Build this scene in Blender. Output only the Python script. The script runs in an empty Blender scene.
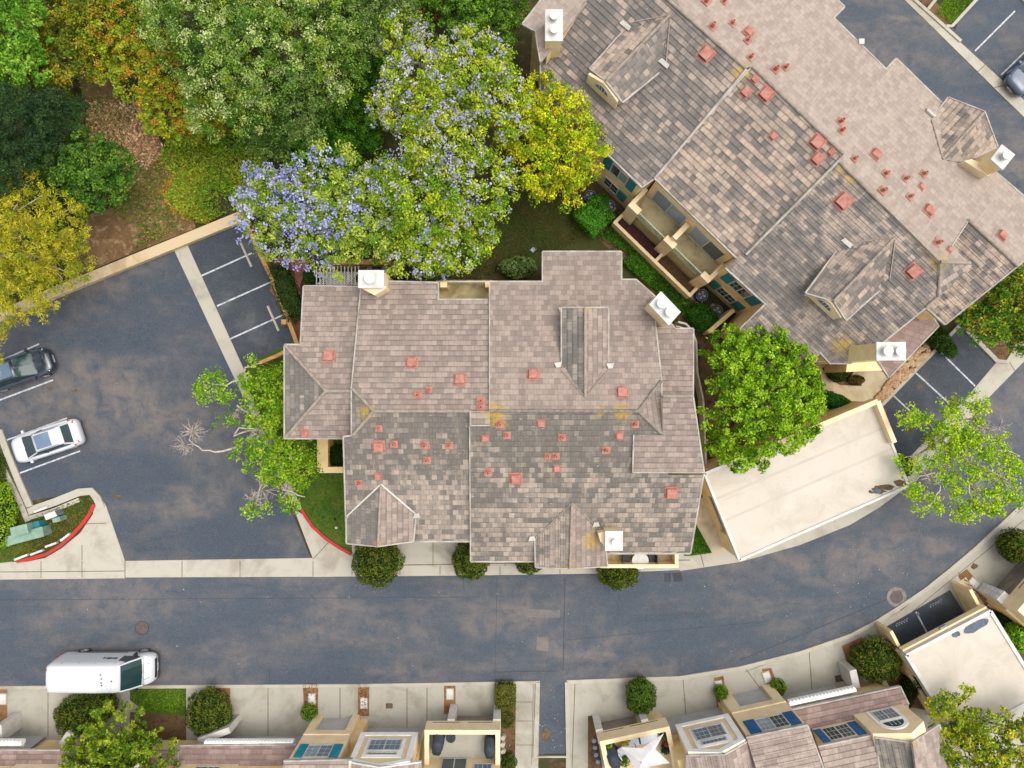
import bpy, bmesh, math, random
import numpy as np
from mathutils import Vector, Matrix, Quaternion

random.seed(7)
RNG = np.random.default_rng(11)
H, F = 47.0, 705.0
scene = bpy.context.scene
COL = scene.collection


def P(px, py, z=0.0):
    k = (H - z) / F
    return Vector(((px - 512) * k, (384 - py) * k, z))


def lin(r, g, b, k=1.0):
    def f(c):
        c /= 255.0
        return (c / 12.92 if c <= 0.04045 else ((c + 0.055) / 1.055) ** 2.4) * k
    return (f(r), f(g), f(b), 1.0)


# ------------------------------------------------------------------ materials
class NT:
    def __init__(s, name):
        s.mat = bpy.data.materials.new(name)
        s.mat.use_nodes = True
        s.t = s.mat.node_tree
        s.b = s.t.nodes['Principled BSDF']
        s.b.inputs['Roughness'].default_value = 0.8
        s.b.inputs['Specular IOR Level'].default_value = 0.3

    def put(s, sock, v):
        if hasattr(v, 'is_output') or isinstance(v, bpy.types.NodeSocket):
            s.t.links.new(v, sock)
        else:
            sock.default_value = v

    def obj(s):
        return s.t.nodes.new('ShaderNodeTexCoord').outputs['Object']

    def uv(s):
        return s.t.nodes.new('ShaderNodeTexCoord').outputs['UV']

    def mapping(s, v, scale=(1, 1, 1), rot=(0, 0, 0), loc=(0, 0, 0)):
        n = s.t.nodes.new('ShaderNodeMapping')
        s.put(n.inputs[0], v)
        n.inputs['Scale'].default_value = scale
        n.inputs['Rotation'].default_value = rot
        n.inputs['Location'].default_value = loc
        return n.outputs[0]

    def noise(s, v, scale, detail=4, rough=0.55, dist=0.0):
        n = s.t.nodes.new('ShaderNodeTexNoise')
        s.put(n.inputs['Vector'], v)
        n.inputs['Scale'].default_value = scale
        n.inputs['Detail'].default_value = detail
        n.inputs['Roughness'].default_value = rough
        n.inputs['Distortion'].default_value = dist
        return n.outputs['Fac']

    def vor(s, v, scale, feature='F1', out='Distance'):
        n = s.t.nodes.new('ShaderNodeTexVoronoi')
        n.feature = feature
        s.put(n.inputs['Vector'], v)
        n.inputs['Scale'].default_value = scale
        return n.outputs[out]

    def white(s, v):
        n = s.t.nodes.new('ShaderNodeTexWhiteNoise')
        n.noise_dimensions = '3D'
        s.put(n.inputs['Vector'], v)
        return n.outputs['Value']

    def math(s, op, a, b=0.0, c=0.0, clamp=False):
        n = s.t.nodes.new('ShaderNodeMath')
        n.operation = op
        n.use_clamp = clamp
        s.put(n.inputs[0], a)
        s.put(n.inputs[1], b)
        s.put(n.inputs[2], c)
        return n.outputs[0]

    def step(s, v, lo, hi):
        n = s.t.nodes.new('ShaderNodeMapRange')
        n.interpolation_type = 'SMOOTHSTEP'
        s.put(n.inputs['Value'], v)
        n.inputs['From Min'].default_value = lo
        n.inputs['From Max'].default_value = hi
        return n.outputs[0]

    def mix(s, f, a, b, mode='MIX'):
        n = s.t.nodes.new('ShaderNodeMix')
        n.data_type = 'RGBA'
        n.blend_type = mode
        s.put(n.inputs[0], f)
        s.put(n.inputs[6], a)
        s.put(n.inputs[7], b)
        return n.outputs[2]

    def sep(s, v):
        n = s.t.nodes.new('ShaderNodeSeparateXYZ')
        s.put(n.inputs[0], v)
        return n.outputs

    def comb(s, x, y, z):
        n = s.t.nodes.new('ShaderNodeCombineXYZ')
        s.put(n.inputs[0], x)
        s.put(n.inputs[1], y)
        s.put(n.inputs[2], z)
        return n.outputs[0]

    def bump(s, h, strength=0.3, dist=0.02):
        n = s.t.nodes.new('ShaderNodeBump')
        n.inputs['Strength'].default_value = strength
        n.inputs['Distance'].default_value = dist
        s.put(n.inputs['Height'], h)
        s.t.links.new(n.outputs[0], s.b.inputs['Normal'])

    def base(s, c, rough=None):
        s.put(s.b.inputs['Base Color'], c)
        if rough is not None:
            s.put(s.b.inputs['Roughness'], rough)
        return s.mat


def plain(name, c, c2=None, rough=0.7, scale=3.0, metal=0.0, fine=40.0, bump=0.15):
    m = NT(name)
    if c2 is None:
        c2 = tuple(x * 0.8 for x in c[:3]) + (1,)
    o = m.obj()
    f = m.step(m.noise(o, scale, 5, 0.6), 0.35, 0.7)
    col = m.mix(f, c, c2)
    g = m.noise(o, fine, 3)
    col = m.mix(m.math('MULTIPLY', g, 0.18), col, tuple(x * 0.55 for x in c[:3]) + (1,))
    m.b.inputs['Metallic'].default_value = metal
    if bump:
        m.bump(g, bump, 0.01)
    return m.base(col, rough)


def asphalt(name, c_blue, c_worn, worn=0.5, stretch=(0.16, 0.38, 1), rot=0.0, loc=(0, 0, 0), contrast=1.0):  # c_blue: sealcoat tone with the sky's blue reflection mixed into the colour
    m = NT(name)
    o = m.obj()
    v = m.mapping(o, stretch, (0, 0, rot), loc)
    big = m.noise(v, 1.0, 6, 0.62, 0.35)
    f = m.step(big, 0.54 - worn * 0.25, 0.80 - worn * 0.25)
    mid = m.noise(m.mapping(o, (0.9, 0.9, 1), (0, 0, rot)), 1.0, 5, 0.6, 0.4)
    f = m.math('MULTIPLY', f, m.step(mid, 0.2, 0.7))
    col = m.mix(m.math('MULTIPLY', f, contrast), c_blue, c_worn)
    # dark oily sealcoat streaks
    st = m.noise(m.mapping(o, (stretch[0] * 0.9, stretch[1] * 3.2, 1), (0, 0, rot), (3, 7, 0)), 1.0, 5, 0.6, 0.6)
    col = m.mix(m.math('MULTIPLY', m.step(st, 0.55, 0.75), 0.45), col, tuple(x * 0.62 for x in c_blue[:3]) + (1,))
    md = m.noise(m.mapping(o, (1.1, 1.6, 1), (0, 0, rot), (2, 5, 0)), 1.0, 6, 0.68, 0.5)
    col = m.mix(m.math('MULTIPLY', m.step(md, 0.5, 0.76), 0.3), col, tuple(x * 0.8 for x in c_worn[:3]) + (1,))
    col = m.mix(m.math('MULTIPLY', m.math('SUBTRACT', 1.0, m.step(md, 0.28, 0.46)), 0.5), col, tuple(x * 0.7 for x in c_blue[:3]) + (1,))
    # grain of the stone
    g = m.noise(o, 28.0, 3, 0.7)
    col = m.mix(m.math('MULTIPLY', m.step(g, 0.45, 0.75), 0.30), col, lin(150, 146, 140, 1))
    g2 = m.noise(o, 60.0, 2, 0.7)
    col = m.mix(m.math('MULTIPLY', m.step(g2, 0.5, 0.75), 0.35), col, (0.02, 0.022, 0.025, 1))
    # a few crack lines
    w = m.mapping(m.mix(0.35, o, m.mapping(o, (1, 1, 1))), (0.12, 0.2, 1), (0, 0, rot + 0.3))
    wn = m.t.nodes.new('ShaderNodeVectorMath')
    wn.operation = 'ADD'
    m.put(wn.inputs[0], w)
    nz = m.t.nodes.new('ShaderNodeTexNoise')
    nz.inputs['Scale'].default_value = 0.8
    nz.inputs['Detail'].default_value = 5
    m.put(nz.inputs['Vector'], o)
    sc = m.t.nodes.new('ShaderNodeVectorMath')
    sc.operation = 'SCALE'
    m.put(sc.inputs[0], nz.outputs['Color'])
    sc.inputs['Scale'].default_value = 0.45
    m.put(wn.inputs[1], sc.outputs[0])
    cr = m.vor(wn.outputs[0], 1.0, 'DISTANCE_TO_EDGE')
    line = m.math('SUBTRACT', 1.0, m.step(cr, 0.002, 0.011))
    line = m.math('MULTIPLY', line, m.step(mid, 0.48, 0.6))
    col = m.mix(m.math('MULTIPLY', line, 0.22), col, (0.02, 0.021, 0.024, 1))
    m.bump(g, 0.25, 0.01)
    m.b.inputs['Specular IOR Level'].default_value = 0.35
    return m.base(col, 0.78)


def concrete(name, c, c_stain, k=1.0):
    m = NT(name)
    o = m.obj()
    a = m.noise(o, 0.9, 6, 0.65, 0.5)
    b = m.noise(m.mapping(o, (1, 1, 1), (0, 0, 0), (9, 4, 0)), 0.35, 5, 0.6, 0.6)
    col = m.mix(m.math('MULTIPLY', m.step(a, 0.45, 0.8), 0.75 * k), c, c_stain)
    col = m.mix(m.math('MULTIPLY', m.step(b, 0.5, 0.72), 0.6 * k), col, tuple(x * 0.72 for x in c_stain[:3]) + (1,))
    g = m.noise(o, 35.0, 3, 0.7)
    col = m.mix(m.math('MULTIPLY', m.step(g, 0.5, 0.8), 0.25), col, tuple(x * 0.5 for x in c_stain[:3]) + (1,))
    m.bump(g, 0.15, 0.01)
    return m.base(col, 0.85)


def soil(name, cols, scale=1.0):
    m = NT(name)
    o = m.obj()
    a = m.noise(o, 0.5 * scale, 6, 0.65, 0.6)
    b = m.noise(m.mapping(o, (1, 1, 1), (0, 0, 0), (5, 2, 0)), 1.6 * scale, 6, 0.65, 0.4)
    c = m.noise(o, 12.0, 4, 0.7)
    col = m.mix(m.step(a, 0.38, 0.62), cols[0], cols[1])
    col = m.mix(m.step(b, 0.5, 0.66), col, cols[2])
    col = m.mix(m.math('MULTIPLY', m.step(c, 0.45, 0.7), 0.5), col, cols[3])
    m.bump(c, 0.6, 0.05)
    return m.base(col, 0.95)


def tiles(name, light, mid, dark, seed, dark_frac=0.45, contrast=1.0, lichen=(), moss=0.5, expo=0.32, spread=1.0, nose=0.5, run=0.65, band=None, dash=0.0):
    m = NT(name)
    uv = m.sep(m.uv())
    o = m.obj()
    course = m.math('FLOOR', m.math('DIVIDE', uv[1], expo))
    odd = m.math('MULTIPLY', m.math('MODULO', m.math('ABSOLUTE', course), 2.0), 0.5)
    uu = m.math('ADD', m.math('DIVIDE', uv[0], 0.33), odd)
    t = m.math('FLOOR', uu)
    r1 = m.white(m.comb(t, course, seed))
    hs = m.math('MULTIPLY', m.white(m.comb(course, 3.7, seed)), 5.0)
    t2 = m.math('FLOOR', m.math('ADD', m.math('DIVIDE', uu, 2.6), hs))
    r2 = m.white(m.comb(t2, course, seed + 5.0))
    r3 = m.white(m.comb(t, course, seed + 9.0))
    big = m.noise(o, 0.28, 5, 0.6, 0.5)
    r = m.math('ADD', m.math('MULTIPLY', r1, 1.0 - run), m.math('MULTIPLY', r2, run))
    r = m.math('ADD', r, m.math('MULTIPLY', m.math('SUBTRACT', big, 0.5), 1.6 * moss))
    if band:
        # algae-dark zone under the ridge: shape set by the distance from the ridge line (y0, depth) and noise
        yy = m.sep(o)[1]
        dd = m.math('DIVIDE', m.math('SUBTRACT', band[0], yy), band[1])
        dd = m.math('ADD', dd, m.math('MULTIPLY', m.math('SUBTRACT', m.noise(o, 0.5, 5, 0.6, 0.4), 0.5), 1.5))
        r = m.math('ADD', r, m.math('MULTIPLY', m.math('SUBTRACT', m.step(dd, 0.2, 1.1), 0.62), 0.42))
    s1 = m.step(r, dark_frac - 0.12 * spread, dark_frac + 0.16 * spread)
    col = m.mix(s1, dark, mid)
    s2 = m.step(r, dark_frac + 0.12, dark_frac + 0.42)
    col = m.mix(s2, col, light)
    col = m.mix(m.math('MULTIPLY', r3, 0.22 * contrast), col, tuple(x * 0.45 for x in dark[:3]) + (1,))
    # weathering within a tile
    w = m.noise(m.mapping(o, (1, 1, 1), (0, 0, 0), (1, 1, 1)), 9.0, 5, 0.7)
    col = m.mix(m.math('MULTIPLY', m.step(w, 0.45, 0.7), 0.35), col, tuple(x * 0.6 for x in dark[:3]) + (1,))
    w2 = m.noise(o, 5.0, 5, 0.7)
    pale = m.math('MULTIPLY', m.step(w2, 0.62, 0.72), 0.4 * moss)
    col = m.mix(pale, col, lin(190, 186, 172))
    st = m.noise(m.mapping(m.uv(), (2.2, 0.22, 1)), 1.0, 5, 0.65, 0.3)
    col = m.mix(m.math('MULTIPLY', m.step(st, 0.45, 0.75), 0.4), col, tuple(x * 0.62 for x in dark[:3]) + (1,))
    st2 = m.noise(m.mapping(m.uv(), (1.3, 0.15, 1), (0, 0, 0), (7, 3, 0)), 1.0, 5, 0.65, 0.3)
    col = m.mix(m.math('MULTIPLY', m.step(st2, 0.5, 0.8), 0.3), col, tuple(x * 1.12 for x in light[:3]) + (1,))
    if dash:
        dn = m.noise(m.mapping(m.uv(), (3.2, 9.0, 1), (0, 0, 0), (2, 9, 0)), 1.0, 4, 0.7)
        dm = m.math('MULTIPLY', m.step(dn, 0.6, 0.68), m.step(m.noise(o, 0.45, 4, 0.6, 0.5), 0.42, 0.62))
        col = m.mix(m.math('MULTIPLY', dm, dash), col, lin(206, 200, 188, .8))
    # joint between neighbouring tiles
    fr = m.math('FRACT', uu)
    j = m.math('MAXIMUM', m.math('SUBTRACT', 1.0, m.step(fr, 0.015, 0.05)), m.step(fr, 0.955, 0.99))
    col = m.mix(m.math('MULTIPLY', j, 0.55 * contrast), col, tuple(x * 0.35 for x in dark[:3]) + (1,))
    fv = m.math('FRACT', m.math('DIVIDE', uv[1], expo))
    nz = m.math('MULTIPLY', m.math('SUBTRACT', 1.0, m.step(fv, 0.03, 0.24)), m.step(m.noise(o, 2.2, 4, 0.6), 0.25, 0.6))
    col = m.mix(m.math('MULTIPLY', nz, nose), col, tuple(x * 0.5 for x in dark[:3]) + (1,))  # dark band on each course edge: grime plus headlap shadow put into colour
    # orange lichen patches
    for (c, rad) in lichen:
        d = m.t.nodes.new('ShaderNodeVectorMath')
        d.operation = 'DISTANCE'
        m.put(d.inputs[0], o)
        d.inputs[1].default_value = tuple(c)
        rad = rad * 0.95
        nn = m.math('MULTIPLY', m.math('SUBTRACT', m.noise(o, 4.5, 6, 0.75), 0.5), 2.6 * rad)
        msk = m.math('SUBTRACT', 1.0, m.step(m.math('ADD', d.outputs['Value'], nn), rad * 0.1, rad * 0.9))
        msk = m.math('MULTIPLY', msk, m.step(m.noise(o, 14.0, 3, 0.7), 0.32, 0.5))
        col = m.mix(m.math('MULTIPLY', msk, 0.8), col, m.mix(m.noise(o, 7.0, 2), lin(196, 160, 48, .85), lin(164, 138, 62, .8)))
    m.bump(w, 0.35, 0.01)
    return m.base(col, 0.88)


def leafmat(name, trans=0.3):
    m = NT(name)
    a = m.t.nodes.new('ShaderNodeAttribute')
    a.attribute_name = 'Col'
    m.put(m.b.inputs['Base Color'], a.outputs['Color'])
    m.b.inputs['Roughness'].default_value = 0.7
    m.b.inputs['Specular IOR Level'].default_value = 0.12
    tr = m.t.nodes.new('ShaderNodeBsdfTranslucent')
    m.put(tr.inputs['Color'], a.outputs['Color'])
    mx = m.t.nodes.new('ShaderNodeMixShader')
    mx.inputs[0].default_value = trans
    out = m.t.nodes['Material Output']
    m.t.links.new(m.b.outputs[0], mx.inputs[1])
    m.t.links.new(tr.outputs[0], mx.inputs[2])
    m.t.links.new(mx.outputs[0], out.inputs['Surface'])
    return m.mat


def glass(name, c=(0.03, 0.045, 0.05, 1), rough=0.08):
    m = NT(name)
    o = m.obj()
    f = m.noise(o, 0.8, 3)
    m.b.inputs['Specular IOR Level'].default_value = 0.5
    return m.base(m.mix(f, c, tuple(x * 2.0 for x in c[:3]) + (1,)), rough)


def paint(name, c, rough=0.3, coat=0.5):
    m = NT(name)
    o = m.obj()
    f = m.noise(o, 2.0, 4, 0.6)
    col = m.mix(m.math('MULTIPLY', f, 0.25), c, tuple(x * 0.8 for x in c[:3]) + (1,))
    m.b.inputs['Coat Weight'].default_value = coat
    m.b.inputs['Coat Roughness'].default_value = 0.08
    m.b.inputs['Specular IOR Level'].default_value = 0.5
    return m.base(col, rough)


def membrane(name):
    m = NT(name)
    o = m.obj()
    a = m.noise(o, 0.5, 6, 0.65, 0.6)
    col = m.mix(m.step(a, 0.4, 0.72), lin(216, 206, 190, 0.72), lin(204, 192, 174, 0.7))
    b = m.noise(o, 4.0, 6, 0.7, 0.5)
    col = m.mix(m.math('MULTIPLY', m.step(b, 0.56, 0.74), 0.32), col, lin(176, 162, 142, 0.7))
    g = m.noise(o, 25, 3)
    col = m.mix(m.math('MULTIPLY', m.step(g, 0.62, 0.72), 0.4), col, lin(150, 135, 115, 0.8))
    m.bump(b, 0.2, 0.02)
    return m.base(col, 0.8)


MT = {}
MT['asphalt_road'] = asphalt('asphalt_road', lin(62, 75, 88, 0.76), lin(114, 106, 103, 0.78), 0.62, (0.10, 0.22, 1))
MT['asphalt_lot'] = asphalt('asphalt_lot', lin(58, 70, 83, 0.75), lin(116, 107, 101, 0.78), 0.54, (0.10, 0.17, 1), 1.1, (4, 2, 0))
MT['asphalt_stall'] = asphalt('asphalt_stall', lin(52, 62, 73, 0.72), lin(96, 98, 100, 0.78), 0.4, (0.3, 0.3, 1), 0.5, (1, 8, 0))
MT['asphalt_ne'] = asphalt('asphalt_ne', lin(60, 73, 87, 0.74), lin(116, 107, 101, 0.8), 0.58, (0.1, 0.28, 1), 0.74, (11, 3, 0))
MT['concrete'] = concrete('concrete', lin(198, 191, 174, 0.69), lin(172, 161, 138, 0.67))
MT['concrete_drive'] = concrete('concrete_drive', lin(193, 187, 171, 0.67), lin(164, 155, 134, 0.65))
MT['concrete_warm'] = concrete('concrete_warm', lin(204, 182, 146, 0.84), lin(172, 146, 108, 0.8))
MT['concrete_old'] = concrete('concrete_old', lin(196, 180, 150, 0.8), lin(164, 142, 106, 0.75))
MT['deck'] = concrete('deck', lin(196, 180, 138, 0.8), lin(118, 104, 54, 0.68), 1.3)
MT['stucco'] = plain('stucco', lin(238, 212, 160, 0.92), lin(226, 194, 138, 0.9), 0.9, 1.2, fine=18)
MT['stucco_pale'] = plain('stucco_pale', lin(238, 216, 176, 0.9), lin(228, 202, 158, 0.88), 0.9, 1.2, fine=18)
MT['timber'] = plain('timber', lin(206, 160, 106, 0.8), lin(176, 130, 78, 0.75), 0.9, 2.0)
MT['white_shade_lift'] = plain('white_shade_lift', lin(246, 244, 240, 0.95), lin(236, 233, 227, 0.93), 0.6, 1.5)  # white trim lightened in colour to offset shade on north-facing fronts
MT['trim'] = plain('trim', lin(222, 216, 205, 0.76), lin(200, 192, 180, 0.74), 0.6, 1.5)
MT['gutter'] = plain('gutter', lin(192, 184, 172, 0.76), lin(156, 147, 135, 0.72), 0.6, 1.5)
MT['white'] = plain('white', lin(228, 225, 218, 0.75), lin(210, 205, 196, 0.72), 0.6, 1.5)
MT['garage'] = plain('garage', lin(186, 184, 182, 0.85), lin(170, 168, 168, 0.85), 0.6, 1.0)
MT['garage_brown'] = plain('garage_brown', lin(160, 146, 132, 0.85), lin(140, 128, 116, 0.8), 0.6, 1.0)
MT['teal'] = plain('teal', lin(46, 132, 136, 0.8), lin(38, 112, 120, 0.8), 0.6, 1.0)
MT['blue'] = plain('blue', lin(48, 108, 158, 0.8), lin(38, 88, 136, 0.8), 0.6, 1.0)
MT['turq'] = plain('turq', lin(30, 150, 172, 0.8), lin(26, 126, 150, 0.8), 0.6, 1.0)
MT['terra'] = plain('terra', lin(196, 140, 124, 0.74), lin(174, 108, 92, 0.72), 0.85, 3.5, fine=12)
MT['terra_dark'] = plain('terra_dark', lin(150, 72, 56, 0.8), lin(110, 52, 42, 0.8), 0.8, 2.5)
MT['black'] = plain('black', (0.02, 0.021, 0.024, 1), (0.035, 0.036, 0.04, 1), 0.6, 2.0)
MT['cover'] = plain('cover', lin(66, 72, 82, 0.8), lin(48, 53, 62, 0.8), 0.7, 3.0)
MT['steel'] = plain('steel', lin(150, 156, 166, 0.8), lin(110, 116, 128, 0.8), 0.45, 2.0, 0.3)
MT['acgrey'] = plain('acgrey', lin(66, 80, 94, 0.7), lin(46, 58, 70, 0.7), 0.5, 2.0, 0.2)
MT['collar'] = plain('collar', lin(150, 142, 136, .72), lin(116, 112, 110, .7), .9, 3.0)
MT['green_metal'] = plain('green_metal', lin(150, 178, 156, 0.72), lin(126, 152, 132, 0.7), 0.5, 1.5)
MT['red_paint'] = plain('red_paint', lin(206, 50, 42, 0.75), lin(168, 66, 56, 0.7), 0.7, 2.5)
MT['line'] = plain('line', lin(220, 221, 222, 0.74), lin(150, 154, 160, 0.74), 0.8, 4.5, fine=14)
MT['line_worn'] = plain('line_worn', lin(180, 182, 186, 0.8), lin(120, 124, 132, 0.8), 0.8, 2.6, fine=9)
MT['joint'] = plain('joint', lin(130, 118, 96, 0.7), lin(104, 94, 76, 0.7), 0.9, 2.0)
MT['seam'] = plain('seam', lin(58, 62, 70, 0.8), lin(70, 74, 82, 0.8), 0.8, 0.6)
MT['iron'] = plain('iron', lin(110, 96, 92, 0.7), lin(86, 78, 78, 0.7), 0.7, 4.0)
MT['mulch'] = soil('mulch', [lin(98, 74, 50, 0.6), lin(124, 96, 64, 0.65), lin(76, 56, 40, 0.6), lin(150, 120, 84, 0.7)])
MT['mulch_red'] = soil('mulch_red', [lin(138, 96, 62, 0.7), lin(156, 116, 76, 0.7), lin(108, 74, 50, 0.7), lin(176, 140, 100, 0.7)])
MT['paver_red'] = soil('paver_red', [lin(168, 110, 98, 0.7), lin(150, 98, 88, 0.7), lin(128, 84, 76, 0.7), lin(186, 136, 120, 0.7)], 2.0)
MT['maroon'] = soil('maroon', [lin(84, 48, 48, 0.7), lin(74, 42, 42, 0.7), lin(94, 56, 52, 0.7), lin(66, 38, 38, 0.7)], 2.0)
MT['ground'] = soil('ground', [lin(84, 72, 44, 0.6), lin(70, 74, 38, 0.6), lin(112, 88, 58, 0.65), lin(60, 56, 34, 0.6)])
MT['hillside'] = soil('hillside', [lin(70, 74, 34, 0.6), lin(58, 66, 28, 0.6), lin(96, 84, 50, 0.65), lin(48, 50, 26, 0.6)])
MT['bare_soil'] = soil('bare_soil', [lin(142, 110, 76, 0.75), lin(118, 90, 60, 0.7), lin(176, 144, 106, 0.8), lin(100, 76, 50, 0.65)])
MT['rail'] = plain('rail', lin(176, 182, 156, 0.8), lin(150, 160, 140, 0.8), 0.6)
MT['lawn'] = soil('lawn', [lin(92, 116, 34, 0.62), lin(74, 100, 28, 0.62), lin(110, 112, 44, 0.62), lin(56, 78, 22, 0.6)])
MT['lawn_dark'] = soil('lawn_dark', [lin(70, 84, 30, 0.6), lin(84, 80, 40, 0.6), lin(60, 76, 26, 0.6), lin(46, 54, 22, 0.6)])
MT['membrane'] = membrane('membrane')
MT['stain'] = plain('stain', lin(92, 102, 116, 0.8), lin(66, 70, 78, 0.8), 0.5, 3.0)
MT['stain_brown'] = plain('stain_brown', lin(120, 100, 76, 0.75), lin(84, 70, 54, 0.7), 0.9, 4.0)
MT['leaf'] = leafmat('leaf', 0.3)
MT['petal'] = leafmat('petal', 0.35)
MT['bark'] = plain('bark', lin(112, 96, 80, 0.7), lin(84, 72, 58, 0.7), 0.95, 5.0)
MT['bark_pale'] = plain('bark_pale', lin(202, 190, 176, 0.8), lin(168, 154, 140, 0.75), 0.95, 5.0)
MT['glass'] = glass('glass')
MT['glass_light'] = glass('glass_light', lin(140, 156, 162, 0.6), 0.15)
MT['glass_green'] = glass('glass_green', (0.008, 0.026, 0.026, 1), 0.06)
MT['glass_blue'] = glass('glass_blue', lin(96, 116, 132, 0.7), 0.12)
MT['car_white'] = paint('car_white', lin(228, 229, 231, 0.72))
MT['car_black'] = paint('car_black', (0.012, 0.02, 0.032, 1), 0.15, 1.0)
MT['car_blue'] = paint('car_blue', lin(78, 94, 116, 0.7))
MT['tyre'] = plain('tyre', (0.02, 0.02, 0.021, 1), (0.03, 0.03, 0.03, 1), 0.9)
MT['rim'] = plain('rim', lin(190, 192, 196, 0.8), lin(150, 152, 156, 0.8), 0.35, metal=0.6)
MT['lamp_red'] = paint('lamp_red', lin(190, 30, 40, 0.8), 0.2, 0.8)
MT['lamp_clear'] = paint('lamp_clear', lin(210, 216, 222, 0.8), 0.1, 1.0)
MT['rock'] = plain('rock', lin(206, 176, 136, 0.8), lin(166, 124, 88, 0.75), 0.9, 1.5)
MT['fabric'] = plain('fabric', lin(226, 222, 218, 0.72), lin(212, 206, 202, 0.72), 0.85, 1.5)
MT['cushion'] = plain('cushion', lin(220, 222, 228, 0.85), lin(204, 208, 216, 0.85), 0.85, 1.5)
MT['pot'] = plain('pot', lin(190, 92, 66, 0.8), lin(160, 74, 52, 0.8), 0.8, 2.0)


# ------------------------------------------------------------------ mesh helpers
class MB:
    def __init__(s):
        s.v, s.f, s.m, s.uvs = [], [], [], None

    def add(s, verts, faces, mi=0):
        b = len(s.v)
        s.v += [tuple(v) for v in verts]
        s.f += [tuple(i + b for i in f) for f in faces]
        s.m += [mi] * len(faces)
        return s

    def hexa(s, lo, hi, mi=0):
        return s.add(list(lo) + list(hi), [(3, 2, 1, 0), (4, 5, 6, 7), (0, 1, 5, 4), (1, 2, 6, 5), (2, 3, 7, 6), (3, 0, 4, 7)], mi)

    def box(s, x0, x1, y0, y1, z0, z1, mi=0):
        return s.hexa([(x0, y0, z0), (x1, y0, z0), (x1, y1, z0), (x0, y1, z0)], [(x0, y0, z1), (x1, y0, z1), (x1, y1, z1), (x0, y1, z1)], mi)

    def prism(s, lo, hi, mi=0):
        n = len(lo)
        fs = [tuple(range(n - 1, -1, -1)), tuple(range(n, 2 * n))]
        fs += [(i, (i + 1) % n, n + (i + 1) % n, n + i) for i in range(n)]
        return s.add(list(lo) + list(hi), fs, mi)

    def flat(s, poly, z0, z1, mi=0):
        poly = ccw(poly)
        return s.prism([(p[0], p[1], z0) for p in poly], [(p[0], p[1], z1) for p in poly], mi)

    def tube(s, pts, rad, n=6, mi=0, cap=True):
        pts = [Vector(p) for p in pts]
        if not hasattr(rad, '__len__'):
            rad = [rad] * len(pts)
        vs, fs = [], []
        ref = Vector((0.31, 0.17, 0.93))
        for i, p in enumerate(pts):
            d = (pts[min(i + 1, len(pts) - 1)] - pts[max(i - 1, 0)])
            d = d.normalized() if d.length > 1e-6 else Vector((0, 0, 1))
            a = d.cross(ref)
            a = a.normalized() if a.length > 1e-3 else d.orthogonal().normalized()
            b = d.cross(a)
            for k in range(n):
                t = 2 * math.pi * k / n
                vs.append(p + (a * math.cos(t) + b * math.sin(t)) * rad[i])
        for i in range(len(pts) - 1):
            for k in range(n):
                k2 = (k + 1) % n
                fs.append((i * n + k, i * n + k2, (i + 1) * n + k2, (i + 1) * n + k))
        if cap:
            fs.append(tuple(range(n - 1, -1, -1)))
            fs.append(tuple(range((len(pts) - 1) * n, len(pts) * n)))
        return s.add(vs, fs, mi)

    def cyl(s, c, r, z0, z1, n=16, mi=0, r1=None):
        r1 = r if r1 is None else r1
        lo = [(c[0] + r * math.cos(2 * math.pi * k / n), c[1] + r * math.sin(2 * math.pi * k / n), z0) for k in range(n)]
        hi = [(c[0] + r1 * math.cos(2 * math.pi * k / n), c[1] + r1 * math.sin(2 * math.pi * k / n), z1) for k in range(n)]
        return s.prism(lo, hi, mi)

    def build(s, name, mat, parent=None, smooth=False, bevel=0.0):
        me = bpy.data.meshes.new(name)
        me.from_pydata(s.v, [], s.f)
        for m in (mat if isinstance(mat, (list, tuple)) else [mat]):
            me.materials.append(MT[m] if isinstance(m, str) else m)
        if any(s.m):
            me.polygons.foreach_set('material_index', s.m)
        if smooth:
            me.polygons.foreach_set('use_smooth', [True] * len(me.polygons))
        me.validate()
        me.update()
        o = bpy.data.objects.new(name, me)
        COL.objects.link(o)
        if bevel:
            b = o.modifiers.new('bevel', 'BEVEL')
            b.width = bevel
            b.segments = 2
            b.limit_method = 'ANGLE'
        if parent is not None:
            setparent(o, parent)
        return o


def ccw(poly):
    a = sum(poly[i][0] * poly[(i + 1) % len(poly)][1] - poly[(i + 1) % len(poly)][0] * poly[i][1] for i in range(len(poly)))
    return list(poly) if a > 0 else list(reversed(poly))


ORIG = {}


def base_of(o):
    v = Vector((0, 0, 0))
    while o is not None:
        v += Vector(ORIG.get(o.name, (0, 0, 0)))
        o = o.parent
    return v


def setparent(o, parent):
    """o's mesh is in world coordinates; the thing's Empty only shifts."""
    o.parent = parent
    loc = ORIG.get(parent.name)
    if loc is not None and parent.name not in LOCAL:
        o.matrix_parent_inverse = Matrix.Translation(-Vector(loc))


LOCAL = set()


def thing(name, label, cat, loc, group=None, local=False, rz=0.0):
    o = bpy.data.objects.new(name, None)
    o.empty_display_size = 0.5
    COL.objects.link(o)
    o.location = loc
    o.rotation_euler = (0, 0, rz)
    ORIG[o.name] = tuple(loc)
    if local:
        LOCAL.add(o.name)
    o['label'] = label
    o['category'] = cat
    if group:
        o['group'] = group
    return o


def tag(o, label, cat, group=None):
    o['label'] = label
    o['category'] = cat
    if group:
        o['group'] = group
    return o


def struct(o, kind='structure'):
    o['kind'] = kind
    return o


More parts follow.
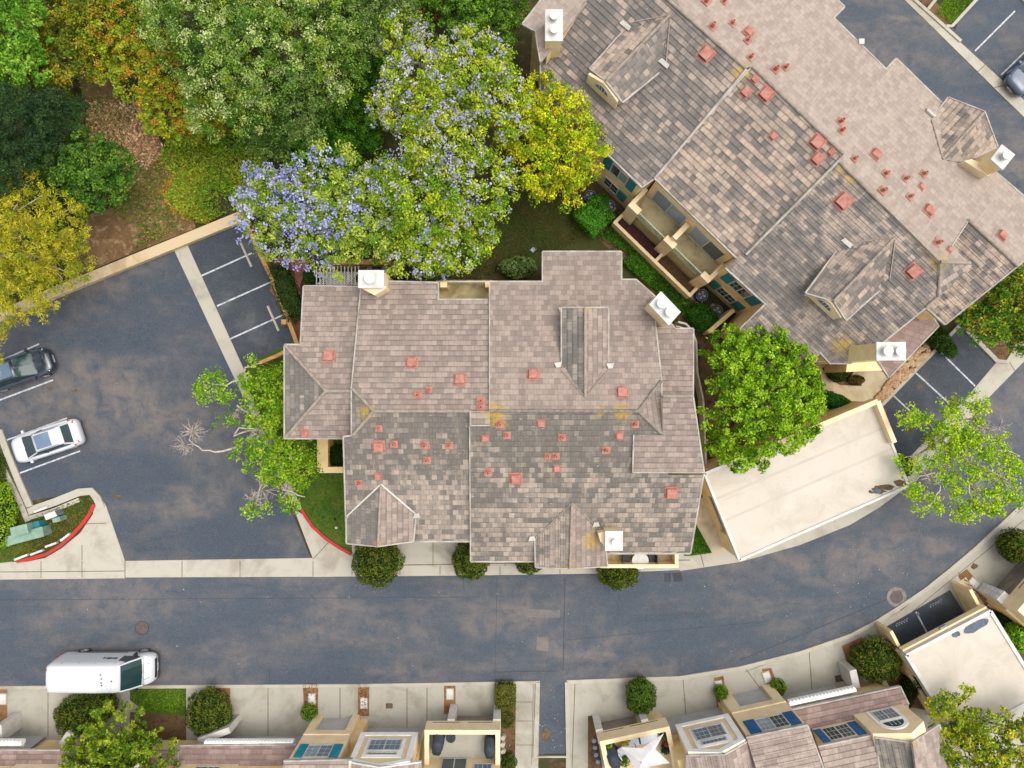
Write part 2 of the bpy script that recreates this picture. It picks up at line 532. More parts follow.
def copy_tree(o, loc=None, rz=None, label=None, parent=None):
    c = o.copy()
    COL.objects.link(c)
    if parent is not None:
        c.parent = parent
    for ch in [x for x in bpy.data.objects if x.parent == o]:
        copy_tree(ch, parent=c)
    if loc is not None:
        c.location = loc
    if rz is not None:
        c.rotation_euler = (0, 0, rz)
    if label:
        c['label'] = label
    return c


def pxpoly(pts, z):
    return [P(x, y, z) for x, y in pts]


def sheet(name, pts, z, mat, depth=0.15, kind='structure'):
    mb = MB()
    mb.flat(pxpoly(pts, z), z - depth, z)
    o = mb.build(name, mat)
    if kind:
        struct(o, kind)
    return o


def strip(mb, pts, w, z0, z1, mi=0):
    """a band of constant width along a world polyline"""
    pts = [Vector((p[0], p[1], 0)) for p in pts]
    L, R = [], []
    for i, p in enumerate(pts):
        d = (pts[min(i + 1, len(pts) - 1)] - pts[max(i - 1, 0)]).normalized()
        n = Vector((-d.y, d.x, 0)) * w / 2
        L.append(p + n)
        R.append(p - n)
    for i in range(len(pts) - 1):
        q = [R[i], R[i + 1], L[i + 1], L[i]]
        mb.hexa([(v.x, v.y, z0) for v in q], [(v.x, v.y, z1) for v in q], mi)


# ------------------------------------------------------------------ planes
class Pl:
    """z = a x + b y + c"""
    def __init__(s, a, b, c):
        s.a, s.b, s.c = a, b, c

    @staticmethod
    def slope(p0, down, pitch, dz=0.0):
        d = Vector(down).normalized()
        a, b = -pitch * d.x, -pitch * d.y
        return Pl(a, b, p0[2] + dz - a * p0[0] - b * p0[1])

    @staticmethod
    def three(p, q, r):
        n = (q - p).cross(r - p)
        a, b = -n.x / n.z, -n.y / n.z
        return Pl(a, b, p.z - a * p.x - b * p.y)

    def z(s, x, y):
        return s.a * x + s.b * y + s.c

    def hit(s, px, py):
        dx, dy = (px - 512) / F, (384 - py) / F
        t = (H - s.c) / (1 + s.a * dx + s.b * dy)
        return Vector((t * dx, t * dy, H - t))

    def axes(s):
        g = Vector((s.a, s.b, 0))
        up = g.normalized() if g.length > 1e-5 else Vector((0, 1, 0))
        v = Vector((up.x, up.y, s.a * up.x + s.b * up.y)).normalized()
        u = Vector((up.y, -up.x, 0))
        return u, v, u.cross(v).normalized()


def offset_poly(pts, offs):
    """inset a ccw polygon (xy) by a distance per edge"""
    n = len(pts)
    lines = []
    for i in range(n):
        a, b = pts[i], pts[(i + 1) % n]
        d = Vector((b[0] - a[0], b[1] - a[1]))
        if d.length < 1e-6:
            d = Vector((1, 0))
        d.normalize()
        nrm = Vector((-d.y, d.x))
        lines.append((Vector((a[0], a[1])) + nrm * offs[i], d))
    out = []
    for i in range(n):
        (p, d), (q, e) = lines[i - 1], lines[i]
        den = d.x * e.y - d.y * e.x
        if abs(den) < 0.08:
            out.append(q)
        else:
            t = ((q.x - p.x) * e.y - (q.y - p.y) * e.x) / den
            out.append(p + d * t)
    return out


EXPO = 0.32


def roof(parent, plane, px, flags, mat, walls=0.0, inset=0.4, thick=0.17, seed_shift=0.0, name='roof_slope', trim='gutter', wallmat='stucco', expo=EXPO, step=0.04):
    pts = [plane.hit(*p) for p in px]
    area = sum(pts[i].x * pts[(i + 1) % len(pts)].y - pts[(i + 1) % len(pts)].x * pts[i].y for i in range(len(pts)))
    if area < 0:
        n = len(pts)
        pts = pts[::-1]
        flags = ''.join(flags[(n - 2 - i) % n] for i in range(n))
    u, v, nrm = plane.axes()
    o0 = Vector((0, 0, plane.c))
    loc = [((p - o0).dot(u), (p - o0).dot(v)) for p in pts]
    bm = bmesh.new()
    vs = [bm.verts.new((a, b, 0)) for a, b in loc]
    bm.faces.new(vs)
    vmin, vmax = min(b for _, b in loc), max(b for _, b in loc)
    k0, k1 = math.floor(vmin / expo), math.ceil(vmax / expo)
    for k in range(k0 + 1, k1):
        bmesh.ops.bisect_plane(bm, geom=bm.verts[:] + bm.edges[:] + bm.faces[:], dist=1e-5, plane_co=(0, k * expo, 0), plane_no=(0, 1, 0))
    V, Fc, UV = [], [], []
    for f in bm.faces:
        c = f.calc_center_median()
        k = math.floor(c.y / expo)
        b = len(V)
        idx = []
        for w in f.verts:
            h = step * (1 - (w.co.y - k * expo) / expo) + 0.004
            V.append(o0 + u * w.co.x + v * w.co.y + nrm * h)
            idx.append(len(V) - 1)
            UV.append((w.co.x, max(k * expo + 0.01, min(w.co.y, (k + 1) * expo - 0.01))))
        if f.normal.z < 0:
            idx.reverse()
        Fc.append(idx)
        ws = [w.co for w in f.verts]
        for i in range(len(ws)):
            p, q = ws[i], ws[(i + 1) % len(ws)]
            if abs(p.y - k * expo) < 1e-4 and abs(q.y - k * expo) < 1e-4:
                p, q = (p, q) if p.x < q.x else (q, p)
                j = len(V)
                for w, h in ((p, -0.01), (q, -0.01), (q, step + 0.004), (p, step + 0.004)):
                    V.append(o0 + u * w.x + v * w.y + nrm * h)
                    UV.append((w.x, k * expo + 0.01))
                Fc.append([j, j + 1, j + 2, j + 3])
    bm.free()
    me = bpy.data.meshes.new(name)
    me.from_pydata([tuple(x) for x in V], [], Fc)
    lay = me.uv_layers.new(name='UVMap')
    vi = np.empty(len(me.loops), dtype=np.int32)
    me.loops.foreach_get('vertex_index', vi)
    arr = np.array(UV, dtype=np.float32)[vi] + np.float32(seed_shift)
    lay.data.foreach_set('uv', arr.ravel())
    me.materials.append(MT[mat] if isinstance(mat, str) else mat)
    o = bpy.data.objects.new(name, me)
    COL.objects.link(o)
    setparent(o, parent)
    # board under the tiles
    mb = MB()
    mb.prism([(p.x, p.y, p.z - thick) for p in pts], [(p.x, p.y, p.z - 0.012) for p in pts])
    n = len(pts)
    for i in range(n):
        if flags[i] in 'or':
            a, b = pts[i], pts[(i + 1) % n]
            d = (b - a)
            if d.length < 0.05:
                continue
            d.normalize()
            out = Vector((d.y, -d.x, 0)).normalized()
            w = 0.075 if flags[i] == 'o' else 0.06
            up = 0.04 if flags[i] == 'o' else 0.07
            q = [a - out * 0.012 - d * 0.02, b - out * 0.012 + d * 0.02, b + out * w + d * 0.02, a + out * w - d * 0.02]
            if (q[1] - q[0]).cross(q[2] - q[1]).z < 0:
                q.reverse()
            mb.hexa([(p.x, p.y, p.z - 0.14) for p in q], [(p.x, p.y, p.z + up) for p in q])
    g = mb.build('fascia', trim)
    g.parent = o if parent.name in ORIG else parent
    if walls is not None:
        offs = [inset if c == 'o' else (0.12 if c == 'r' else 0.0) for c in flags]
        ip = offset_poly([(p.x, p.y) for p in pts], offs)
        wb = MB()
        wb.prism([(p.x, p.y, walls) for p in ip], [(p.x, p.y, plane.z(p.x, p.y) - thick + 0.02) for p in ip])
        wb.build('wall', wallmat, parent)
    return o


def ridge(parent, a, b, mat='ridgecap', r=0.10, seg=0.42, name='ridge_cap'):
    mb = MB()
    d = b - a
    n = max(1, int(d.length / seg))
    for i in range(n):
        p, q = a + d * (i / n), a + d * ((i + 1.04) / n)
        h = random.uniform(-0.01, 0.015)
        mb.tube([p + Vector((0, 0, h)), q + Vector((0, 0, h + 0.02))], [r * random.uniform(0.93, 1.05), r * 0.9], 8)
    return mb.build(name, mat, parent)


def frame_on(plane, px, py):
    p = plane.hit(px, py)
    u, v, n = plane.axes()
    return p, u, v, n


def vent(parent, plane, px, py, size=1.0, name='roof_vent'):
    """low hooded vent on a flashing sheet"""
    p, u, v, n = frame_on(plane, px, py)
    ang = random.uniform(-0.04, 0.04)
    u, v = u * math.cos(ang) + v * math.sin(ang), v * math.cos(ang) - u * math.sin(ang)
    p = p + n * 0.04

    def at(x, y, z):
        return p + u * x + v * y + n * z
    s = size * random.uniform(0.93, 1.07)
    a = 0.36 * s
    b = 0.25 * s
    mb = MB()
    mb.hexa([at(-a, -a * 1.05, -0.04), at(a, -a * 1.05, -0.04), at(a, a, -0.04), at(-a, a, -0.04)],
            [at(-a, -a * 1.05, 0.02), at(a, -a * 1.05, 0.02), at(a, a, 0.03), at(-a, a, 0.03)])
    hgt = 0.24 * s
    fl = mb.build(name, 'terra', parent)
    hb = MB()
    hb.hexa([at(-b * 1.2, -b * 1.2, 0.02), at(b * 1.2, -b * 1.2, 0.02), at(b * 1.2, b * 1.15, 0.02), at(-b * 1.2, b * 1.15, 0.02)],
            [at(-b, -b, hgt), at(b, -b, hgt), at(b, b, hgt * 0.82), at(-b, b, hgt * 0.82)])
    h = hb.build('hood', 'terra', None, bevel=0.015)
    h.parent = fl
    lb = MB()
    y0 = -b * 1.13
    lb.hexa([at(-b * 0.9, y0 - 0.02, 0.05), at(b * 0.9, y0 - 0.02, 0.05), at(b * 0.9, y0 + 0.05, 0.05), at(-b * 0.9, y0 + 0.05, 0.05)],
            [at(-b * 0.8, y0 + 0.015, hgt * 0.75), at(b * 0.8, y0 + 0.015, hgt * 0.75), at(b * 0.8, y0 + 0.1, hgt * 0.75), at(-b * 0.8, y0 + 0.1, hgt * 0.75)])
    l = lb.build('vent_grille', 'terra_dark', None)
    l.parent = fl
    return fl


def pipe(parent, plane, px, py, size=1.0):
    p, u, v, n = frame_on(plane, px, py)
    p = p + n * 0.04
    s = size * random.uniform(0.85, 1.1)

    def at(x, y, z):
        return p + u * x + v * y + n * z
    mb = MB()
    a = 0.2 * s
    mb.hexa([at(-a, -a, -0.04), at(a, -a, -0.04), at(a, a, -0.04), at(-a, a, -0.04)],
            [at(-a, -a, 0.02), at(a, -a, 0.02), at(a, a, 0.03), at(-a, a, 0.03)])
    fl = mb.build('vent_pipe', 'terra', parent)
    tb = MB()
    tb.cyl(p, 0.085 * s, p.z, p.z + 0.36 * s, 12)
    t = tb.build('pipe', 'terra', None)
    t.parent = fl
    cb = MB()
    cb.cyl(p, 0.055 * s, p.z + 0.36 * s, p.z + 0.364 * s, 12)
    t = cb.build('pipe_mouth', 'terra_dark', None)
    t.parent = fl
    return fl


def chimney(parent, quad, z1, z0, flues=1, mat='stucco', cap=0.14, capover=0.07, flue_along=True, fr=0.24):
    q = ccw([P(x, y, z1) for x, y in quad])
    c = sum((Vector(p) for p in q), Vector()) / 4

    def grow(k, z):
        return [(c.x + (p[0] - c.x) * k, c.y + (p[1] - c.y) * k, z) for p in q]
    mb = MB()
    mb.prism(grow(0.9, z0), grow(0.9, z1 - cap))
    ch = mb.build('chimney', mat, parent)
    cb = MB()
    cb.prism(grow(1.0, z1 - cap), grow(1.0, z1))
    k = cb.build('chimney_cap', 'white', None, bevel=0.02)
    k.parent = ch
    l = max(range(4), key=lambda i: (Vector(q[(i + 1) % 4]) - Vector(q[i])).length)
    ax = (Vector(q[(l + 1) % 4]) - Vector(q[l]))
    for i in range(flues):
        off = ax * (0 if flues == 1 else (i - 0.5) * 0.42)
        fb = MB()
        f0 = c + off
        fb.cyl(f0, fr * 0.75, z1 - 0.02, z1 + 0.22, 18)
        fb.cyl(f0, fr * 1.05, z1 + 0.28, z1 + 0.36, 18)
        for t in range(4):
            a = math.pi / 4 + t * math.pi / 2
            fb.tube([(f0.x + fr * 0.7 * math.cos(a), f0.y + fr * 0.7 * math.sin(a), z1 + 0.2), (f0.x + fr * 0.7 * math.cos(a), f0.y + fr * 0.7 * math.sin(a), z1 + 0.3)], 0.02, 5)
        f = fb.build('flue', 'white', None)
        f.parent = ch
        ib = MB()
        ib.cyl(f0, fr * 0.6, z1 + 0.22, z1 + 0.27, 14)
        f2 = ib.build('flue_screen', 'black', None)
        f2.parent = ch
    return ch


class Fac:
    """a vertical wall plane: t along it, n out of it, n.p = q"""
    def __init__(s, t, n, q):
        s.t, s.n, s.q = Vector((t[0], t[1], 0)), Vector((n[0], n[1], 0)), q

    def pt(s, p, z, d=0.0):
        v = s.t * p + s.n * (s.q + d)
        return Vector((v.x, v.y, z))

    def hit(s, px, py):
        d = Vector(((px - 512) / F, (384 - py) / F, 0))
        k = s.q / s.n.dot(d)
        v = d * k
        return s.t.dot(v), H - k

    def box(s, mb, p0, p1, z0, z1, d0, d1, mi=0):
        lo = [s.pt(p0, z0, d0), s.pt(p1, z0, d0), s.pt(p1, z0, d1), s.pt(p0, z0, d1)]
        hi = [s.pt(p0, z1, d0), s.pt(p1, z1, d0), s.pt(p1, z1, d1), s.pt(p0, z1, d1)]
        a = (lo[1] - lo[0]).cross(lo[2] - lo[1]).z
        if a < 0:
            lo.reverse()
            hi.reverse()
        mb.hexa(lo, hi, mi)
        return mb

    def arch(s, mb, p0, p1, z0, z1, d0, d1, mi=0, n=12):
        """half-round head standing on z0"""
        c, r = (p0 + p1) / 2, (p1 - p0) / 2
        pr = [(c + r * math.cos(math.pi * i / n), z0 + (z1 - z0) * math.sin(math.pi * i / n)) for i in range(n + 1)]
        lo = [s.pt(p, z, d0) for p, z in pr]
        hi = [s.pt(p, z, d1) for p, z in pr]
        mb.prism(lo, hi, mi)
        return mb


def window(parent, fac, p0, p1, z0, z1, sashes=2, muntin=(2, 2), glassm='glass', framem='trim', fw=0.07, d=0.0, arch=0.0, glasses=None):
    fb = MB()
    fac.box(fb, p0, p1, z0, z0 + fw, d - 0.02, d + 0.06)
    fac.box(fb, p0, p1, z1 - fw, z1, d - 0.02, d + 0.06)
    w = (p1 - p0)
    for i in range(sashes + 1):
        c = p0 + w * i / sashes
        c = min(max(c, p0 + fw / 2), p1 - fw / 2)
        fac.box(fb, c - fw / 2, c + fw / 2, z0 + fw, z1 - fw, d - 0.02, d + 0.058)
    for i in range(sashes):
        a, b = p0 + w * i / sashes + fw / 2, p0 + w * (i + 1) / sashes - fw / 2
        for k in range(1, muntin[0]):
            c = a + (b - a) * k / muntin[0]
            fac.box(fb, c - 0.011, c + 0.011, z0 + fw, z1 - fw, d, d + 0.035)
        for k in range(1, muntin[1]):
            c = z0 + (z1 - z0) * k / muntin[1]
            fac.box(fb, a, b, c - 0.011, c + 0.011, d, d + 0.032)
    o = fb.build('window', framem, parent)
    for i in range(sashes):
        a, b = p0 + w * i / sashes + fw / 2, p0 + w * (i + 1) / sashes - fw / 2
        gb = MB()
        fac.box(gb, a, b, z0 + fw, z1 - fw, d - 0.03, d + 0.025)
        g = gb.build('pane', (glasses[i] if glasses else glassm), None)
        g.parent = o
    return o


def shutter(parent, fac, p0, p1, z0, z1, mat, d=0.0):
    mb = MB()
    fac.box(mb, p0, p1, z0, z1, d - 0.02, d + 0.05)
    n = max(3, int((z1 - z0) / 0.14))
    for k in range(n):
        c = z0 + (z1 - z0) * (k + 0.5) / n
        fac.box(mb, p0 + 0.05, p1 - 0.05, c - 0.03, c + 0.03, d + 0.04, d + 0.065)
    return mb.build('shutter', mat, parent)


def garage_door(parent, fac, p0, p1, z0, z1, mat='garage', d=0.0):
    mb = MB()
    n = 4
    for k in range(n):
        a, b = z0 + (z1 - z0) * k / n, z0 + (z1 - z0) * (k + 1) / n - 0.02
        fac.box(mb, p0, p1, a, b, d - 0.05, d)
    return mb.build('garage_door', mat, parent)
# ================================================================== world, sun, camera
SUN_EL, SUN_DIR = math.radians(70), Vector((0.90, 0.10, 0)).normalized()
world = bpy.data.worlds.new('World')
scene.world = world
world.use_nodes = True
wt = world.node_tree
bg = wt.nodes['Background']
sky = wt.nodes.new('ShaderNodeTexSky')
sky.sky_type = 'NISHITA'
sky.sun_disc = False
sky.sun_elevation = SUN_EL
sky.sun_rotation = math.atan2(SUN_DIR.x, SUN_DIR.y)
sky.air_density = 1.0
sky.dust_density = 4.0
sky.ozone_density = 1.0
hs = wt.nodes.new('ShaderNodeHueSaturation')
hs.inputs['Saturation'].default_value = 0.3
wt.links.new(sky.outputs[0], hs.inputs['Color'])
wt.links.new(hs.outputs[0], bg.inputs['Color'])
bg.inputs['Strength'].default_value = 0.15
sl = bpy.data.lights.new('sun', 'SUN')
sl.energy = 0.6
sl.angle = math.radians(55)
sl.color = (1.0, 0.95, 0.86)
so = bpy.data.objects.new('sun', sl)
COL.objects.link(so)
sdir = Vector((SUN_DIR.x * math.cos(SUN_EL), SUN_DIR.y * math.cos(SUN_EL), math.sin(SUN_EL)))
so.rotation_euler = sdir.to_track_quat('Z', 'Y').to_euler()
so.location = (0, 0, 60)
cam = bpy.data.cameras.new('camera')
cam.sensor_width = 36.0
cam.lens = F / 1024 * 36.0
cam.clip_end = 2000
co = bpy.data.objects.new('camera', cam)
COL.objects.link(co)
co.location = (0, 0, H)
co.rotation_euler = (0, 0, 0)
scene.camera = co
scene.view_settings.view_transform = 'Standard'
scene.view_settings.look = 'None'
scene.view_settings.gamma = 1.0
scene.view_settings.exposure = 0.98
scene.render.resolution_x, scene.render.resolution_y = 1024, 768
scene.cycles.max_bounces = 6
scene.cycles.use_denoising = True

# ================================================================== ground
g = MB()
g.box(-250, 250, -250, 250, -0.6, 0.0)
struct(g.build('ground', 'ground'))

ROAD_N = [(-400, 579), (0, 578), (125, 577), (350, 576), (470, 575), (600, 573), (680, 570), (740, 561), (800, 544), (850, 524), (880, 506), (908, 485), (945, 448), (985, 401), (1024, 361), (1100, 282), (1200, 170)]
ROAD_S = [(1300, 260), (1200, 345), (1100, 432), (1060, 468), (1024, 502), (1000, 525), (975, 548), (950, 569), (925, 589), (900, 606), (875, 622), (850, 635), (800, 652), (740, 667), (680, 677), (567, 681), (540, 682), (350, 685), (-400, 690)]
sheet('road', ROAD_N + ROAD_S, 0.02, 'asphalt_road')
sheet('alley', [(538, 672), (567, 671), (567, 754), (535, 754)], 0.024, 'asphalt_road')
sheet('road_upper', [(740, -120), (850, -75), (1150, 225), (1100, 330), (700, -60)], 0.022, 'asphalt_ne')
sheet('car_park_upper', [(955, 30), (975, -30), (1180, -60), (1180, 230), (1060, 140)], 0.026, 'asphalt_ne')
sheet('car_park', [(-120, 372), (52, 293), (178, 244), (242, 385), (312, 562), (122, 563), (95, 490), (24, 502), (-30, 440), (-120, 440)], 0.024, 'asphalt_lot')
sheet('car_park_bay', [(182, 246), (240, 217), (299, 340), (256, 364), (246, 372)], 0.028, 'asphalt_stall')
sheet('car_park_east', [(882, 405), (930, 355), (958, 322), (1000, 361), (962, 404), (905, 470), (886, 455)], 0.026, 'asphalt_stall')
sheet('carport_floor', [(879, 631), (950, 590), (985, 646), (925, 690)], 0.066, 'asphalt_stall')

# concrete
sheet('gutter', [(-400, 561), (0, 562), (122, 561), (314, 558), (353, 556), (420, 560), (690, 556), (690, 569.5), (600, 573.5), (470, 575.5), (350, 576.5), (125, 577.5), (0, 579), (-400, 580)], 0.04, 'concrete')
sheet('pavement_corner', [(0, 563.5), (20, 563), (45, 558), (62, 548), (80, 533), (93, 514), (93, 500), (86, 491), (97, 492), (106, 506), (125, 561), (125, 578.3), (0, 579.6)], 0.044, 'concrete')
sheet('pavement_verge', [(294, 509), (302, 514), (311, 527), (325, 539), (341, 549), (353, 555), (358, 576.2), (312, 577), (313, 559)], 0.044, 'concrete')
sheet('driveway', [(344, 534), (430, 534), (690, 534), (691, 558), (640, 566), (352, 566)], 0.05, 'concrete_drive')
sheet('gutter_curve', [(676, 556), (700, 552), (735, 545), (800, 525), (870, 490), (900, 462), (916, 474), (908, 486), (880, 507), (850, 525), (800, 545), (740, 562), (680, 571)], 0.046, 'concrete')
sheet('gutter_east', [(884, 470), (905, 462), (962, 403), (995, 364), (1019, 341), (1060, 300), (1100, 282), (1024, 361.5), (985, 401.5), (945, 449), (908, 487)], 0.05, 'concrete')
sheet('swale', [(174, 250), (187, 244), (246, 374), (250, 392), (302, 508), (295, 511), (250, 410), (238, 386)], 0.05, 'concrete')
sheet('gutter_upper', [(878, -36), (900, -12), (912, 0), (948, 31), (1024, 100), (1160, 225), (1160, 243), (1024, 117), (905, 0), (866, -36)], 0.05, 'concrete')
sheet('driveway_row', [(-300, 687.5), (350, 684), (540, 681), (538, 780), (-300, 790)], 0.05, 'concrete_drive')
sheet('driveway_row_east', [(566, 680), (680, 676.5), (740, 667), (800, 651.5), (850, 634.5), (875, 621.5), (900, 605.5), (925, 588.5), (950, 568.5), (975, 547.5), (1000, 524.5), (1024, 501.5), (1100, 431.5), (1300, 400), (1300, 900), (566, 900)], 0.05, 'concrete_drive')
# raised edges
kb = MB()
strip(kb, pxpoly([(-300, 689), (350, 685.3), (537.5, 682)], 0), 0.2, 0, 0.10)
strip(kb, pxpoly([(537.8, 682), (535, 756), (568, 756), (566.8, 681.5)], 0), 0.28, 0, 0.14)
strip(kb, pxpoly([(567, 681.5), (680, 677.5), (740, 667.8), (800, 652.5), (850, 635.3), (875, 622), (900, 606.3), (925, 589.3), (950, 569.3), (975, 548.3), (1000, 525.3), (1024, 502.3), (1100, 432)], 0), 0.26, 0, 0.12)
strip(kb, pxpoly([(876, -38), (911, -2), (960, 42)], 0), 0.2, 0, 0.14)
struct(kb.build('kerb', 'concrete'))
kb = MB()
strip(kb, pxpoly([(0, 430), (8, 452), (20, 482), (31, 507)], 0), 0.42, 0, 0.14)
strip(kb, pxpoly([(-12, 434), (5, 470), (21, 502), (29, 521)], 0), 0.36, 0, 0.13)
strip(kb, pxpoly([(29, 511), (55, 502), (80, 492), (92, 491), (98, 498), (102, 508)], 0), 0.5, 0, 0.14)
strip(kb, pxpoly([(29, 518), (55, 510), (80, 499.5)], 0), 0.28, 0, 0.10)
strip(kb, pxpoly([(881, 405), (930, 354.5), (958, 326)], 0), 0.22, 0, 0.16)
strip(kb, pxpoly([(966, 330), (996, 361), (1006, 362), (1014, 350)], 0), 0.28, 0, 0.16)
strip(kb, pxpoly([(1003, -25), (1080, 62)], 0), 0.5, 0, 0.16)
strip(kb, pxpoly([(985, -10), (951, 27), (945, 27)], 0), 0.2, 0, 0.16)
strip(kb, pxpoly([(960, -32), (927, 10)], 0), 0.2, 0, 0.16)
struct(kb.build('kerb', 'concrete'))
kb = MB()
strip(kb, pxpoly([(95, 504), (91, 513), (84, 523), (74, 534), (62, 545), (48, 553.5), (33, 558), (18, 561)], 0), 0.22, 0, 0.16)
strip(kb, pxpoly([(302, 509), (306, 516), (313, 526), (326, 538), (341, 548), (352, 554)], 0), 0.2, 0, 0.16)
struct(kb.build('red_kerb', 'red_paint'))

# joints in the concrete
jb = MB()


def joint(a, b, z, w=0.05):
    strip(jb, [P(*a, z), P(*b, z)], w, z - 0.02, z + 0.004)


for x in (41, 82, 125, 182, 240, 313):
    joint((x, 561), (x, 578), 0.045, 0.045)
for x in (352, 400, 440, 500, 560, 640):
    joint((x, 566), (x, 575), 0.051, 0.045)
for x in (433, 505, 560, 620):
    joint((x, 536), (x, 566), 0.051, 0.045)
joint((352, 566), (690, 560), 0.051, 0.06)
joint((0, 572), (125, 571), 0.045, 0.05)
joint((85, 524), (106, 523), 0.045)
joint((82, 560), (82, 545), 0.045)
joint((330, 541), (313, 559), 0.045)
joint((700, 552), (704, 567), 0.047)
joint((740, 543), (748, 559), 0.047)
for (a, b) in (((925, 441), (940, 454)), ((1003, 352), (1015, 371)), ((985, 65), (972, 77)), ((1005, 85), (993, 88))):
    joint(a, b, 0.051)
for x in (0, 48, 268, 340, 407, 427):
    joint((x, 688), (x, 737), 0.051, 0.05)
for y in (702, 721, 745):
    joint((516, y), (533, y), 0.051, 0.04)
joint((533.4, 684), (531.5, 765), 0.051, 0.03)
for a, b in (((683, 679), (686, 716)), ((632, 681), (634, 716)), ((809, 650), (812, 690)), ((745, 668), (760, 688)), ((958, 572), (972, 590)), ((575, 682), (572, 768))):
    joint(a, b, 0.051, 0.05)
joint((745, 672), (900, 612), 0.051, 0.03)
joint((900, 611), (1024, 507), 0.051, 0.07)
joint((912, 612), (1024, 520), 0.051, 0.04)
struct(jb.build('expansion_joint', 'joint'))

# seams and patches in the asphalt
sb = MB()
for a, b, w in (((565, 577), (563, 672), 0.05), ((0, 600), (480, 597), 0.03), ((497, 578), (495, 681), 0.03), ((567, 681), (553, 672), 0.05), ((538, 682), (549, 673), 0.05), ((495, 672), (553, 671), 0.05), ((609, 576), (608, 600), 0.03), ((270, 686), (269, 667), 0.03), ((463, 577), (464, 590), 0.03), ((740, 660), (905, 592), 0.05), ((565, 640), (760, 622), 0.03)):
    strip(sb, [P(*a, 0.022), P(*b, 0.022)], w, 0.0, 0.0225)
sb.flat(pxpoly([(664, 573), (671, 573), (671, 582), (664, 582)], 0.023), 0, 0.0236)
sb.flat(pxpoly([(672, 573), (681, 572), (683, 581), (674, 582)], 0.023), 0, 0.0236)
struct(sb.build('road_seam', 'seam'))
ab = MB()
for poly in ([(524, 609), (560, 610), (560, 618), (524, 617)], [(537, 637), (549, 637), (548, 651), (536, 650)]):
    ab.flat(pxpoly(poly, .0265), 0, .0272)
struct(ab.build('asphalt_patch', asphalt('asphalt_patch', lin(88, 90, 94, .8), lin(130, 118, 110, .82), 0.85, (.3, .4, 1))))
pb = MB()
for x, y, rx, ry in ((546, 736, 6, 8), (117, 497, 4, 2.5), (389, 706, 5, 3.5), (974, 566, 4, 3), (920, 387, 4, 3), (926, 380, 3, 2), (884, 411, 4, 4), (908, 430, 5, 3), (75, 391, 3, 2), (50, 388, 3, 2)):
    z = 0.031 if y < 600 and x > 800 else 0.0265
    if y > 560:
        z = 0.055
    n = 11
    pb.flat([P(x + rx * math.cos(6.283 * k / n) * random.uniform(.6, 1.2), y + ry * math.sin(6.283 * k / n) * random.uniform(.6, 1.2), z) for k in range(n)], z - 0.02, z + 0.001)
struct(pb.build('oil_stain', 'stain_brown'))

# painted lines
lb = MB()


def pline(a, b, z=0.0265, w=0.1, mb=None):
    strip(mb or lb, [P(*a, z), P(*b, z)], w, z - 0.01, z + 0.004)


for a, b in (((201, 276), (252, 253)), ((217, 306), (271, 282)), ((230, 339), (283, 315)), ((20, 473), (80, 451)), ((7, 440), (67, 418)), ((-40, 415), (53, 380)), ((-40, 378), (39, 344))):
    pline(a, b, 0.03)
for a, b in (((975, 51), (1015, 11)), ((1001, 75), (1060, 18)), ((1024, 98), (1070, 50))):
    pline(a, b, 0.028)
for a, b in (((894, 396), (914, 415)), ((915, 372), (952, 406)), ((939.5, 351), (975, 386))):
    pline(a, b, 0.03)
pline((916, 612), (931, 640), 0.068, 0.11)
struct(lb.build('road_marking', 'line'))
# worn stencils in the two covered stalls: short broken strokes
wb = MB()
for ox, oy in ((896, 625), (930, 606)):
    for k in range(5):
        a = (ox + k * 2.5, oy - k * 1.25)
        pline((a[0], a[1]), (a[0] + 1.3, a[1] + 1.6), 0.068, 0.05, wb)
        pline((a[0] + 0.4, a[1] - 1.0), (a[0] + 1.7, a[1] - 1.4), 0.068, 0.045, wb)
pline((917.5, 613), (918.5, 615), 0.068, 0.16, wb)
struct(wb.build('road_marking', 'line_worn'))

# soil, lawn and bed areas
sheet('hillside', [(-120, -160), (545, -160), (520, 60), (470, 200), (300, 262), (262, 262), (239, 214), (185, 234), (48, 291), (-120, 365)], 0.012, 'hillside')
sheet('bare_soil', [(78, 70), (105, 60), (118, 100), (150, 130), (172, 165), (196, 228), (120, 258), (70, 280), (88, 215), (120, 205), (120, 150), (88, 140)], 0.016, 'bare_soil')
sheet('yard', [(420, 185), (560, 180), (620, 205), (700, 300), (705, 345), (640, 300), (560, 262), (420, 285)], 0.018, 'lawn_dark')
sheet('lawn', [(244, 366), (300, 338), (350, 430), (352, 553), (340, 547), (325, 537), (312, 525), (305, 514), (300, 505), (262, 428)], 0.06, 'lawn')
sheet('lawn', [(684, 524), (695, 522), (712, 553), (690, 556), (684, 556)], 0.06, 'lawn')
sheet('lawn', [(933, 12), (964, -24), (984, -10), (950, 27)], 0.06, 'lawn')
sheet('lawn', [(-60, 425), (-8, 432), (28, 517), (30, 560), (0, 563), (-60, 563)], 0.06, 'lawn')
sheet('lawn', [(30, 516), (80, 497), (92, 494), (97, 500), (88, 518), (72, 536), (48, 553), (20, 560)], 0.055, 'lawn_dark')
sheet('lawn', [(130, 688), (186, 688), (186, 718), (150, 716), (130, 700)], 0.07, 'lawn')
sheet('planting_bed', [(130, 712), (186, 716), (186, 745), (130, 745)], 0.072, 'mulch')
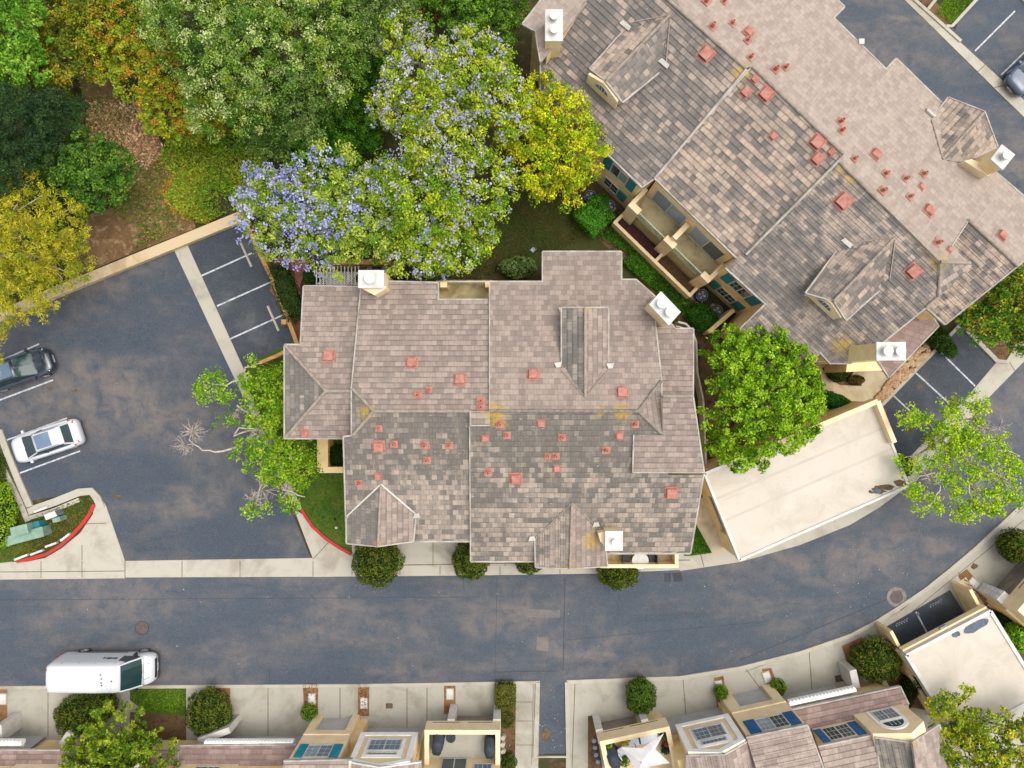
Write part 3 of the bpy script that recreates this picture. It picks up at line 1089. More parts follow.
for poly in ([(303, 684), (318, 684), (318, 716), (304, 716)], [(358, 684), (369, 684), (369, 716), (358, 716)], [(444, 684), (455.5, 684), (455.5, 714), (444, 714)], [(-10, 689), (7, 689), (7, 735), (-10, 735)], [(104, 688), (116, 688), (116, 700), (104, 700)], [(205, 688), (230, 688), (230, 712), (212, 722)],
             [(714, 678), (723.5, 676), (727, 703), (717, 707)], [(762, 669), (771, 668), (782, 694), (766, 684)], [(842, 646), (862, 637), (872, 670), (850, 672)], [(958, 576), (967, 569), (992, 598), (984, 610), (970, 596)]):
    sheet('planting_strip', poly, 0.07, 'mulch_red')
sheet('planting_strip', [(496, 684), (516, 683), (515, 768), (497, 790)], 0.07, 'mulch')
sheet('planting_strip', [(588, 716), (594, 716), (606, 790), (588, 790)], 0.07, 'mulch')
sheet('paver_path', [(274, 258), (310, 258), (300, 285), (302, 345), (270, 290)], 0.03, 'paver_red')
sheet('planting_bed', [(920, 0), (927, -10), (952, 22), (943, 28)], 0.07, 'mulch')
sheet('planting_bed', [(966, 328), (1024, 255), (1080, 255), (1060, 300), (1022, 336), (1012, 350), (1004, 362), (996, 360)], 0.06, 'mulch')
sheet('entry_path', [(812, 362), (830, 362), (838, 380), (848, 383), (872, 372), (890, 380), (868, 402), (840, 402), (815, 412), (790, 420), (770, 430), (770, 380)], 0.05, 'concrete_warm')
sheet('entry_patio', [(846, 384), (862, 358), (905, 350), (880, 398), (858, 402)], 0.055, 'concrete_old')
sheet('planting_bed', [(822, 368), (832, 366), (848, 380), (860, 376), (862, 386), (840, 385), (828, 378)], 0.07, 'mulch')
sheet('planting_bed', [(700, 560), (700, 320), (830, 340), (820, 400), (800, 410), (790, 420)], 0.03, 'mulch')
sheet('side_path', [(700, 500), (712, 486), (738, 548), (712, 556), (700, 552), (688, 523)], 0.05, 'concrete_old')
sheet('planting_bed', [(565, 195), (600, 180), (640, 230), (700, 300), (730, 330), (700, 345), (660, 300), (600, 240)], 0.026, 'mulch')
sheet('planting_bed', [(893, 652), (905, 660), (935, 712), (900, 705), (880, 670)], 0.07, 'mulch')
sheet('planting_bed', [(985, 604), (1010, 620), (1050, 650), (1050, 700), (1030, 690)], 0.07, 'mulch')
sheet('carport_verge', [(952, 586), (966, 577), (985, 606), (968, 604)], 0.072, 'concrete_old')
# ================================================================== roof materials
def L3(px, py, z):
    return P(px, py, z)


MT['ridgecap'] = plain('ridgecap', lin(176, 162, 146, 0.72), lin(150, 137, 123, 0.7), 0.9, 4.0)
MT['ridgecap_dark'] = plain('ridgecap_dark', lin(150, 140, 126, 0.8), lin(112, 106, 96, 0.75), 0.9, 4.0)
lic_c = [(L3(496, 413, 8.1), 0.95), (L3(498, 422, 8.0), 0.6), (L3(366, 412, 7.8), 0.7), (L3(378, 545, 6.6), 0.5), (L3(570, 565, 6.0), 0.7), (L3(622, 411, 8.1), 0.8), (L3(600, 411, 8.1), 0.5), (L3(585, 309, 7.9), 0.35), (L3(592, 540, 6.0), 0.9), (L3(505, 424, 8), .35)]
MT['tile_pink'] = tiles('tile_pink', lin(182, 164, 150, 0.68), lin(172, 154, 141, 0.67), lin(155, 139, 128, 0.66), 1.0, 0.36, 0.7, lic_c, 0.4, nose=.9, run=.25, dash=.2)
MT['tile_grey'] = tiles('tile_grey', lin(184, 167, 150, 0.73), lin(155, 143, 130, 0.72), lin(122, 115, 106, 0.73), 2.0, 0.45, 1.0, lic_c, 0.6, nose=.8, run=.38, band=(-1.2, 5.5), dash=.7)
MT['tile_west_shade'] = tiles('tile_west_shade', lin(178, 164, 148, 0.8), lin(146, 137, 126, 0.8), lin(120, 114, 106, 0.8), 3.0, 0.55, 1.0, lic_c, 0.4)  # west slopes: shade of the side away from the light put into colour
lic_n = [(L3(741, 72, 8.4), 0.85), (L3(937, 263, 8.3), 0.75), (L3(841, 170, 8.4), 0.5), (L3(848, 180, 8.3), 0.5), (L3(925, 250, 8.3), 0.4), (L3(842, 345, 6.3), 0.9), (L3(812, 300, 7), 0.6), (L3(606, 81, 8.3), 0.25), (L3(834, 301, 8.3), 0.25)]
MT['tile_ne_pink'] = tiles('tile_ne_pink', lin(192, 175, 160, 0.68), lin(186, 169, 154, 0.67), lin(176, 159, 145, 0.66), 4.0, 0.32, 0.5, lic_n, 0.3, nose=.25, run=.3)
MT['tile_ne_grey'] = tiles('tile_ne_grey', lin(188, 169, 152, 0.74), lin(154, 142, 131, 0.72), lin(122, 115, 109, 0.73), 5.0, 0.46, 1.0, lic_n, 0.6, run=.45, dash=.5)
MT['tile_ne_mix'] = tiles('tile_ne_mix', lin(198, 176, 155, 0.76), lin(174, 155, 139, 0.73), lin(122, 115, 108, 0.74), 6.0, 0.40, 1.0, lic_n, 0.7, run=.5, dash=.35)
MT['tile_south'] = tiles('tile_south', lin(188, 170, 156, 0.74), lin(176, 157, 145, 0.73), lin(158, 141, 130, 0.72), 7.0, 0.35, 0.8, [(L3(380, 768, 6), 0.1), (L3(913, 742, 6.6), 0.5)], 0.35)
MT['tile_low'] = tiles('tile_low', lin(174, 150, 140, 0.74), lin(163, 139, 129, 0.73), lin(148, 125, 116, 0.72), 8.0, 0.35, 0.6, (), 0.3)

# ================================================================== central building
B = thing('townhouse_building', 'large tiled roof building between the car park and the bare flat carport', 'building', P(500, 420, 0))
MN = Pl.slope(P(512, 411, 8.0), (0, 1), 0.33)
MS = Pl.slope(P(512, 411, 8.0), (0, -1), 0.33)
N3 = Pl.slope(P(512, 411, 8.0), (0, 1), 0.33, 0.14)
S3 = Pl.slope(P(512, 411, 8.0), (0, -1), 0.33, 0.14)
LN = Pl.slope(P(340, 391, 7.3), (0, 1), 0.33)
LS = Pl.slope(P(340, 391, 7.3), (0, -1), 0.33)
roof(B, LN, [(285, 345), (301, 345), (304, 286.5), (362, 287), (353, 391), (326, 391)], 'ooo---', 'tile_pink', 0, 0.4)
roof(B, LS, [(326, 391), (353, 391), (353, 438), (285, 438)], '--o-', 'tile_pink', 0, 0.4, seed_shift=7.3)
LW = Pl.three(LN.hit(326, 391), LN.hit(285, 345), LS.hit(285, 438))
roof(B, LW, [(326, 391), (285, 345), (285, 438)], '-o-', 'tile_west_shade', 0, 0.4)
roof(B, MN, [(362, 281), (438, 283), (438, 300), (490, 300), (490, 411), (374, 411), (352, 388)], 'ooo---r', 'tile_pink', 0, 0.35, seed_shift=3.3)
MW = Pl.three(MN.hit(374, 411), MN.hit(352, 388), MS.hit(352, 436))
roof(B, MW, [(374, 411), (352, 388), (352, 436)], '-r-', 'tile_west_shade', 4, 0.2)
roof(B, MS, [(374, 411), (470, 411), (470, 541), (413, 541), (347, 543), (344, 437), (352, 436)], '--oooo-', 'tile_grey', 0, 0.45, seed_shift=1.3)
roof(B, N3, [(490, 411), (490, 282), (543, 282), (543, 252), (621, 252), (621, 280), (636, 280), (655, 297), (655, 324), (661, 380), (638, 411)], 'roooooooo--', 'tile_pink', 0, 0.35, seed_shift=9.3)
roof(B, S3, [(470, 411), (638, 411), (662, 434), (668, 475), (703, 475), (690, 553), (540, 553), (540, 561), (471, 561)], '----oo-or', 'tile_grey', 0, 0.4, seed_shift=5.3)
EH = Pl.three(N3.hit(638, 411), N3.hit(661, 380), S3.hit(662, 434))
roof(B, EH, [(638, 411), (661, 380), (662, 434)], '-r-', 'tile_pink', 4, 0.1, seed_shift=2.2)
AN = Pl.slope(P(680, 396, 7.25), (0, 1), 0.33)
roof(B, AN, [(657, 322), (669, 322), (675, 329), (693, 329), (692.5, 396), (660, 396)], 'oooo--', 'tile_pink', 0, 0.3, seed_shift=6.6, expo=0.22)
BS = Pl.slope(P(680, 434, 7.76), (0, -1), 0.235)
roof(B, BS, [(662.5, 396), (692.5, 396), (703.5, 472), (633, 472), (634, 435), (662.5, 435)], 'rorr--', 'tile_pink', 0, 0.35, seed_shift=8.1)
SD = Pl.slope(P(480, 410, 8.2), (0, -1), 0.05)
roof(B, SD, [(471, 411), (490, 411), (490, 425), (471, 425)], '--rr', 'tile_pink', None, 0.1)
# ridges and hips
Z = Vector((0, 0, 0.05))
for a, b in ((LN.hit(326, 391), LN.hit(353, 391)), (LN.hit(285, 345), LN.hit(326, 391)), (LS.hit(286, 437), LS.hit(326, 391)), (MN.hit(374, 411), MN.hit(470, 411)), (MN.hit(353, 389), MN.hit(374, 411)), (MS.hit(353, 435), MS.hit(374, 411))):
    ridge(B, a + Z, b + Z)
for a, b in ((N3.hit(490, 411), N3.hit(638, 411)), (N3.hit(661, 381), N3.hit(638, 411)), (S3.hit(661, 433), S3.hit(638, 411))):
    ridge(B, a + Z, b + Z, 'ridgecap_dark')
ridge(B, BS.hit(663, 396) + Z, BS.hit(692, 396) + Z)


def dormer(parent, host, apex, front, eL, eR, vL, vR, matL, matR, pitch, along, walls=5.0, win=None, dz=0.0, ext=0.25, trim='gutter'):
    """gabled dormer: ridge runs level from apex (on the host slope) to front"""
    a = host.hit(*apex)
    al = Vector((along[0], along[1], 0)).normalized()
    side = Vector((al.y, -al.x, 0))
    a = a + Vector((0, 0, dz))
    out = {}
    D = thing_part('dormer', parent)
    for nm, dv, e, vv, m, sh in (('L', -side, eL, vL, matL, 1.7), ('R', side, eR, vR, matR, 4.4)):
        pl = Pl.slope(a, (dv.x, dv.y), pitch)
        if nm == 'R':
            poly = [apex, front, e, vv] if len(vv) == 2 else [apex, front, e] + list(vv)
            fl = '-ro-'
        else:
            poly = [apex, vv, e, front]
            fl = '-or-'
        roof(D, pl, poly, fl, m, walls, 0.22, thick=0.1, seed_shift=sh, trim='gutter')
        out[nm] = pl
    fr = out['L'].hit(*front)
    ridge(D, a + Z * 0.5, fr + Z * 0.5, 'ridgecap', 0.08, 0.36)
    for nm, vv in (('L', vL), ('R', vR)):
        mb = MB()
        e = host.hit(*vv) + Vector((0, 0, .06))
        mb.tube([a + Vector((0, 0, .05)), a.lerp(e, .5) + Vector((0, 0, .03)), e], .055 if trim == 'white' else .035, 6)
        mb.build('valley_flashing', 'trim' if trim == 'white' else 'ridgecap', D)
    return D, out, fr


def thing_part(name, parent):
    """an Empty part whose meshes are its sub-parts"""
    o = bpy.data.objects.new(name, None)
    COL.objects.link(o)
    setparent(o, parent)
    return o


dormer(B, N3, (585, 397), (585, 308), (562, 308), (608, 308), (562, 371), (608, 371), 'tile_west_shade', 'tile_pink', 0.5, (0, 1), 5.8)
dormer(B, MS, (381, 484), (378, 546), (413, 541), (347, 543), (416, 514), (347, 516), 'tile_pink', 'tile_west_shade', 0.33, (0, -1), 4.0, trim='white')
dormer(B, S3, (572, 503), (570, 568), (607, 566), (536, 567), (604, 534), (535, 538), 'tile_pink', 'tile_grey', 0.35, (0, -1), 3.5)
# white flashing ears beside the dormers
for pl, x, y in ((N3, 558, 365), (N3, 610, 366), (MS, 417, 515), (S3, 532, 538), (S3, 596, 524), (N3, 562, 310)):
    p, u, v, n = frame_on(pl, x, y)
    mb = MB()
    p = p + n * 0.07
    s = 0.22
    mb.prism([p - u * s - v * s * 0.7, p + u * s - v * s * 0.4, p + u * s * 0.5 + v * s, p - u * s * 0.6 + v * s * 0.8],
             [p - u * s - v * s * 0.7 + n * 0.05, p + u * s - v * s * 0.4 + n * 0.05, p + u * s * 0.5 + v * s + n * 0.12, p - u * s * 0.6 + v * s * 0.8 + n * 0.12])
    mb.build('flashing', 'trim', B)
# chimneys
chimney(B, [(358, 270), (384, 270), (384, 288), (358, 288)], 7.4, 2.0, 1, 'stucco_pale', fr=0.3)
mb = MB()
q = [P(359, 286, 7.0), P(386, 286, 7.0), P(385, 289, 7.0), P(376, 296, 6.6), P(361, 288, 7.0)]
mb.prism([(p.x, p.y, 5.0) for p in ccw(q)], [(p.x, p.y, 7.0) for p in ccw(q)])
mb.build('chimney_saddle', 'stucco_pale', B)
chimney(B, [(661, 291), (681, 312), (669, 325.5), (649, 304.5)], 8.3, 0.2, 2, 'stucco_pale', fr=0.27)
ch = chimney(B, [(605, 531), (623, 531), (623, 551), (605, 551)], 7.2, 3.0, 1, 'stucco_pale', fr=0.16)
mb = MB()
q = ccw([P(598, 533, 6.6), P(606, 531, 6.6), P(606, 548, 6.6), P(600, 541, 6.6)])
mb.prism([(p.x, p.y, 4.5) for p in q], [(p.x, p.y, 6.7) for p in q])
mb.build('chimney_saddle', 'stucco_pale', B)
# roof vents
for x, y in ((329, 357),):
    vent(B, LN, x, y)
for x, y in ((412, 363), (460, 380)):
    vent(B, MN, x, y)
for x, y in ((533, 375), (622, 393)):
    vent(B, N3, x, y)
vent(B, MS, 379, 446)
for x, y in ((516, 478), (671, 492)):
    vent(B, S3, x, y)
for pl, pts in ((LS, [(305, 433)]), (MN, [(418, 395), (429, 390), (481, 401), (481, 407)]), (MS, [(379, 428), (394, 444), (425, 445), (449, 445), (427, 460), (359, 483), (378, 476)]), (S3, [(485, 438), (500, 424), (507, 435), (541, 423), (562, 437), (548, 456), (556, 456), (557, 468), (619, 435), (635, 424), (488, 472), (606, 450)])):
    for x, y in pts:
        if random.random() < 0.45 and pl is not MN:
            vent(B, pl, x, y, 0.62)
        else:
            pipe(B, pl, x, y, 1.15)
# north balcony in the roof notch
FN = Fac((1, 0), (0, 1), 0)
mb = MB()
mb.flat([P(436, 280, 3.0), P(492, 280, 3.0), P(492, 303, 3.0), P(436, 303, 3.0)], 0.0, 3.0)
mb.build('balcony_floor', 'deck', B)
for x in (443.5, 488.5):
    mb = MB()
    p = P(x, 284.5, 4.6)
    mb.box(p.x - 0.2, p.x + 0.2, p.y - 0.17, p.y + 0.17, 3.0, 4.6)
    mb.build('balcony_post', 'stucco', B)
mb = MB()
a, b = P(438, 281.5, 4.1), P(490, 281.5, 4.1)
mb.box(a.x, b.x, a.y - 0.04, a.y + 0.04, 3.95, 4.05)
for i in range(26):
    x = a.x + (b.x - a.x) * i / 25
    mb.box(x - 0.015, x + 0.015, a.y - 0.02, a.y + 0.02, 3.0, 3.96)
mb.build('balcony_railing', 'trim', B)
# south balcony with its parapet
q0, q1 = P(601, 553, 3.6), P(678.5, 568, 3.6)
mb = MB()
mb.box(q0.x, q1.x, q1.y, q0.y + 0.6, 2.2, 2.62)
mb.build('balcony_floor', 'deck', B)
mb = MB()
mb.box(q0.x, q1.x, q1.y, q1.y + 0.22, 2.1, 3.6)
mb.box(q1.x - 0.22, q1.x, q1.y + 0.222, q0.y + 0.6, 2.1, 3.6)
mb.box(q0.x, q0.x + 0.2, q1.y + 0.222, q0.y + 0.6, 2.1, 3.6)
mb.build('balcony_parapet', 'stucco_pale', B)
# low walls west of the building
W = tag(MB().flat([P(317, 436, 1.5), P(328, 436, 1.5), P(328, 467, 1.5), P(343, 467, 1.5), P(343, 473, 1.5), P(317, 473, 1.5)], 0, 1.5).build('garden_wall', 'stucco'), 'L-shaped cream garden wall stepping out from under the hipped west roof corner', 'wall')
mb = MB()
pts = [P(678, 322, 1.0), P(686, 324, 1.0), P(692, 331, 1.0), P(696, 342, 1.0), P(697, 372, 1.0), P(703, 400, 1.0), P(706, 468, 1.0)]
strip(mb, pts, 0.12, 0.0, 1.1)
tag(mb.build('garden_wall', 'trim'), 'thin pale curved wall bending round the patio beside the twin-flue chimney', 'wall')
mb = MB()
strip(mb, [P(676, 326, 1.2), P(684, 328, 1.2), P(688, 336, 1.2)], 0.06, 0.0, 1.2)
mb.flat([P(672, 324, 0.1), P(688, 324, 0.1), P(693, 345, 0.1), P(672, 345, 0.1)], 0.0, 0.1, 1)
tag(mb.build('patio_rail', ['trim', 'concrete_warm']), 'small brown paved patio with a pale handrail under the twin-flue chimney', 'patio')
# white lattice pergola
t = thing('lattice_pergola', 'white diagonal lattice pergola top beside the square chimney cap', 'pergola', P(338, 278, 0))
mb = MB()
z = 2.6
a, b = P(317, 272, z), P(359, 285, z)
w, h = b.x - a.x, a.y - b.y
for k in range(-4, 30):
    x = a.x + k * 0.14
    for s in (1, -1):
        x0 = x if s > 0 else x + h
        x1 = x0 + s * h
        pa, pb = Vector((x0, b.y, z + 0.02 * (s > 0))), Vector((x1, a.y, z + 0.02 * (s > 0)))
        if min(x0, x1) < a.x or max(x0, x1) > b.x:
            continue
        strip(mb, [pa, pb], 0.045, pa.z, pa.z + 0.018)
mb.build('lattice', 'white', t)
mb = MB()
for i in range(13):
    x = a.x + w * i / 12
    mb.box(x - 0.03, x + 0.03, b.y, a.y + 0.35, z + 0.04, z + 0.12)
mb.build('rafter', 'white', t)
for x, y in ((a.x + .1, a.y - .05), (b.x - .1, a.y - .05), (a.x + .1, b.y + .1), (b.x - .1, b.y + .1)):
    mb = MB()
    mb.box(x - 0.05, x + 0.05, y - 0.05, y + 0.05, 0, z)
    mb.build('post', 'white', t)
# timber beam and planter trough behind the chimney
mb = MB()
a, b = P(330, 259.5, 1.8), P(391, 264.5, 1.8)
mb.box(a.x, b.x, b.y, a.y, 0.0, 1.8)
tag(mb.build('timber_fence', 'timber'), 'orange timber fence top under the purple blossom behind the square chimney', 'fence')
t = thing('grill_cart', 'pale grill cart with a dark lid between chimney and timber fence', 'grill', P(377, 267, 0))
a, b = P(367, 264.5, 1.0), P(387, 271, 1.0)
mb = MB()
mb.box(a.x, b.x, b.y, a.y, 0.1, 0.92)
mb.build('cabinet', 'steel', t)
mb = MB()
mb.box(a.x + .32, b.x - .36, b.y + .03, a.y - .03, 0.92, 1.15)
mb.build('lid', 'black', t, bevel=0.05)
mb = MB()
mb.tube([(a.x + .4, b.y + .06, 1.17), (b.x - .45, b.y + .06, 1.17)], 0.02, 6)
mb.build('handle', 'steel', t)

# ================================================================== north-east building
d43, n43 = Vector((0.731, -0.682, 0)), Vector((0.682, 0.731, 0))      # along the ridge, up to the ridge
E = thing('townhouse_building', 'long diagonal tiled building with gabled dormers, teal shutters and many red roof vents', 'building', P(800, 180, 0))
ZR = 8.5
SW1 = Pl.slope(P(712, 37, ZR), (-n43.x, -n43.y), 0.33)
SW2 = Pl.slope(P(790, 98, ZR + .2), (-n43.x, -n43.y), 0.33)
SW3 = Pl.slope(P(889, 212, ZR), (-n43.x, -n43.y), 0.33)
NE = Pl.slope(P(712, 37, ZR), (n43.x, n43.y), 0.33)
NWp = Pl.slope(SW1.hit(586, 3), (-d43.x, -d43.y), 0.33)
roof(E, SW1, [(586, 3), (640, -72), (680, 8), (746, 69), (655, 178), (642, 187), (607, 153), (541, 90), (541, 62), (564, 33)], '----rooo--', 'tile_ne_grey', 0, 0.12)
roof(E, NWp, [(523, 24), (543, -2), (600, -75), (645, -75), (586, 3), (564, 33), (541, 62), (538, 46), (536, 31)], 'ooo---ooo', 'tile_ne_pink', 0, 0.4, seed_shift=3.2)
roof(E, SW2, [(752, 67), (843, 155), (745, 255), (736, 257), (655, 178)], '-roor', 'tile_ne_mix', 0, 0.1, seed_shift=5.1)
roof(E, SW3, [(838, 161), (940, 262), (938, 297), (926, 307), (884, 341), (850, 363), (830, 363), (820, 352), (801, 371), (740, 329), (766, 304), (726, 268)], '--roooooooo-', 'tile_ne_grey', 0, 0.15, seed_shift=8.8)
roof(E, NE, [(640, -72), (680, 8), (745, 68), (752, 67), (844, 155), (838, 161), (940, 262), (969, 263), (951, 246), (968, 220), (1017, 266), (1090, 200), (1024, 197), (990, 168), (942, 104), (896, 59), (886, 70), (833, 18), (844, 7), (770, -62)], '--------r-oooooooooo', 'tile_ne_pink', 0, 0.4, seed_shift=1.9)
EE = Pl.slope(NE.hit(968, 220), (-n43.x, -n43.y), 0.33, 0.05)
roof(E, EE, [(968, 220), (1017, 266), (945, 324), (926, 307), (938, 297), (951, 246)], '-oor-r', 'tile_ne_mix', 0, 0.3, seed_shift=4.4)
EHp = Pl.three(NE.hit(940, 262), NE.hit(972, 265), SW3.hit(938, 298))
roof(E, EHp, [(940, 262), (972, 265), (938, 298)], '---', 'tile_ne_grey', None, 0.1)
for a, b in ((SW1.hit(645, -20), SW1.hit(746, 69)), (SW2.hit(752, 67), SW2.hit(843, 154)), (SW3.hit(838, 161), SW3.hit(940, 262)), (EE.hit(968, 220), EE.hit(1017, 266)), (NE.hit(940, 262), NE.hit(969, 263)), (SW3.hit(940, 262), SW3.hit(938, 297)), (SW3.hit(938, 297), SW3.hit(926, 307)), (SW1.hit(564, 33), SW1.hit(586, 3))):
    ridge(E, a + Z, b + Z)
for pl, pts in ((SW2, ((842, 157), (745, 255))), (SW1, ((746, 70), (656, 177)))):
    mb = MB()
    u, v = [pl.hit(*p) for p in pts]
    up = Vector((0, 0, .10 if pl is SW1 else .14))
    mb.tube([u + up, v + up], .085, 6)
    mb.build('rake_cap', 'gutter', E)
# lower lean-to roof over the entry
LT = Pl.slope(P(920, 318, 3.6), (0.682 * 0.2 - 0.6, -0.78), 0.16)
LT = Pl.slope(P(930, 320, 3.7), (d43.x * .4 - n43.x * .9, d43.y * .4 - n43.y * .9), 0.12)
roof(E, LT, [(880, 345), (926, 307), (938, 326), (889, 377), (878, 360)], '-ooo-', 'tile_low', 2.4, 0.2, expo=0.9, step=0.01)
mb = MB()
mb.flat([P(848, 357, 3.2), P(884, 352, 3.2), (P(889, 370, 3.2)), P(846, 372, 3.2)], 0, 3.2)
mb.build('wall', 'stucco', E)


def gable_front(D, pl, fr, half, mat='stucco', win=True, al=None, base=5.5, depth=0.2, winmat='glass'):
    """wall under the gable of a dormer, facing along -al, with an arched light"""
    f = Fac((al.y, -al.x), (al.x, al.y), 0)
    q = f.n.dot(fr) - depth
    f.q = q
    p0 = f.t.dot(fr)
    mb = MB()
    sl = (pl.a ** 2 + pl.b ** 2) ** .5
    pr = [(p0 - half, base), (p0 + half, base), (p0 + half, fr.z - sl * half - 0.1), (p0, fr.z - 0.1), (p0 - half, fr.z - sl * half - 0.1)]
    lo = [f.pt(p, z, -0.15) for p, z in pr]
    hi = [f.pt(p, z, 0.0) for p, z in pr]
    mb.prism(lo, hi)
    mb.build('wall', mat, D)
    if win:
        wb = MB()
        f.arch(wb, p0 - 0.52, p0 + 0.52, fr.z - 1.0, fr.z - 0.42, -0.02, 0.05)
        w = wb.build('window', 'trim', D)
        gb = MB()
        f.arch(gb, p0 - 0.44, p0 + 0.44, fr.z - 0.95, fr.z - 0.5, 0.0, 0.06)
        g = gb.build('pane', winmat, D)
        kb = MB()
        for k in (-0.2, 0.0, 0.2):
            f.box(kb, p0 + k - 0.02, p0 + k + 0.02, fr.z - 0.95, fr.z - 0.55, 0.05, 0.075)
        kb.build('muntin', 'trim', D)
    return f


for apex, front, eL, eR, vL, vR, mL, mR in (((670, 15), (606, 81), (622.5, 102), (590, 69), (665.5, 67), (631, 23), 'tile_ne_grey', 'tile_ne_mix'),
                                          ((895, 237), (833.6, 301), (846, 320), (806, 293), (889, 281), (842, 244), 'tile_ne_mix', 'tile_ne_mix')):
    host = SW1 if apex[0] < 700 else SW3
    D, pls, fr = dormer(E, host, apex, front, eL, eR, vL, vR, mL, mR, 0.5, (-n43.x, -n43.y), 6.0, trim='trim')
    gable_front(D, pls['L'], fr, 1.12, 'stucco_pale', True, -n43, 5.2, -0.14)
D, pls, fr = dormer(E, NE, (942, 159), (984, 112), (948, 98), (997, 147), (931, 120), (962, 163), 'tile_ne_mix', 'tile_ne_mix', 0.45, (n43.x, n43.y), 4.5, trim='trim')
for pl, x, y in ((SW1, 626, 26), (SW1, 664.5, 64), (SW3, 847, 243), (NE, 929, 114)):
    p, u, v, n = frame_on(pl, x, y)
    mb = MB()
    p = p + n * 0.07
    s = 0.26
    mb.prism([p - u * s * 1.4 - v * s * 0.5, p + u * s * 1.2 - v * s * 0.4, p + u * s + v * s * .5, p - u * s * 1.2 + v * s * 0.4],
             [p - u * s * 1.4 - v * s * 0.5 + n * 0.06, p + u * s * 1.2 - v * s * 0.4 + n * .06, p + u * s + v * s * .5 + n * .12, p - u * s * 1.2 + v * s * 0.4 + n * .12])
    mb.build('flashing', 'trim', E)
chimney(E, [(545, 9), (563, 9), (563, 41), (545, 41)], 8.7, 2.0, 2, fr=0.24)
chimney(E, [(876.5, 342), (906, 342), (906, 360.5), (876.5, 360.5)], 9.7, 2.0, 2, fr=0.26)
chimney(E, [(1002, 144), (1015.5, 154.5), (1003, 170), (990.5, 159)], 8.6, 3.0, 1, fr=0.24)
mb = MB()
q = ccw([P(963, 161.5, 7.3), P(974, 158, 7.6), P(990, 160, 8.0), P(1000, 170, 8.0), P(983, 178, 7.0)])
mb.prism([(p.x, p.y, 5.5) for p in q], [(p.x, p.y, 7.4) for p in q])
mb.build('chimney_saddle', 'stucco_pale', E)
for pl, lst in ((SW1, [(706, 54, 1.05)]), (SW2, [(766, 94, 1.1), (746, 92, .8), (817, 142, 1), (817, 159, .9)]), (SW3, [(843, 201, 1.15), (913, 271, 1.15)]), (NE, [(748, 33, .85), (875, 155, .85), (928, 211, .85), (1001, 236, .85), (921, 187, .55), (949, 250, .55)])):
    for x, y, s in lst:
        vent(E, pl, x, y, s)
for x, y in ((755, 79), (773, 136), (831, 152)):
    vent(E, SW2, x, y, 0.6)
for x, y in ((747, 41), (750, 58), (712, 27), (732, 24), (706, 2), (724, 2), (785, 68), (775, 70), (840, 122), (841, 131), (854, 159), (885, 174), (905, 179), (882, 191), (909, 197), (923, 174), (937, 243)):
    pipe(E, NE, x, y, 1.1)
# white gutter outlet boxes on the north-east eave
mb = MB()
p = P(861, 42, 6.3)
mb.box(p.x - .15, p.x + .15, p.y - .15, p.y + .15, 6.0, 6.4)
mb.build('downpipe_head', 'white', E)

# south-west front of that building
T_, N_ = (d43.x, d43.y), (-n43.x, -n43.y)


def eave_fac(pl, a, b, inset):
    u, v = pl.hit(*a), pl.hit(*b)
    t = Vector((v.x - u.x, v.y - u.y, 0)).normalized()
    n = Vector((t.y, -t.x, 0))
    if n.dot(n43) > 0:
        n = -n
    return Fac((t.x, t.y), (n.x, n.y), n.dot(u) - inset)


F1 = eave_fac(SW1, (607, 153), (642, 187), .12)
F2 = eave_fac(SW2, (655, 178), (736, 257), .10)
F3 = eave_fac(SW3, (726, 268), (766, 304), .15)


def hitrect(f, a, b):
    (p0, z0), (p1, z1) = f.hit(*a), f.hit(*b)
    return min(p0, p1), max(p0, p1), min(z0, z1), max(z0, z1)


def span(f, *pts):
    h = [f.hit(*p) for p in pts]
    return min(p for p, _ in h), max(p for p, _ in h)


# section 1
a0, a1 = span(F1, (606, 156), (636, 186))
w = (a1 - a0)
shutter(E, F1, a0, a0 + w * .22, 3.6, 5.2, 'teal', 0.02)
window(E, F1, a0 + w * .24, a0 + w * .76, 3.6, 5.2, 2, (1, 1), glasses=['glass', 'glass_light'])
shutter(E, F1, a0 + w * .78, a1, 3.6, 5.2, 'teal', 0.02)
window(E, F1, a0 + w * .2, a0 + w * .68, 0.9, 2.3, 2, (1, 2))
shutter(E, F1, a0 + w * .70, a0 + w * .95, 0.9, 2.3, 'teal', 0.02)
# section 3
a0, a1 = span(F3, (722, 276), (757, 304))
w = (a1 - a0)
shutter(E, F3, a0, a0 + w * .22, 3.6, 5.2, 'teal', 0.02)
window(E, F3, a0 + w * .24, a0 + w * .74, 3.6, 5.2, 2, (2, 2))
shutter(E, F3, a0 + w * .76, a1, 3.6, 5.2, 'teal', 0.02)
shutter(E, F3, a0, a0 + w * .22, 0.9, 2.4, 'teal', 0.02)
window(E, F3, a0 + w * .24, a0 + w * .74, 0.9, 2.4, 2, (2, 2))
shutter(E, F3, a0 + w * .76, a1, 0.9, 2.4, 'teal', 0.02)
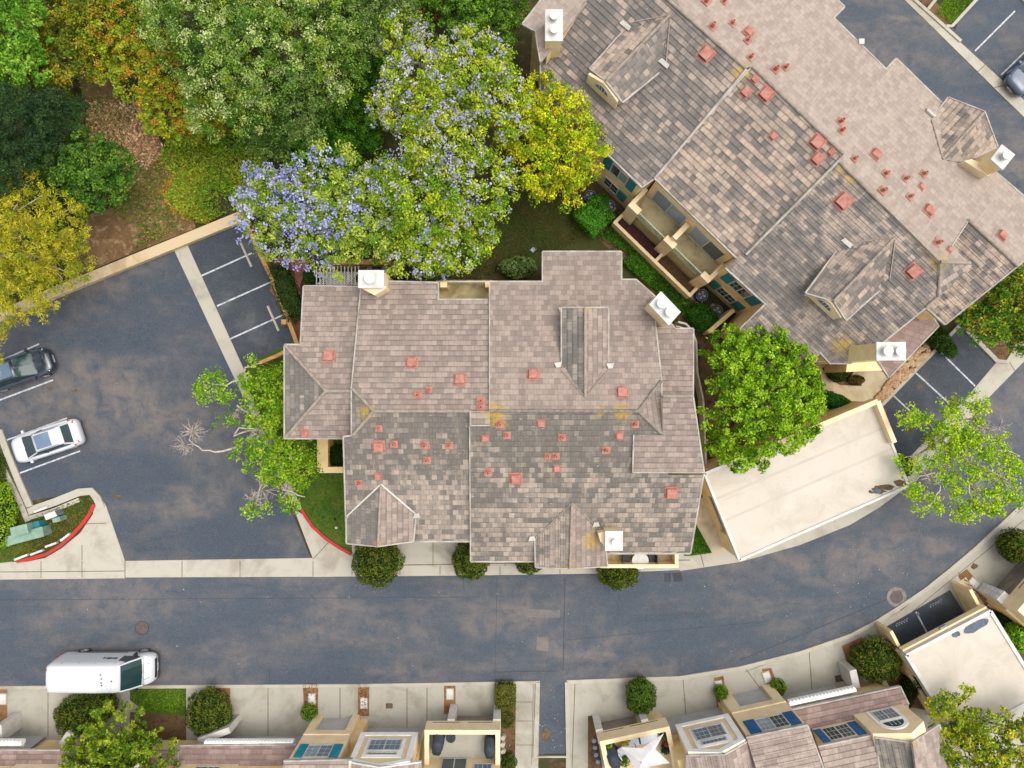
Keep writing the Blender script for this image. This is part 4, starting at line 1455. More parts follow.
# section 2: sliding doors, two decks, parapets, railings, patios
b0, b1 = span(F2, (657, 181), (735, 258))
bw = b1 - b0
window(E, F2, b0 + bw * .05, b0 + bw * .44, 2.85, 5.1, 2, (1, 1), glasses=['glass_blue', 'glass_light'])
window(E, F2, b0 + bw * .54, b0 + bw * .93, 2.85, 5.1, 2, (1, 1), glasses=['glass_light', 'glass'])
c0, c1 = b0 - 0.35, b1 + 0.1
mb = MB()
F2.box(mb, c0, c1, 0.0, 2.75, 0.03, 1.35)
mb.build('balcony_floor', 'deck', E)
for k0, k1 in ((0.0, 0.12), (0.44, 0.56), (0.9, 1.0)):
    mb = MB()
    F2.box(mb, c0 + (c1 - c0) * k0, c0 + (c1 - c0) * k1, 0.0, 3.85, 1.2, 1.6)
    mb.build('balcony_pier', 'stucco_pale', E)
mb = MB()
F2.box(mb, c0 - 0.02, c0 + 0.25, 2.7, 3.8, 0.05, 1.25)
mb.build('balcony_parapet', 'stucco_pale', E)
mb = MB()
F2.box(mb, c1 - 0.25, c1 + 0.02, 2.7, 3.8, 0.05, 1.25)
mb.build('balcony_parapet', 'stucco_pale', E)
mb = MB()
m = c0 + (c1 - c0) * .5
F2.box(mb, m - 0.16, m + 0.16, 2.7, 4.4, 0.04, 1.23)
mb.build('balcony_divider', 'stucco_pale', E)
for k0, k1 in ((0.12, 0.44), (0.56, 0.9)):
    mb = MB()
    r0, r1 = c0 + (c1 - c0) * k0, c0 + (c1 - c0) * k1
    F2.box(mb, r0, r1, 3.68, 3.75, 1.38, 1.46)
    F2.box(mb, r0, r1, 2.8, 2.86, 1.39, 1.45)
    n = int((r1 - r0) / 0.075)
    for i in range(n + 1):
        c = r0 + (r1 - r0) * i / n
        F2.box(mb, c - 0.02, c + 0.02, 2.86, 3.68, 1.40, 1.43)
    mb.build('balcony_railing', 'rail', E)
# patio enclosures in front of it
pt = thing('patio_enclosure', 'cream walled ground patios below the teal railed balconies, one dark red one brown', 'patio', P(655, 255, 0))
FP = Fac((F2.t.x, F2.t.y), (F2.n.x, F2.n.y), F2.q + 2.35)
pw0, pw1 = span(FP, (615, 219), (693, 296))
mb = MB()
FP.box(mb, pw0, pw1, 0, 1.4, -0.2, 0.0)
mb.build('wall', 'stucco_pale', pt)
pm = pw0 + (pw1 - pw0) * .52
for a in (pw0, pm, pw1 - 0.2):
    mb = MB()
    FP.box(mb, a, a + 0.2, 0, 1.38, -.98, -0.202)
    mb.build('wall', 'stucco_pale', pt)
for a, b, mt in ((pw0 + .2, pm, 'maroon'), (pm + .2, pw1 - .2, 'mulch')):
    mb = MB()
    FP.box(mb, a, b, 0, 0.95, -.98, -0.2)
    mb.build('floor', mt, pt)
# ledge wall running to the tree
mb = MB()
a, b = P(709, 332, 1.6), P(734, 310, 1.6)
strip(mb, [a, b], 0.25, 0, 1.6)
tag(mb.build('garden_wall', 'stucco'), 'short cream wall stub between the condenser units and the dense bright tree', 'wall')


# ---------------- condenser units
def condenser():
    t = thing('condenser_unit', '', 'air conditioner', (0, 0, 0), 'condenser units along the diagonal building', local=True)
    mb = MB()
    mb.box(-.42, .42, -.42, .42, 0.02, 0.1)
    mb.build('base', 'concrete', t)
    mb = MB()
    mb.cyl((0, 0), .4, 0.1, 0.78, 24)
    mb.build('casing', 'acgrey', t, bevel=0.06)
    mb = MB()
    for r in (.39, .385, .26, .14):
        mb.tube([(r * math.cos(k * .3927), r * math.sin(k * .3927), .80) for k in range(17)], 0.013, 5)
    mb.build('grille', 'steel', t)
    mb = MB()
    mb.cyl((0, 0), .35, .78, .79, 20)
    f = mb.build('fan_opening', 'black', t)
    for k in range(4):
        fb = MB()
        a = k * math.pi / 2
        fb.hexa([(0.04 * math.cos(a), 0.04 * math.sin(a), .791), (.27 * math.cos(a), .27 * math.sin(a), .791), (.27 * math.cos(a + .6), .27 * math.sin(a + .6), .791), (.05 * math.cos(a + .8), .05 * math.sin(a + .8), .791)],
                [(0.04 * math.cos(a), 0.04 * math.sin(a), .796), (.27 * math.cos(a), .27 * math.sin(a), .796), (.27 * math.cos(a + .6), .27 * math.sin(a + .6), .80), (.05 * math.cos(a + .8), .05 * math.sin(a + .8), .80)])
        b = fb.build('fan_blade', 'steel', None)
        b.parent = f
    return t


cu = condenser()
for i, (x, y, lb) in enumerate(((609, 206, 'grey condenser unit with round fan between the square bush and lower teal shutter'), (590, 196, 'grey condenser unit half hidden by the yellow green tree'), (702, 295, 'grey condenser unit at the end of the brown patio'), (717, 311, 'grey condenser unit beside the bright tree and cream wall stub'))):
    c = cu if i == 0 else copy_tree(cu)
    c.location = P(x, y, 0.8) - Vector((0, 0, 0.8))
    c.rotation_euler = (0, 0, math.radians(-43 + i * 2))
    c['label'] = lb

# street front of the central building: garage doors and windows under the eave
for pl, px, py, xs in ((MS, 440, 541, ((-8.6, -4.2),)), (S3, 505, 561, ((-1.9, 1.0),)), (S3, 640, 553, ((5.6, 9.4),))):
    yy = pl.hit(px, py).y + (.45 if pl is MS else .4)
    f = Fac((1, 0), (0, -1), -yy)
    for a, b in xs:
        garage_door(B, f, a, b, .05, 2.15, 'garage', .04)
        if px != 640:
            window(B, f, (a + b) / 2 - .8, (a + b) / 2 + .8, 2.9, 4.0, 2, (2, 2))
# ================================================================== flat roofed carports
t = thing('carport', 'long carport with pale bare flat roof beside the dense bright green tree', 'carport', P(800, 490, 0))
ZC = 2.9
R4 = [(704.5, 473.5), (739.5, 560), (908, 485.5), (875, 402)]
q = pxpoly(R4, ZC)
mb = MB()
mb.flat(q, ZC - 0.45, ZC)
mb.build('roof', 'membrane', t)
mb = MB()
qq = ccw(q)
for i in range(4):
    strip(mb, [qq[i], qq[(i + 1) % 4]], 0.16, ZC - 0.4, ZC + 0.07)
mb.build('roof_edge', 'white', t)
# raised parapets on the two far sides
mb = MB()
strip(mb, [P(873.5, 401, ZC), P(890, 442, ZC)], 0.3, ZC - .3, ZC + 0.55)
mb.build('parapet', 'stucco_pale', t)
mb = MB()
strip(mb, [P(760, 449, ZC), P(874, 401, ZC)], 0.3, ZC - .3, ZC + 0.5)
mb.build('parapet', 'stucco_pale', t)
# seams of the roofing felt
mb = MB()
for k in (0.3, 0.55):
    a = q[0].lerp(q[1], k)
    b = q[3].lerp(q[2], k)
    strip(mb, [a, b], 0.16, ZC - .02, ZC + 0.004)
mb.build('roof_seam', plain('seam_pale', lin(210, 199, 183, .72), lin(205, 194, 177, .71), .8, 1.0), t)
mb = MB()
for (x, y, rx, ry) in ((879, 490, 8, 4.2), (886, 487, 9, 3.2), (900, 483, 8, 4), (871, 492, 3, 2)):
    n = 14
    z = ZC + 0.003 + 0.001 * rx
    mb.flat([P(x + rx * math.cos(6.283 * k / n - .3) * random.uniform(.65, 1.1), y + ry * math.sin(6.283 * k / n) * random.uniform(.65, 1.1), z) for k in range(n)], z - .02, z)
mb.build('dirt_stain', 'stain_brown', t)
mb = MB()
n = 14
mb.flat([P(877 + 5 * math.cos(6.283 * k / n) * random.uniform(.7, 1.1), 491 + 3.2 * math.sin(6.283 * k / n) * random.uniform(.7, 1.1), ZC + .02) for k in range(n)], ZC - .02, ZC + .02)
mb.build('puddle', 'stain', t)
# walls
mb = MB()
gp = lambda a, b, k: a.lerp(b, k)
strip(mb, [gp(q[0], q[1], .03), gp(q[0], q[1], .28)], 0.2, 0, ZC - .452)
mb.build('wall', 'stucco', t)
mb = MB()
strip(mb, [gp(q[0], q[1], .72), gp(q[0], q[1], .97)], 0.2, 0, ZC - .452)
mb.build('wall', 'stucco', t)
mb = MB()
strip(mb, [gp(q[0], q[1], .28), gp(q[0], q[1], .72)], 0.2, 0, 1.15)
mb.build('wall', 'stucco', t)
mb = MB()
strip(mb, [gp(q[0], q[3], .02), gp(q[0], q[3], .98)], 0.2, 0, ZC - .452)
mb.build('wall', 'stucco', t)
mb = MB()
strip(mb, [gp(q[3], q[2], .02), gp(q[3], q[2], .45)], 0.2, 0, ZC - .452)
mb.build('wall', 'stucco', t)
for k in (.05, .35, .65, .95):
    p = gp(q[1], q[2], k)
    mb = MB()
    mb.box(p.x - .12, p.x + .12, p.y + .2, p.y + .44, 0, ZC - .45)
    mb.build('post', 'stucco', t)

t = thing('carport', 'pale flat roofed carport with dark puddle stain above two covered stalls', 'carport', P(970, 660, 0))
ZC = 2.8
q = pxpoly([(990, 611), (906, 655), (958, 738), (1042, 695)], ZC)
mb = MB()
mb.flat(q, ZC - 0.5, ZC)
mb.build('roof', 'membrane', t)
mb = MB()
qq = ccw(q)
for i in range(4):
    strip(mb, [qq[i], qq[(i + 1) % 4]], 0.22, ZC - 0.47, ZC + 0.08)
mb.build('roof_edge', 'white', t)
fd = (q[0] - q[1]).normalized()
fn = Vector((-fd.y, fd.x, 0))
mb = MB()
strip(mb, [q[1] + fn * .2, q[0] + fn * .2], 0.14, ZC - .62, ZC - .18)
mb.build('fascia', 'stucco_pale', t)
mb = MB()
for (x, y, rx, ry, a) in ((976, 626, 14, 5, -.5), (956, 634.5, 4.5, 3, -.3)):
    n = 16
    pts = []
    for k in range(n):
        ex, ey = rx * math.cos(6.283 * k / n), ry * math.sin(6.283 * k / n) * random.uniform(.75, 1.15)
        pts.append(P(x + ex * math.cos(a) - ey * math.sin(a), y + ex * math.sin(a) + ey * math.cos(a), ZC + .004))
    mb.flat(pts, ZC - .02, ZC + .004 + .001 * rx)
mb.build('puddle', 'stain', t)
for a, b, h0, h1 in ((.02, .3, 0, ZC - .5), (.3, .8, 0, 1.1), (.8, .98, 0, ZC - .5)):
    mb = MB()
    strip(mb, [gp(q[1], q[2], a), gp(q[1], q[2], b)], .2, h0, h1)
    mb.build('wall', 'stucco', t)
mb = MB()
strip(mb, [q[0] - fd * .1 + fn * .2, q[0] - fd * .1 - fn * 6.0], .2, 0, ZC - .5)
mb.build('wall', 'stucco', t)
mb = MB()
strip(mb, [q[0] + fn * 1.3 - fd * .1, q[0] + fn * .2 - fd * .1], .2, 0, 2.0)
mb.build('wall', 'stucco', t)
mb = MB()
strip(mb, [q[1] + fn * 1.3 + fd * .12, q[1] + fn * .2 + fd * .12], .2, 0, 2.0)
mb.build('wall', 'stucco', t)
mb = MB()
p = (q[0] + q[1]) / 2 + fn * .31 + Vector((0, 0, -.3))
strip(mb, [p - fd * .22, p + fd * .22], .12, ZC - .4, ZC - .22)
mb.build('lamp', 'steel', t)


# ================================================================== helpers for the two rows along the street
def box_on(f, parent, name, mat, p0, p1, z0, z1, d0, d1, bevel=0.0):
    mb = MB()
    f.box(mb, p0, p1, z0, z1, d0, d1)
    return mb.build(name, mat, parent, bevel=bevel)


def low_garage(f, parent, p0, p1, back=-24.0, zt=2.6, mat='garage', roofmat='tile_low', qroof=None, roof_px=None, posts=True):
    """recessed garage door under a dentil fascia and a lean-to roof"""
    garage_door(parent, f, p0 + .25, p1 - .25, 0.05, 2.1, mat, -0.05)
    box_on(f, parent, 'wall', 'stucco', p0, p1, 2.1, 2.6, -0.25, -0.02)
    mb = MB()
    f.box(mb, p0, p1, zt, zt + .42, .72, .95)
    n = int((p1 - p0) / .22)
    for i in range(n):
        a = p0 + (p1 - p0) * (i + .3) / n
        f.box(mb, a, a + .1, zt + .06, zt + .36, .951, .99)
    mb.build('fascia', 'white_shade_lift', parent)
    box_on(f, parent, 'soffit', 'trim', p0, p1, zt + .05, zt + .15, -0.2, .72)


# ---------------- western row (faces straight up the picture)
WR = thing('townhouse_row', 'tiled row with turquoise shutters along the driveways where the white van is parked', 'building', P(260, 760, 0))
G = Fac((1, 0), (0, 1), -23.4)
X = lambda px, z=0.0: (px - 512) * (H - z) / F
# two low garages on the west
low_garage(G, WR, X(-120), X(50), zt=2.35)
low_garage(G, WR, X(222), X(306), zt=2.35)
LRp = Pl.slope(Vector((0, -22.55, 2.82)), (0, 1), 0.33)
roof(WR, LRp, [(-150, 750.5), (60, 750.5), (178, 751), (178, 800), (-150, 800)], 'o-o--', 'tile_low', None, 0.1)
roof(WR, LRp, [(180, 746), (296, 745), (282, 800), (176, 800)], 'o---', 'tile_low', None, 0.1, seed_shift=2.2)
UP = Fac((1, 0), (0, 1), -23.62)
for a, b in ((15, 66), (181, 238)):
    box_on(UP, WR, 'wall', 'stucco_pale', X(a, 3.3), X(b, 3.3), 2.6, 5.6, -2.0, 0.0)
window(WR, UP, X(193, 4), X(218, 4), 3.5, 4.6, 2, (2, 1))
box_on(G, WR, 'wall', 'stucco', X(-120), X(178), 0.0, 5.0, -4.0, -0.3)
box_on(G, WR, 'wall', 'stucco', X(180), X(310), 0.0, 5.0, -4.0, -0.3)
for a, b, c, d in ((196, 234, 735, 744), (-4, 6, 730, 744), (58, 76, 738, 748)):
    mb = MB()
    strip(mb, [P(a, d, 2.2), P(b, c - 10, 1.2)], .4, 0, 1.9)
    mb.build('garden_wall', 'trim', WR)
# projecting block with turquoise shutters
C0 = Fac((1, 0), (0, 1), -22.0)
x0, x1 = -13.1, -10.15
box_on(C0, WR, 'wall', 'stucco_pale', x0, x0 + .5, 0, 2.15, -2, 0)
box_on(C0, WR, 'wall', 'stucco_pale', x1 - .45, x1, 0, 2.15, -2, 0)
box_on(C0, WR, 'wall', 'stucco_pale', x0, x1, 2.15, 5.72, -3.2, 0)
box_on(C0, WR, 'string_course', 'stucco_pale', x0 + .02, x1 - .02, 2.6, 2.8, 0, .06)
garage_door(WR, C0, x0 + .5, x1 - .45, 0.05, 2.15, 'garage', -0.25)
shutter(WR, C0, x0 + .22, x0 + .72, 4.05, 5.5, 'turq', .03)
window(WR, C0, x0 + .74, x1 - .66, 4.05, 5.5, 2, (2, 3), glasses=['glass_light', 'glass_blue'])
shutter(WR, C0, x1 - .64, x1 - .12, 4.05, 5.5, 'turq', .03)
box_on(C0, WR, 'wall', 'stucco', x1 + .002, x1 + .55, 0, 2.7, -1.5, -.35)
CR = Pl.slope(Vector((0, -21.75, 5.78)), (0, 1), 0.33)
roof(WR, CR, [(284, 761.5), (352, 760), (352, 800), (276, 800)], 'o---', 'tile_south', None, 0.1)
# white framed gable bay
D0 = Fac((1, 0), (0, 1), -21.98)
garage_door(WR, Fac((1, 0), (0, 1), -22.9), X(367), X(423), 0.05, 2.15, 'garage', 0)
x0, x1 = -9.5, -5.92
xm = (x0 + x1) / 2
mb = MB()
pr = [(x0, 2.6), (x1, 2.6), (x1, 6.0), (xm, 6.65), (x0, 6.0)]
mb.prism([D0.pt(p, z, -2.4) for p, z in pr], [D0.pt(p, z, 0) for p, z in pr])
mb.build('gable_bay', 'stucco_pale', WR)
mb = MB()
for a, b, c, d in ((x0, x1, 2.6, 2.95), (x0, x0 + .32, 2.95, 6.0), (x1 - .32, x1, 2.95, 6.0)):
    D0.box(mb, a, b, c, d, 0, .06)
for s in (-1, 1):
    e = x0 if s < 0 else x1
    pr = [(e, 5.68), (e, 6.0), (xm, 6.65), (xm, 6.28)]
    mb.prism([D0.pt(p, z, .002) for p, z in pr], [D0.pt(p, z, .062) for p, z in pr])
mb.build('bay_trim', 'white_shade_lift', WR)
mb = MB()
D0.box(mb, x0 + .62, x1 - .62, 3.3, 5.1, .0, .05)
D0.box(mb, x0 + .62, x1 - .62, 5.1, 5.55, .0, .05)
mb.build('window_surround', 'white_shade_lift', WR)
window(WR, D0, x0 + .8, x1 - .8, 3.5, 4.85, 2, (3, 2), d=.05, glasses=['glass_blue', 'glass_blue'])
window(WR, D0, x0 + .9, x1 - .9, 5.05, 5.4, 1, (6, 1), d=.05, glassm='glass_blue')
box_on(Fac((1, 0), (0, 1), -22.9), WR, 'wall', 'stucco', X(354), X(425), 0, 5, -3, -.05)
for s, poly in ((-1, [(352, 763), (380, 768), (380, 812), (346, 812)]), (1, [(380, 768), (421, 762.5), (424, 812), (380, 812)])):
    pl = Pl.three(Vector((xm, -21.9, 6.72)), Vector((xm, -26, 6.72)), Vector((x0 if s < 0 else x1, -21.9, 6.05)))
    roof(WR, pl, poly, 'o---', 'tile_south', None, .1, trim='white')
# balcony over the end garage
E0 = Fac((1, 0), (0, 1), -21.4)
x0, x1 = X(424.5, 3.4), X(500, 3.4)
box_on(E0, WR, 'balcony_parapet', 'stucco_pale', x0, x1, 2.2, 3.4, -.28, 0)
for a, b in ((x0 + .4, x0 + 2.1), (x0 + 2.6, x1 - .5)):
    box_on(E0, WR, 'parapet_slot', 'joint', a, b, 2.36, 2.44, 0, .006)
box_on(E0, WR, 'balcony_parapet', 'stucco_pale', x0, x0 + .28, 2.2, 3.4, -2.4, -.281)
box_on(E0, WR, 'balcony_parapet', 'stucco_pale', x1 - .28, x1, 2.2, 3.4, -3.4, -.281)
box_on(E0, WR, 'balcony_floor', 'concrete_drive', x0 + .1, x1 - .1, 2.0, 2.6, -2.6, -.1)
garage_door(WR, Fac((1, 0), (0, 1), -22.1), X(456), X(494), .05, 2.1, 'garage_brown', 0)
for a in (450.5, 494):
    box_on(E0, WR, 'pilaster', 'white', X(a), X(a + 7), 0, 2.2, -1.2, .1)
BW = Fac((1, 0), (0, 1), -23.55)
box_on(BW, WR, 'wall', 'stucco_pale', x0, x1, 2.6, 5.3, -2, 0)
window(WR, BW, X(441, 3.4), X(467, 3.4), 2.65, 4.7, 2, (1, 1), d=.0)
window(WR, BW, X(473, 3.8), X(492, 3.8), 3.3, 4.7, 2, (2, 1), glassm='glass_blue')

# ---------------- eastern row (turned twelve degrees)
ER = thing('townhouse_row', 'tiled row with blue shutters and a white balcony sunshade beside the short alley', 'building', P(770, 760, 0))
TE, NEr = (.9774, .2113), (-.2113, .9774)
fq = lambda q: Fac(TE, NEr, q)
A0 = fq(-22.75)
box_on(A0, ER, 'balcony_parapet', 'stucco_pale', .62, 5.05, 2.2, 3.4, -.28, 0)
for a, b in ((.95, 2.3), (2.7, 4.5)):
    box_on(A0, ER, 'parapet_slot', 'joint', a, b, 2.36, 2.44, 0, .006)
box_on(A0, ER, 'balcony_parapet', 'stucco_pale', .62, .92, 2.2, 3.4, -3.6, -.281)
box_on(A0, ER, 'balcony_parapet', 'stucco_pale', 4.75, 5.05, 2.2, 3.4, -3.6, -.281)
box_on(A0, ER, 'balcony_floor', 'concrete_warm', .7, 5.0, 2.0, 2.6, -3.6, -.1)
garage_door(ER, fq(-23.3), 1.0, 3.3, .05, 2.1, 'garage_brown', 0)
box_on(fq(-23.3), ER, 'wall', 'stucco', .7, 5.0, 0, 2.0, -3, -.06)
for a in (.55, 3.5):
    box_on(A0, ER, 'pilaster', 'white', a, a + .45, 0, 2.2, -.8, .15)
# white framed bay
garage_door(ER, fq(-23.94), 5.2, 9.0, .05, 2.1, 'garage', 0)
box_on(fq(-23.94), ER, 'wall', 'stucco', 4.9, 9.3, 0, 5.0, -3, -.06)
D0 = fq(-23.2)
x0, x1 = 5.5, 8.92
xm = (x0 + x1) / 2
mb = MB()
pr = [(x0, 2.6), (x1, 2.6), (x1, 5.85), (xm, 6.65), (x0, 5.85)]
mb.prism([D0.pt(p, z, -2.4) for p, z in pr], [D0.pt(p, z, 0) for p, z in pr])
mb.build('gable_bay', 'stucco_pale', ER)
mb = MB()
for a, b, c, d in ((x0, x1, 2.6, 2.95), (x0, x0 + .34, 2.95, 5.85), (x1 - .34, x1, 2.95, 5.85)):
    D0.box(mb, a, b, c, d, 0, .06)
for s in (-1, 1):
    e = x0 if s < 0 else x1
    pr = [(e, 5.5), (e, 5.85), (xm, 6.65), (xm, 6.25)]
    mb.prism([D0.pt(p, z, .002) for p, z in pr], [D0.pt(p, z, .062) for p, z in pr])
mb.build('bay_trim', 'white_shade_lift', ER)
mb = MB()
D0.box(mb, x0 + .62, x1 - .62, 3.45, 5.72, .0, .05)
mb.build('window_surround', 'white_shade_lift', ER)
window(ER, D0, x0 + .78, x1 - .78, 3.6, 5.0, 2, (3, 3), d=.05, glasses=['glass_blue', 'steel'])
window(ER, D0, x0 + .95, x1 - .95, 5.12, 5.6, 1, (6, 1), d=.05, glassm='glass_blue')
fw = fq(-23.0)
pa, pb, pc = D0.pt(xm, 6.72, .15), D0.pt(xm, 6.72, -4), None
for s, poly in ((-1, [(686, 756), (725, 755), (731, 812), (684, 812)]), (1, [(725, 755), (749, 741), (769, 812), (731, 812)])):
    pl = Pl.three(pa, pb, D0.pt(x0 if s < 0 else x1, 5.9, .15))
    roof(ER, pl, poly, 'o---' if s < 0 else 'o---', 'tile_south', None, .1, trim='gutter', seed_shift=s * 3.3)
# projecting block with blue shutters
C0 = fq(-23.12)
x0, x1 = 9.1, 12.6
box_on(C0, ER, 'wall', 'stucco_pale', x0, 9.85, 0, 2.15, -2, 0)
box_on(C0, ER, 'wall', 'stucco_pale', 12.0, x1, 0, 2.15, -2, 0)
box_on(C0, ER, 'wall', 'stucco_pale', x0, x1, 2.15, 5.75, -3.2, 0)
box_on(C0, ER, 'string_course', 'stucco_pale', x0 + .02, x1 - .02, 2.6, 2.8, 0, .06)
garage_door(ER, C0, 9.85, 12.0, .05, 2.15, 'garage', -.22)
shutter(ER, C0, x0 + .3, x0 + .95, 4.05, 5.55, 'blue', .03)
window(ER, C0, x0 + .97, x1 - .78, 4.05, 5.55, 2, (3, 3), glasses=['glass_light', 'glass'])
shutter(ER, C0, x1 - .76, x1 - .15, 4.05, 5.55, 'blue', .03)
box_on(fq(-23.9), ER, 'wall', 'stucco', 8.9, 9.098, 0, 5.0, -2, .3)
RB = Pl.slope(C0.pt(11, 5.8, .25), (NEr[0], NEr[1]), .33)
roof(ER, RB, [(746.5, 738), (807, 725.5), (835, 800), (770, 812)], 'oo--', 'tile_south', None, .1, seed_shift=4.4)
# low garage with lean-to roof and an upper wall
I0 = fq(-24.07)
low_garage(I0, ER, 12.75, 17.0, zt=2.5)
box_on(I0, ER, 'wall', 'stucco', 12.7, 19.6, 0, 3.0, -4, -.3)
LB = Pl.slope(fq(-23.1).pt(15, 2.97), (NEr[0], NEr[1]), .30)
roof(ER, LB, [(792, 710), (900, 687), (908, 704), (930, 790), (815, 790)], 'oo---', 'tile_low', 1.2, .5, seed_shift=6.1)
U0 = fq(-24.72)
p0, p1 = 13.6, 16.6
box_on(U0, ER, 'wall', 'stucco_pale', p0, p1, 3.0, 5.35, -2, 0)
shutter(ER, U0, p0 - .05, p0 + .4, 3.75, 5.2, 'blue', .03)
window(ER, U0, p0 + .42, p0 + 2.05, 3.7, 5.2, 2, (3, 3), glasses=['glass_green', 'glass'])
shutter(ER, U0, p0 + 2.1, p0 + 2.6, 3.75, 5.2, 'blue', .03)
RI = Pl.slope(U0.pt(15, 5.4, .2), (NEr[0], NEr[1]), .33)
roof(ER, RI, [(818.5, 747), (875, 735), (884, 812), (838, 812)], 'oo--', 'tile_south', None, .1, seed_shift=2.9)
V0 = fq(-24.45)
x0, x1 = 16.3, 19.45
xm = x0 + 1.9
mb = MB()
pr = [(x0, 3.0), (x1, 3.0), (x1, 5.6), (xm, 6.5), (x0, 5.75)]
mb.prism([V0.pt(p, z, -2.4) for p, z in pr], [V0.pt(p, z, 0) for p, z in pr])
mb.build('gable_bay', 'stucco_pale', ER)
mb = MB()
V0.box(mb, x0 + .75, x1 - .7, 3.5, 4.95, 0, .06)
V0.arch(mb, x0 + .75, x1 - .7, 4.952, 5.9, 0, .06)
mb.build('window_surround', 'white_shade_lift', ER)
window(ER, V0, x0 + .93, x1 - .88, 3.65, 4.85, 2, (3, 2), d=.06, glassm='glass_blue')
mb = MB()
V0.arch(mb, x0 + 1.0, x1 - .95, 5.05, 5.68, .05, .075)
wo = mb.build('arched_window', 'glass', ER)
mb = MB()
for k in (.3, .5, .7):
    c = x0 + 1.0 + (x1 - x0 - 1.95) * k
    V0.box(mb, c - .02, c + .02, 5.06, 5.5, .07, .09)
o = mb.build('muntin', 'trim', None)
o.parent = wo
for s, poly in ((-1, [(875, 738), (912, 743), (922, 812), (884, 812)]), (1, [(912, 743), (939, 725), (957, 790), (922, 812)])):
    pl = Pl.three(V0.pt(xm, 6.6, .15), V0.pt(xm, 6.6, -4), V0.pt(x0 if s < 0 else x1, 5.8 if s < 0 else 5.65, .15))
    roof(ER, pl, poly, 'o---' if s < 0 else 'oo--', 'tile_west_shade' if s < 0 else 'tile_south', None, .1, seed_shift=s * 2.3)
box_on(fq(-23.5), ER, 'garden_wall', 'trim', 17.3, 17.75, 0, 1.7, -.3, .9)

# ---------------- corner house at the bend
CB = thing('townhouse_building', 'cream garage house with a white lattice pier behind the stained carport roof', 'building', P(1010, 600, 0))
tx = Vector((.66, .75, 0)).normalized()
nx = Vector((-tx.y, tx.x, 0))
o1 = P(993, 590, 0)
KF = Fac((tx.x, tx.y), (nx.x, nx.y), nx.dot(o1))
s0 = tx.dot(o1)
garage_door(CB, KF, s0, s0 + 4.2, .05, 2.15, 'garage_brown', 0)
box_on(KF, CB, 'wall', 'stucco', s0 - .9, s0 + 5, 0, 2.0, -2.5, -.06)
box_on(KF, CB, 'balcony_parapet', 'stucco_pale', s0 - .75, s0 + 5, 2.1, 3.5, .2, .5)
box_on(KF, CB, 'balcony_parapet', 'stucco_pale', s0 - .75, s0 - .45, 2.1, 3.5, -4.5, .199)
box_on(KF, CB, 'balcony_floor', 'stucco_pale', s0 - .7, s0 + 5, 2.0, 2.55, -4.5, .21)
box_on(KF, CB, 'pilaster', 'white', s0 - .78, s0 - .05, 0, 2.1, -.6, .9)
mb = MB()
for k in range(5):
    for j in (0, 1):
        KF.box(mb, s0 - .7 + j * .34, s0 - .44 + j * .34, .25 + k * .37, .52 + k * .37, .901, .93)
mb.build('pier_panel', 'cushion', CB)
box_on(KF, CB, 'parapet_slot', 'joint', s0 + .6, s0 + 3.5, 2.3, 2.38, .5, .506)
# ================================================================== vehicles (local x = forward)
def loft(name, secs, mat, parent, smooth=True, cap=True, subd=0):
    n = len(secs[0])
    mb = MB()
    vs = [p for s in secs for p in s]
    fs = []
    for i in range(len(secs) - 1):
        for k in range(n - 1):
            fs.append((i * n + k, i * n + k + 1, (i + 1) * n + k + 1, (i + 1) * n + k))
        fs.append((i * n + n - 1, i * n, (i + 1) * n, (i + 1) * n + n - 1))
    if cap:
        fs.append(tuple(range(n - 1, -1, -1)))
        fs.append(tuple(range((len(secs) - 1) * n, len(secs) * n)))
    mb.add(vs, fs)
    o = mb.build(name, mat, parent, smooth)
    if subd:
        m = o.modifiers.new('s', 'SUBSURF')
        m.levels = m.render_levels = subd
    return o


def wheel(parent, x, y, r=.34, w=.22):
    s = 1 if y > 0 else -1
    mb = MB()
    n = 22
    for (a, b, c) in ((r, y - s * w, y),):
        ring = lambda yy, rr: [(x + rr * math.cos(6.2832 * k / n), yy, r + rr * math.sin(6.2832 * k / n)) for k in range(n)]
        rs = [ring(y - s * w, r * .7), ring(y - s * w, r * .96), ring(y - s * w * .7, r), ring(y - s * .06, r), ring(y, r * .95), ring(y, r * .68)]
        vs = [p for q in rs for p in q]
        fs = [(i * n + k, i * n + (k + 1) % n, (i + 1) * n + (k + 1) % n, (i + 1) * n + k) for i in range(5) for k in range(n)]
        mb.add(vs, fs)
    t = mb.build('wheel', 'tyre', parent, True)
    rb = MB()
    for k in range(5):
        a = 6.2832 * k / 5
        rb.tube([(x, y - s * .02, r), (x + r * .66 * math.cos(a), y - s * .015, r + r * .66 * math.sin(a))], .035, 5)
    rb.tube([(x + r * .66 * math.cos(6.2832 * k / 20), y - s * .02, r + r * .66 * math.sin(6.2832 * k / 20)) for k in range(21)], .03, 5)
    rim = rb.build('rim', 'rim', None)
    rim.parent = t


def car_section(x, w, zs, zb, zt, top, crown):
    """half profile mirrored: sill, belt bulge, shoulder, centre"""
    h = [(w * .90, zs), (w, zs + .16), (w, (zs + zb) / 2 + .05), (w * .985, zb), (top, zt), (top * .6, zt + crown * .6), (0, zt + crown)]
    return [(x, y, z) for y, z in h] + [(x, -y, z) for y, z in h[-2::-1]]


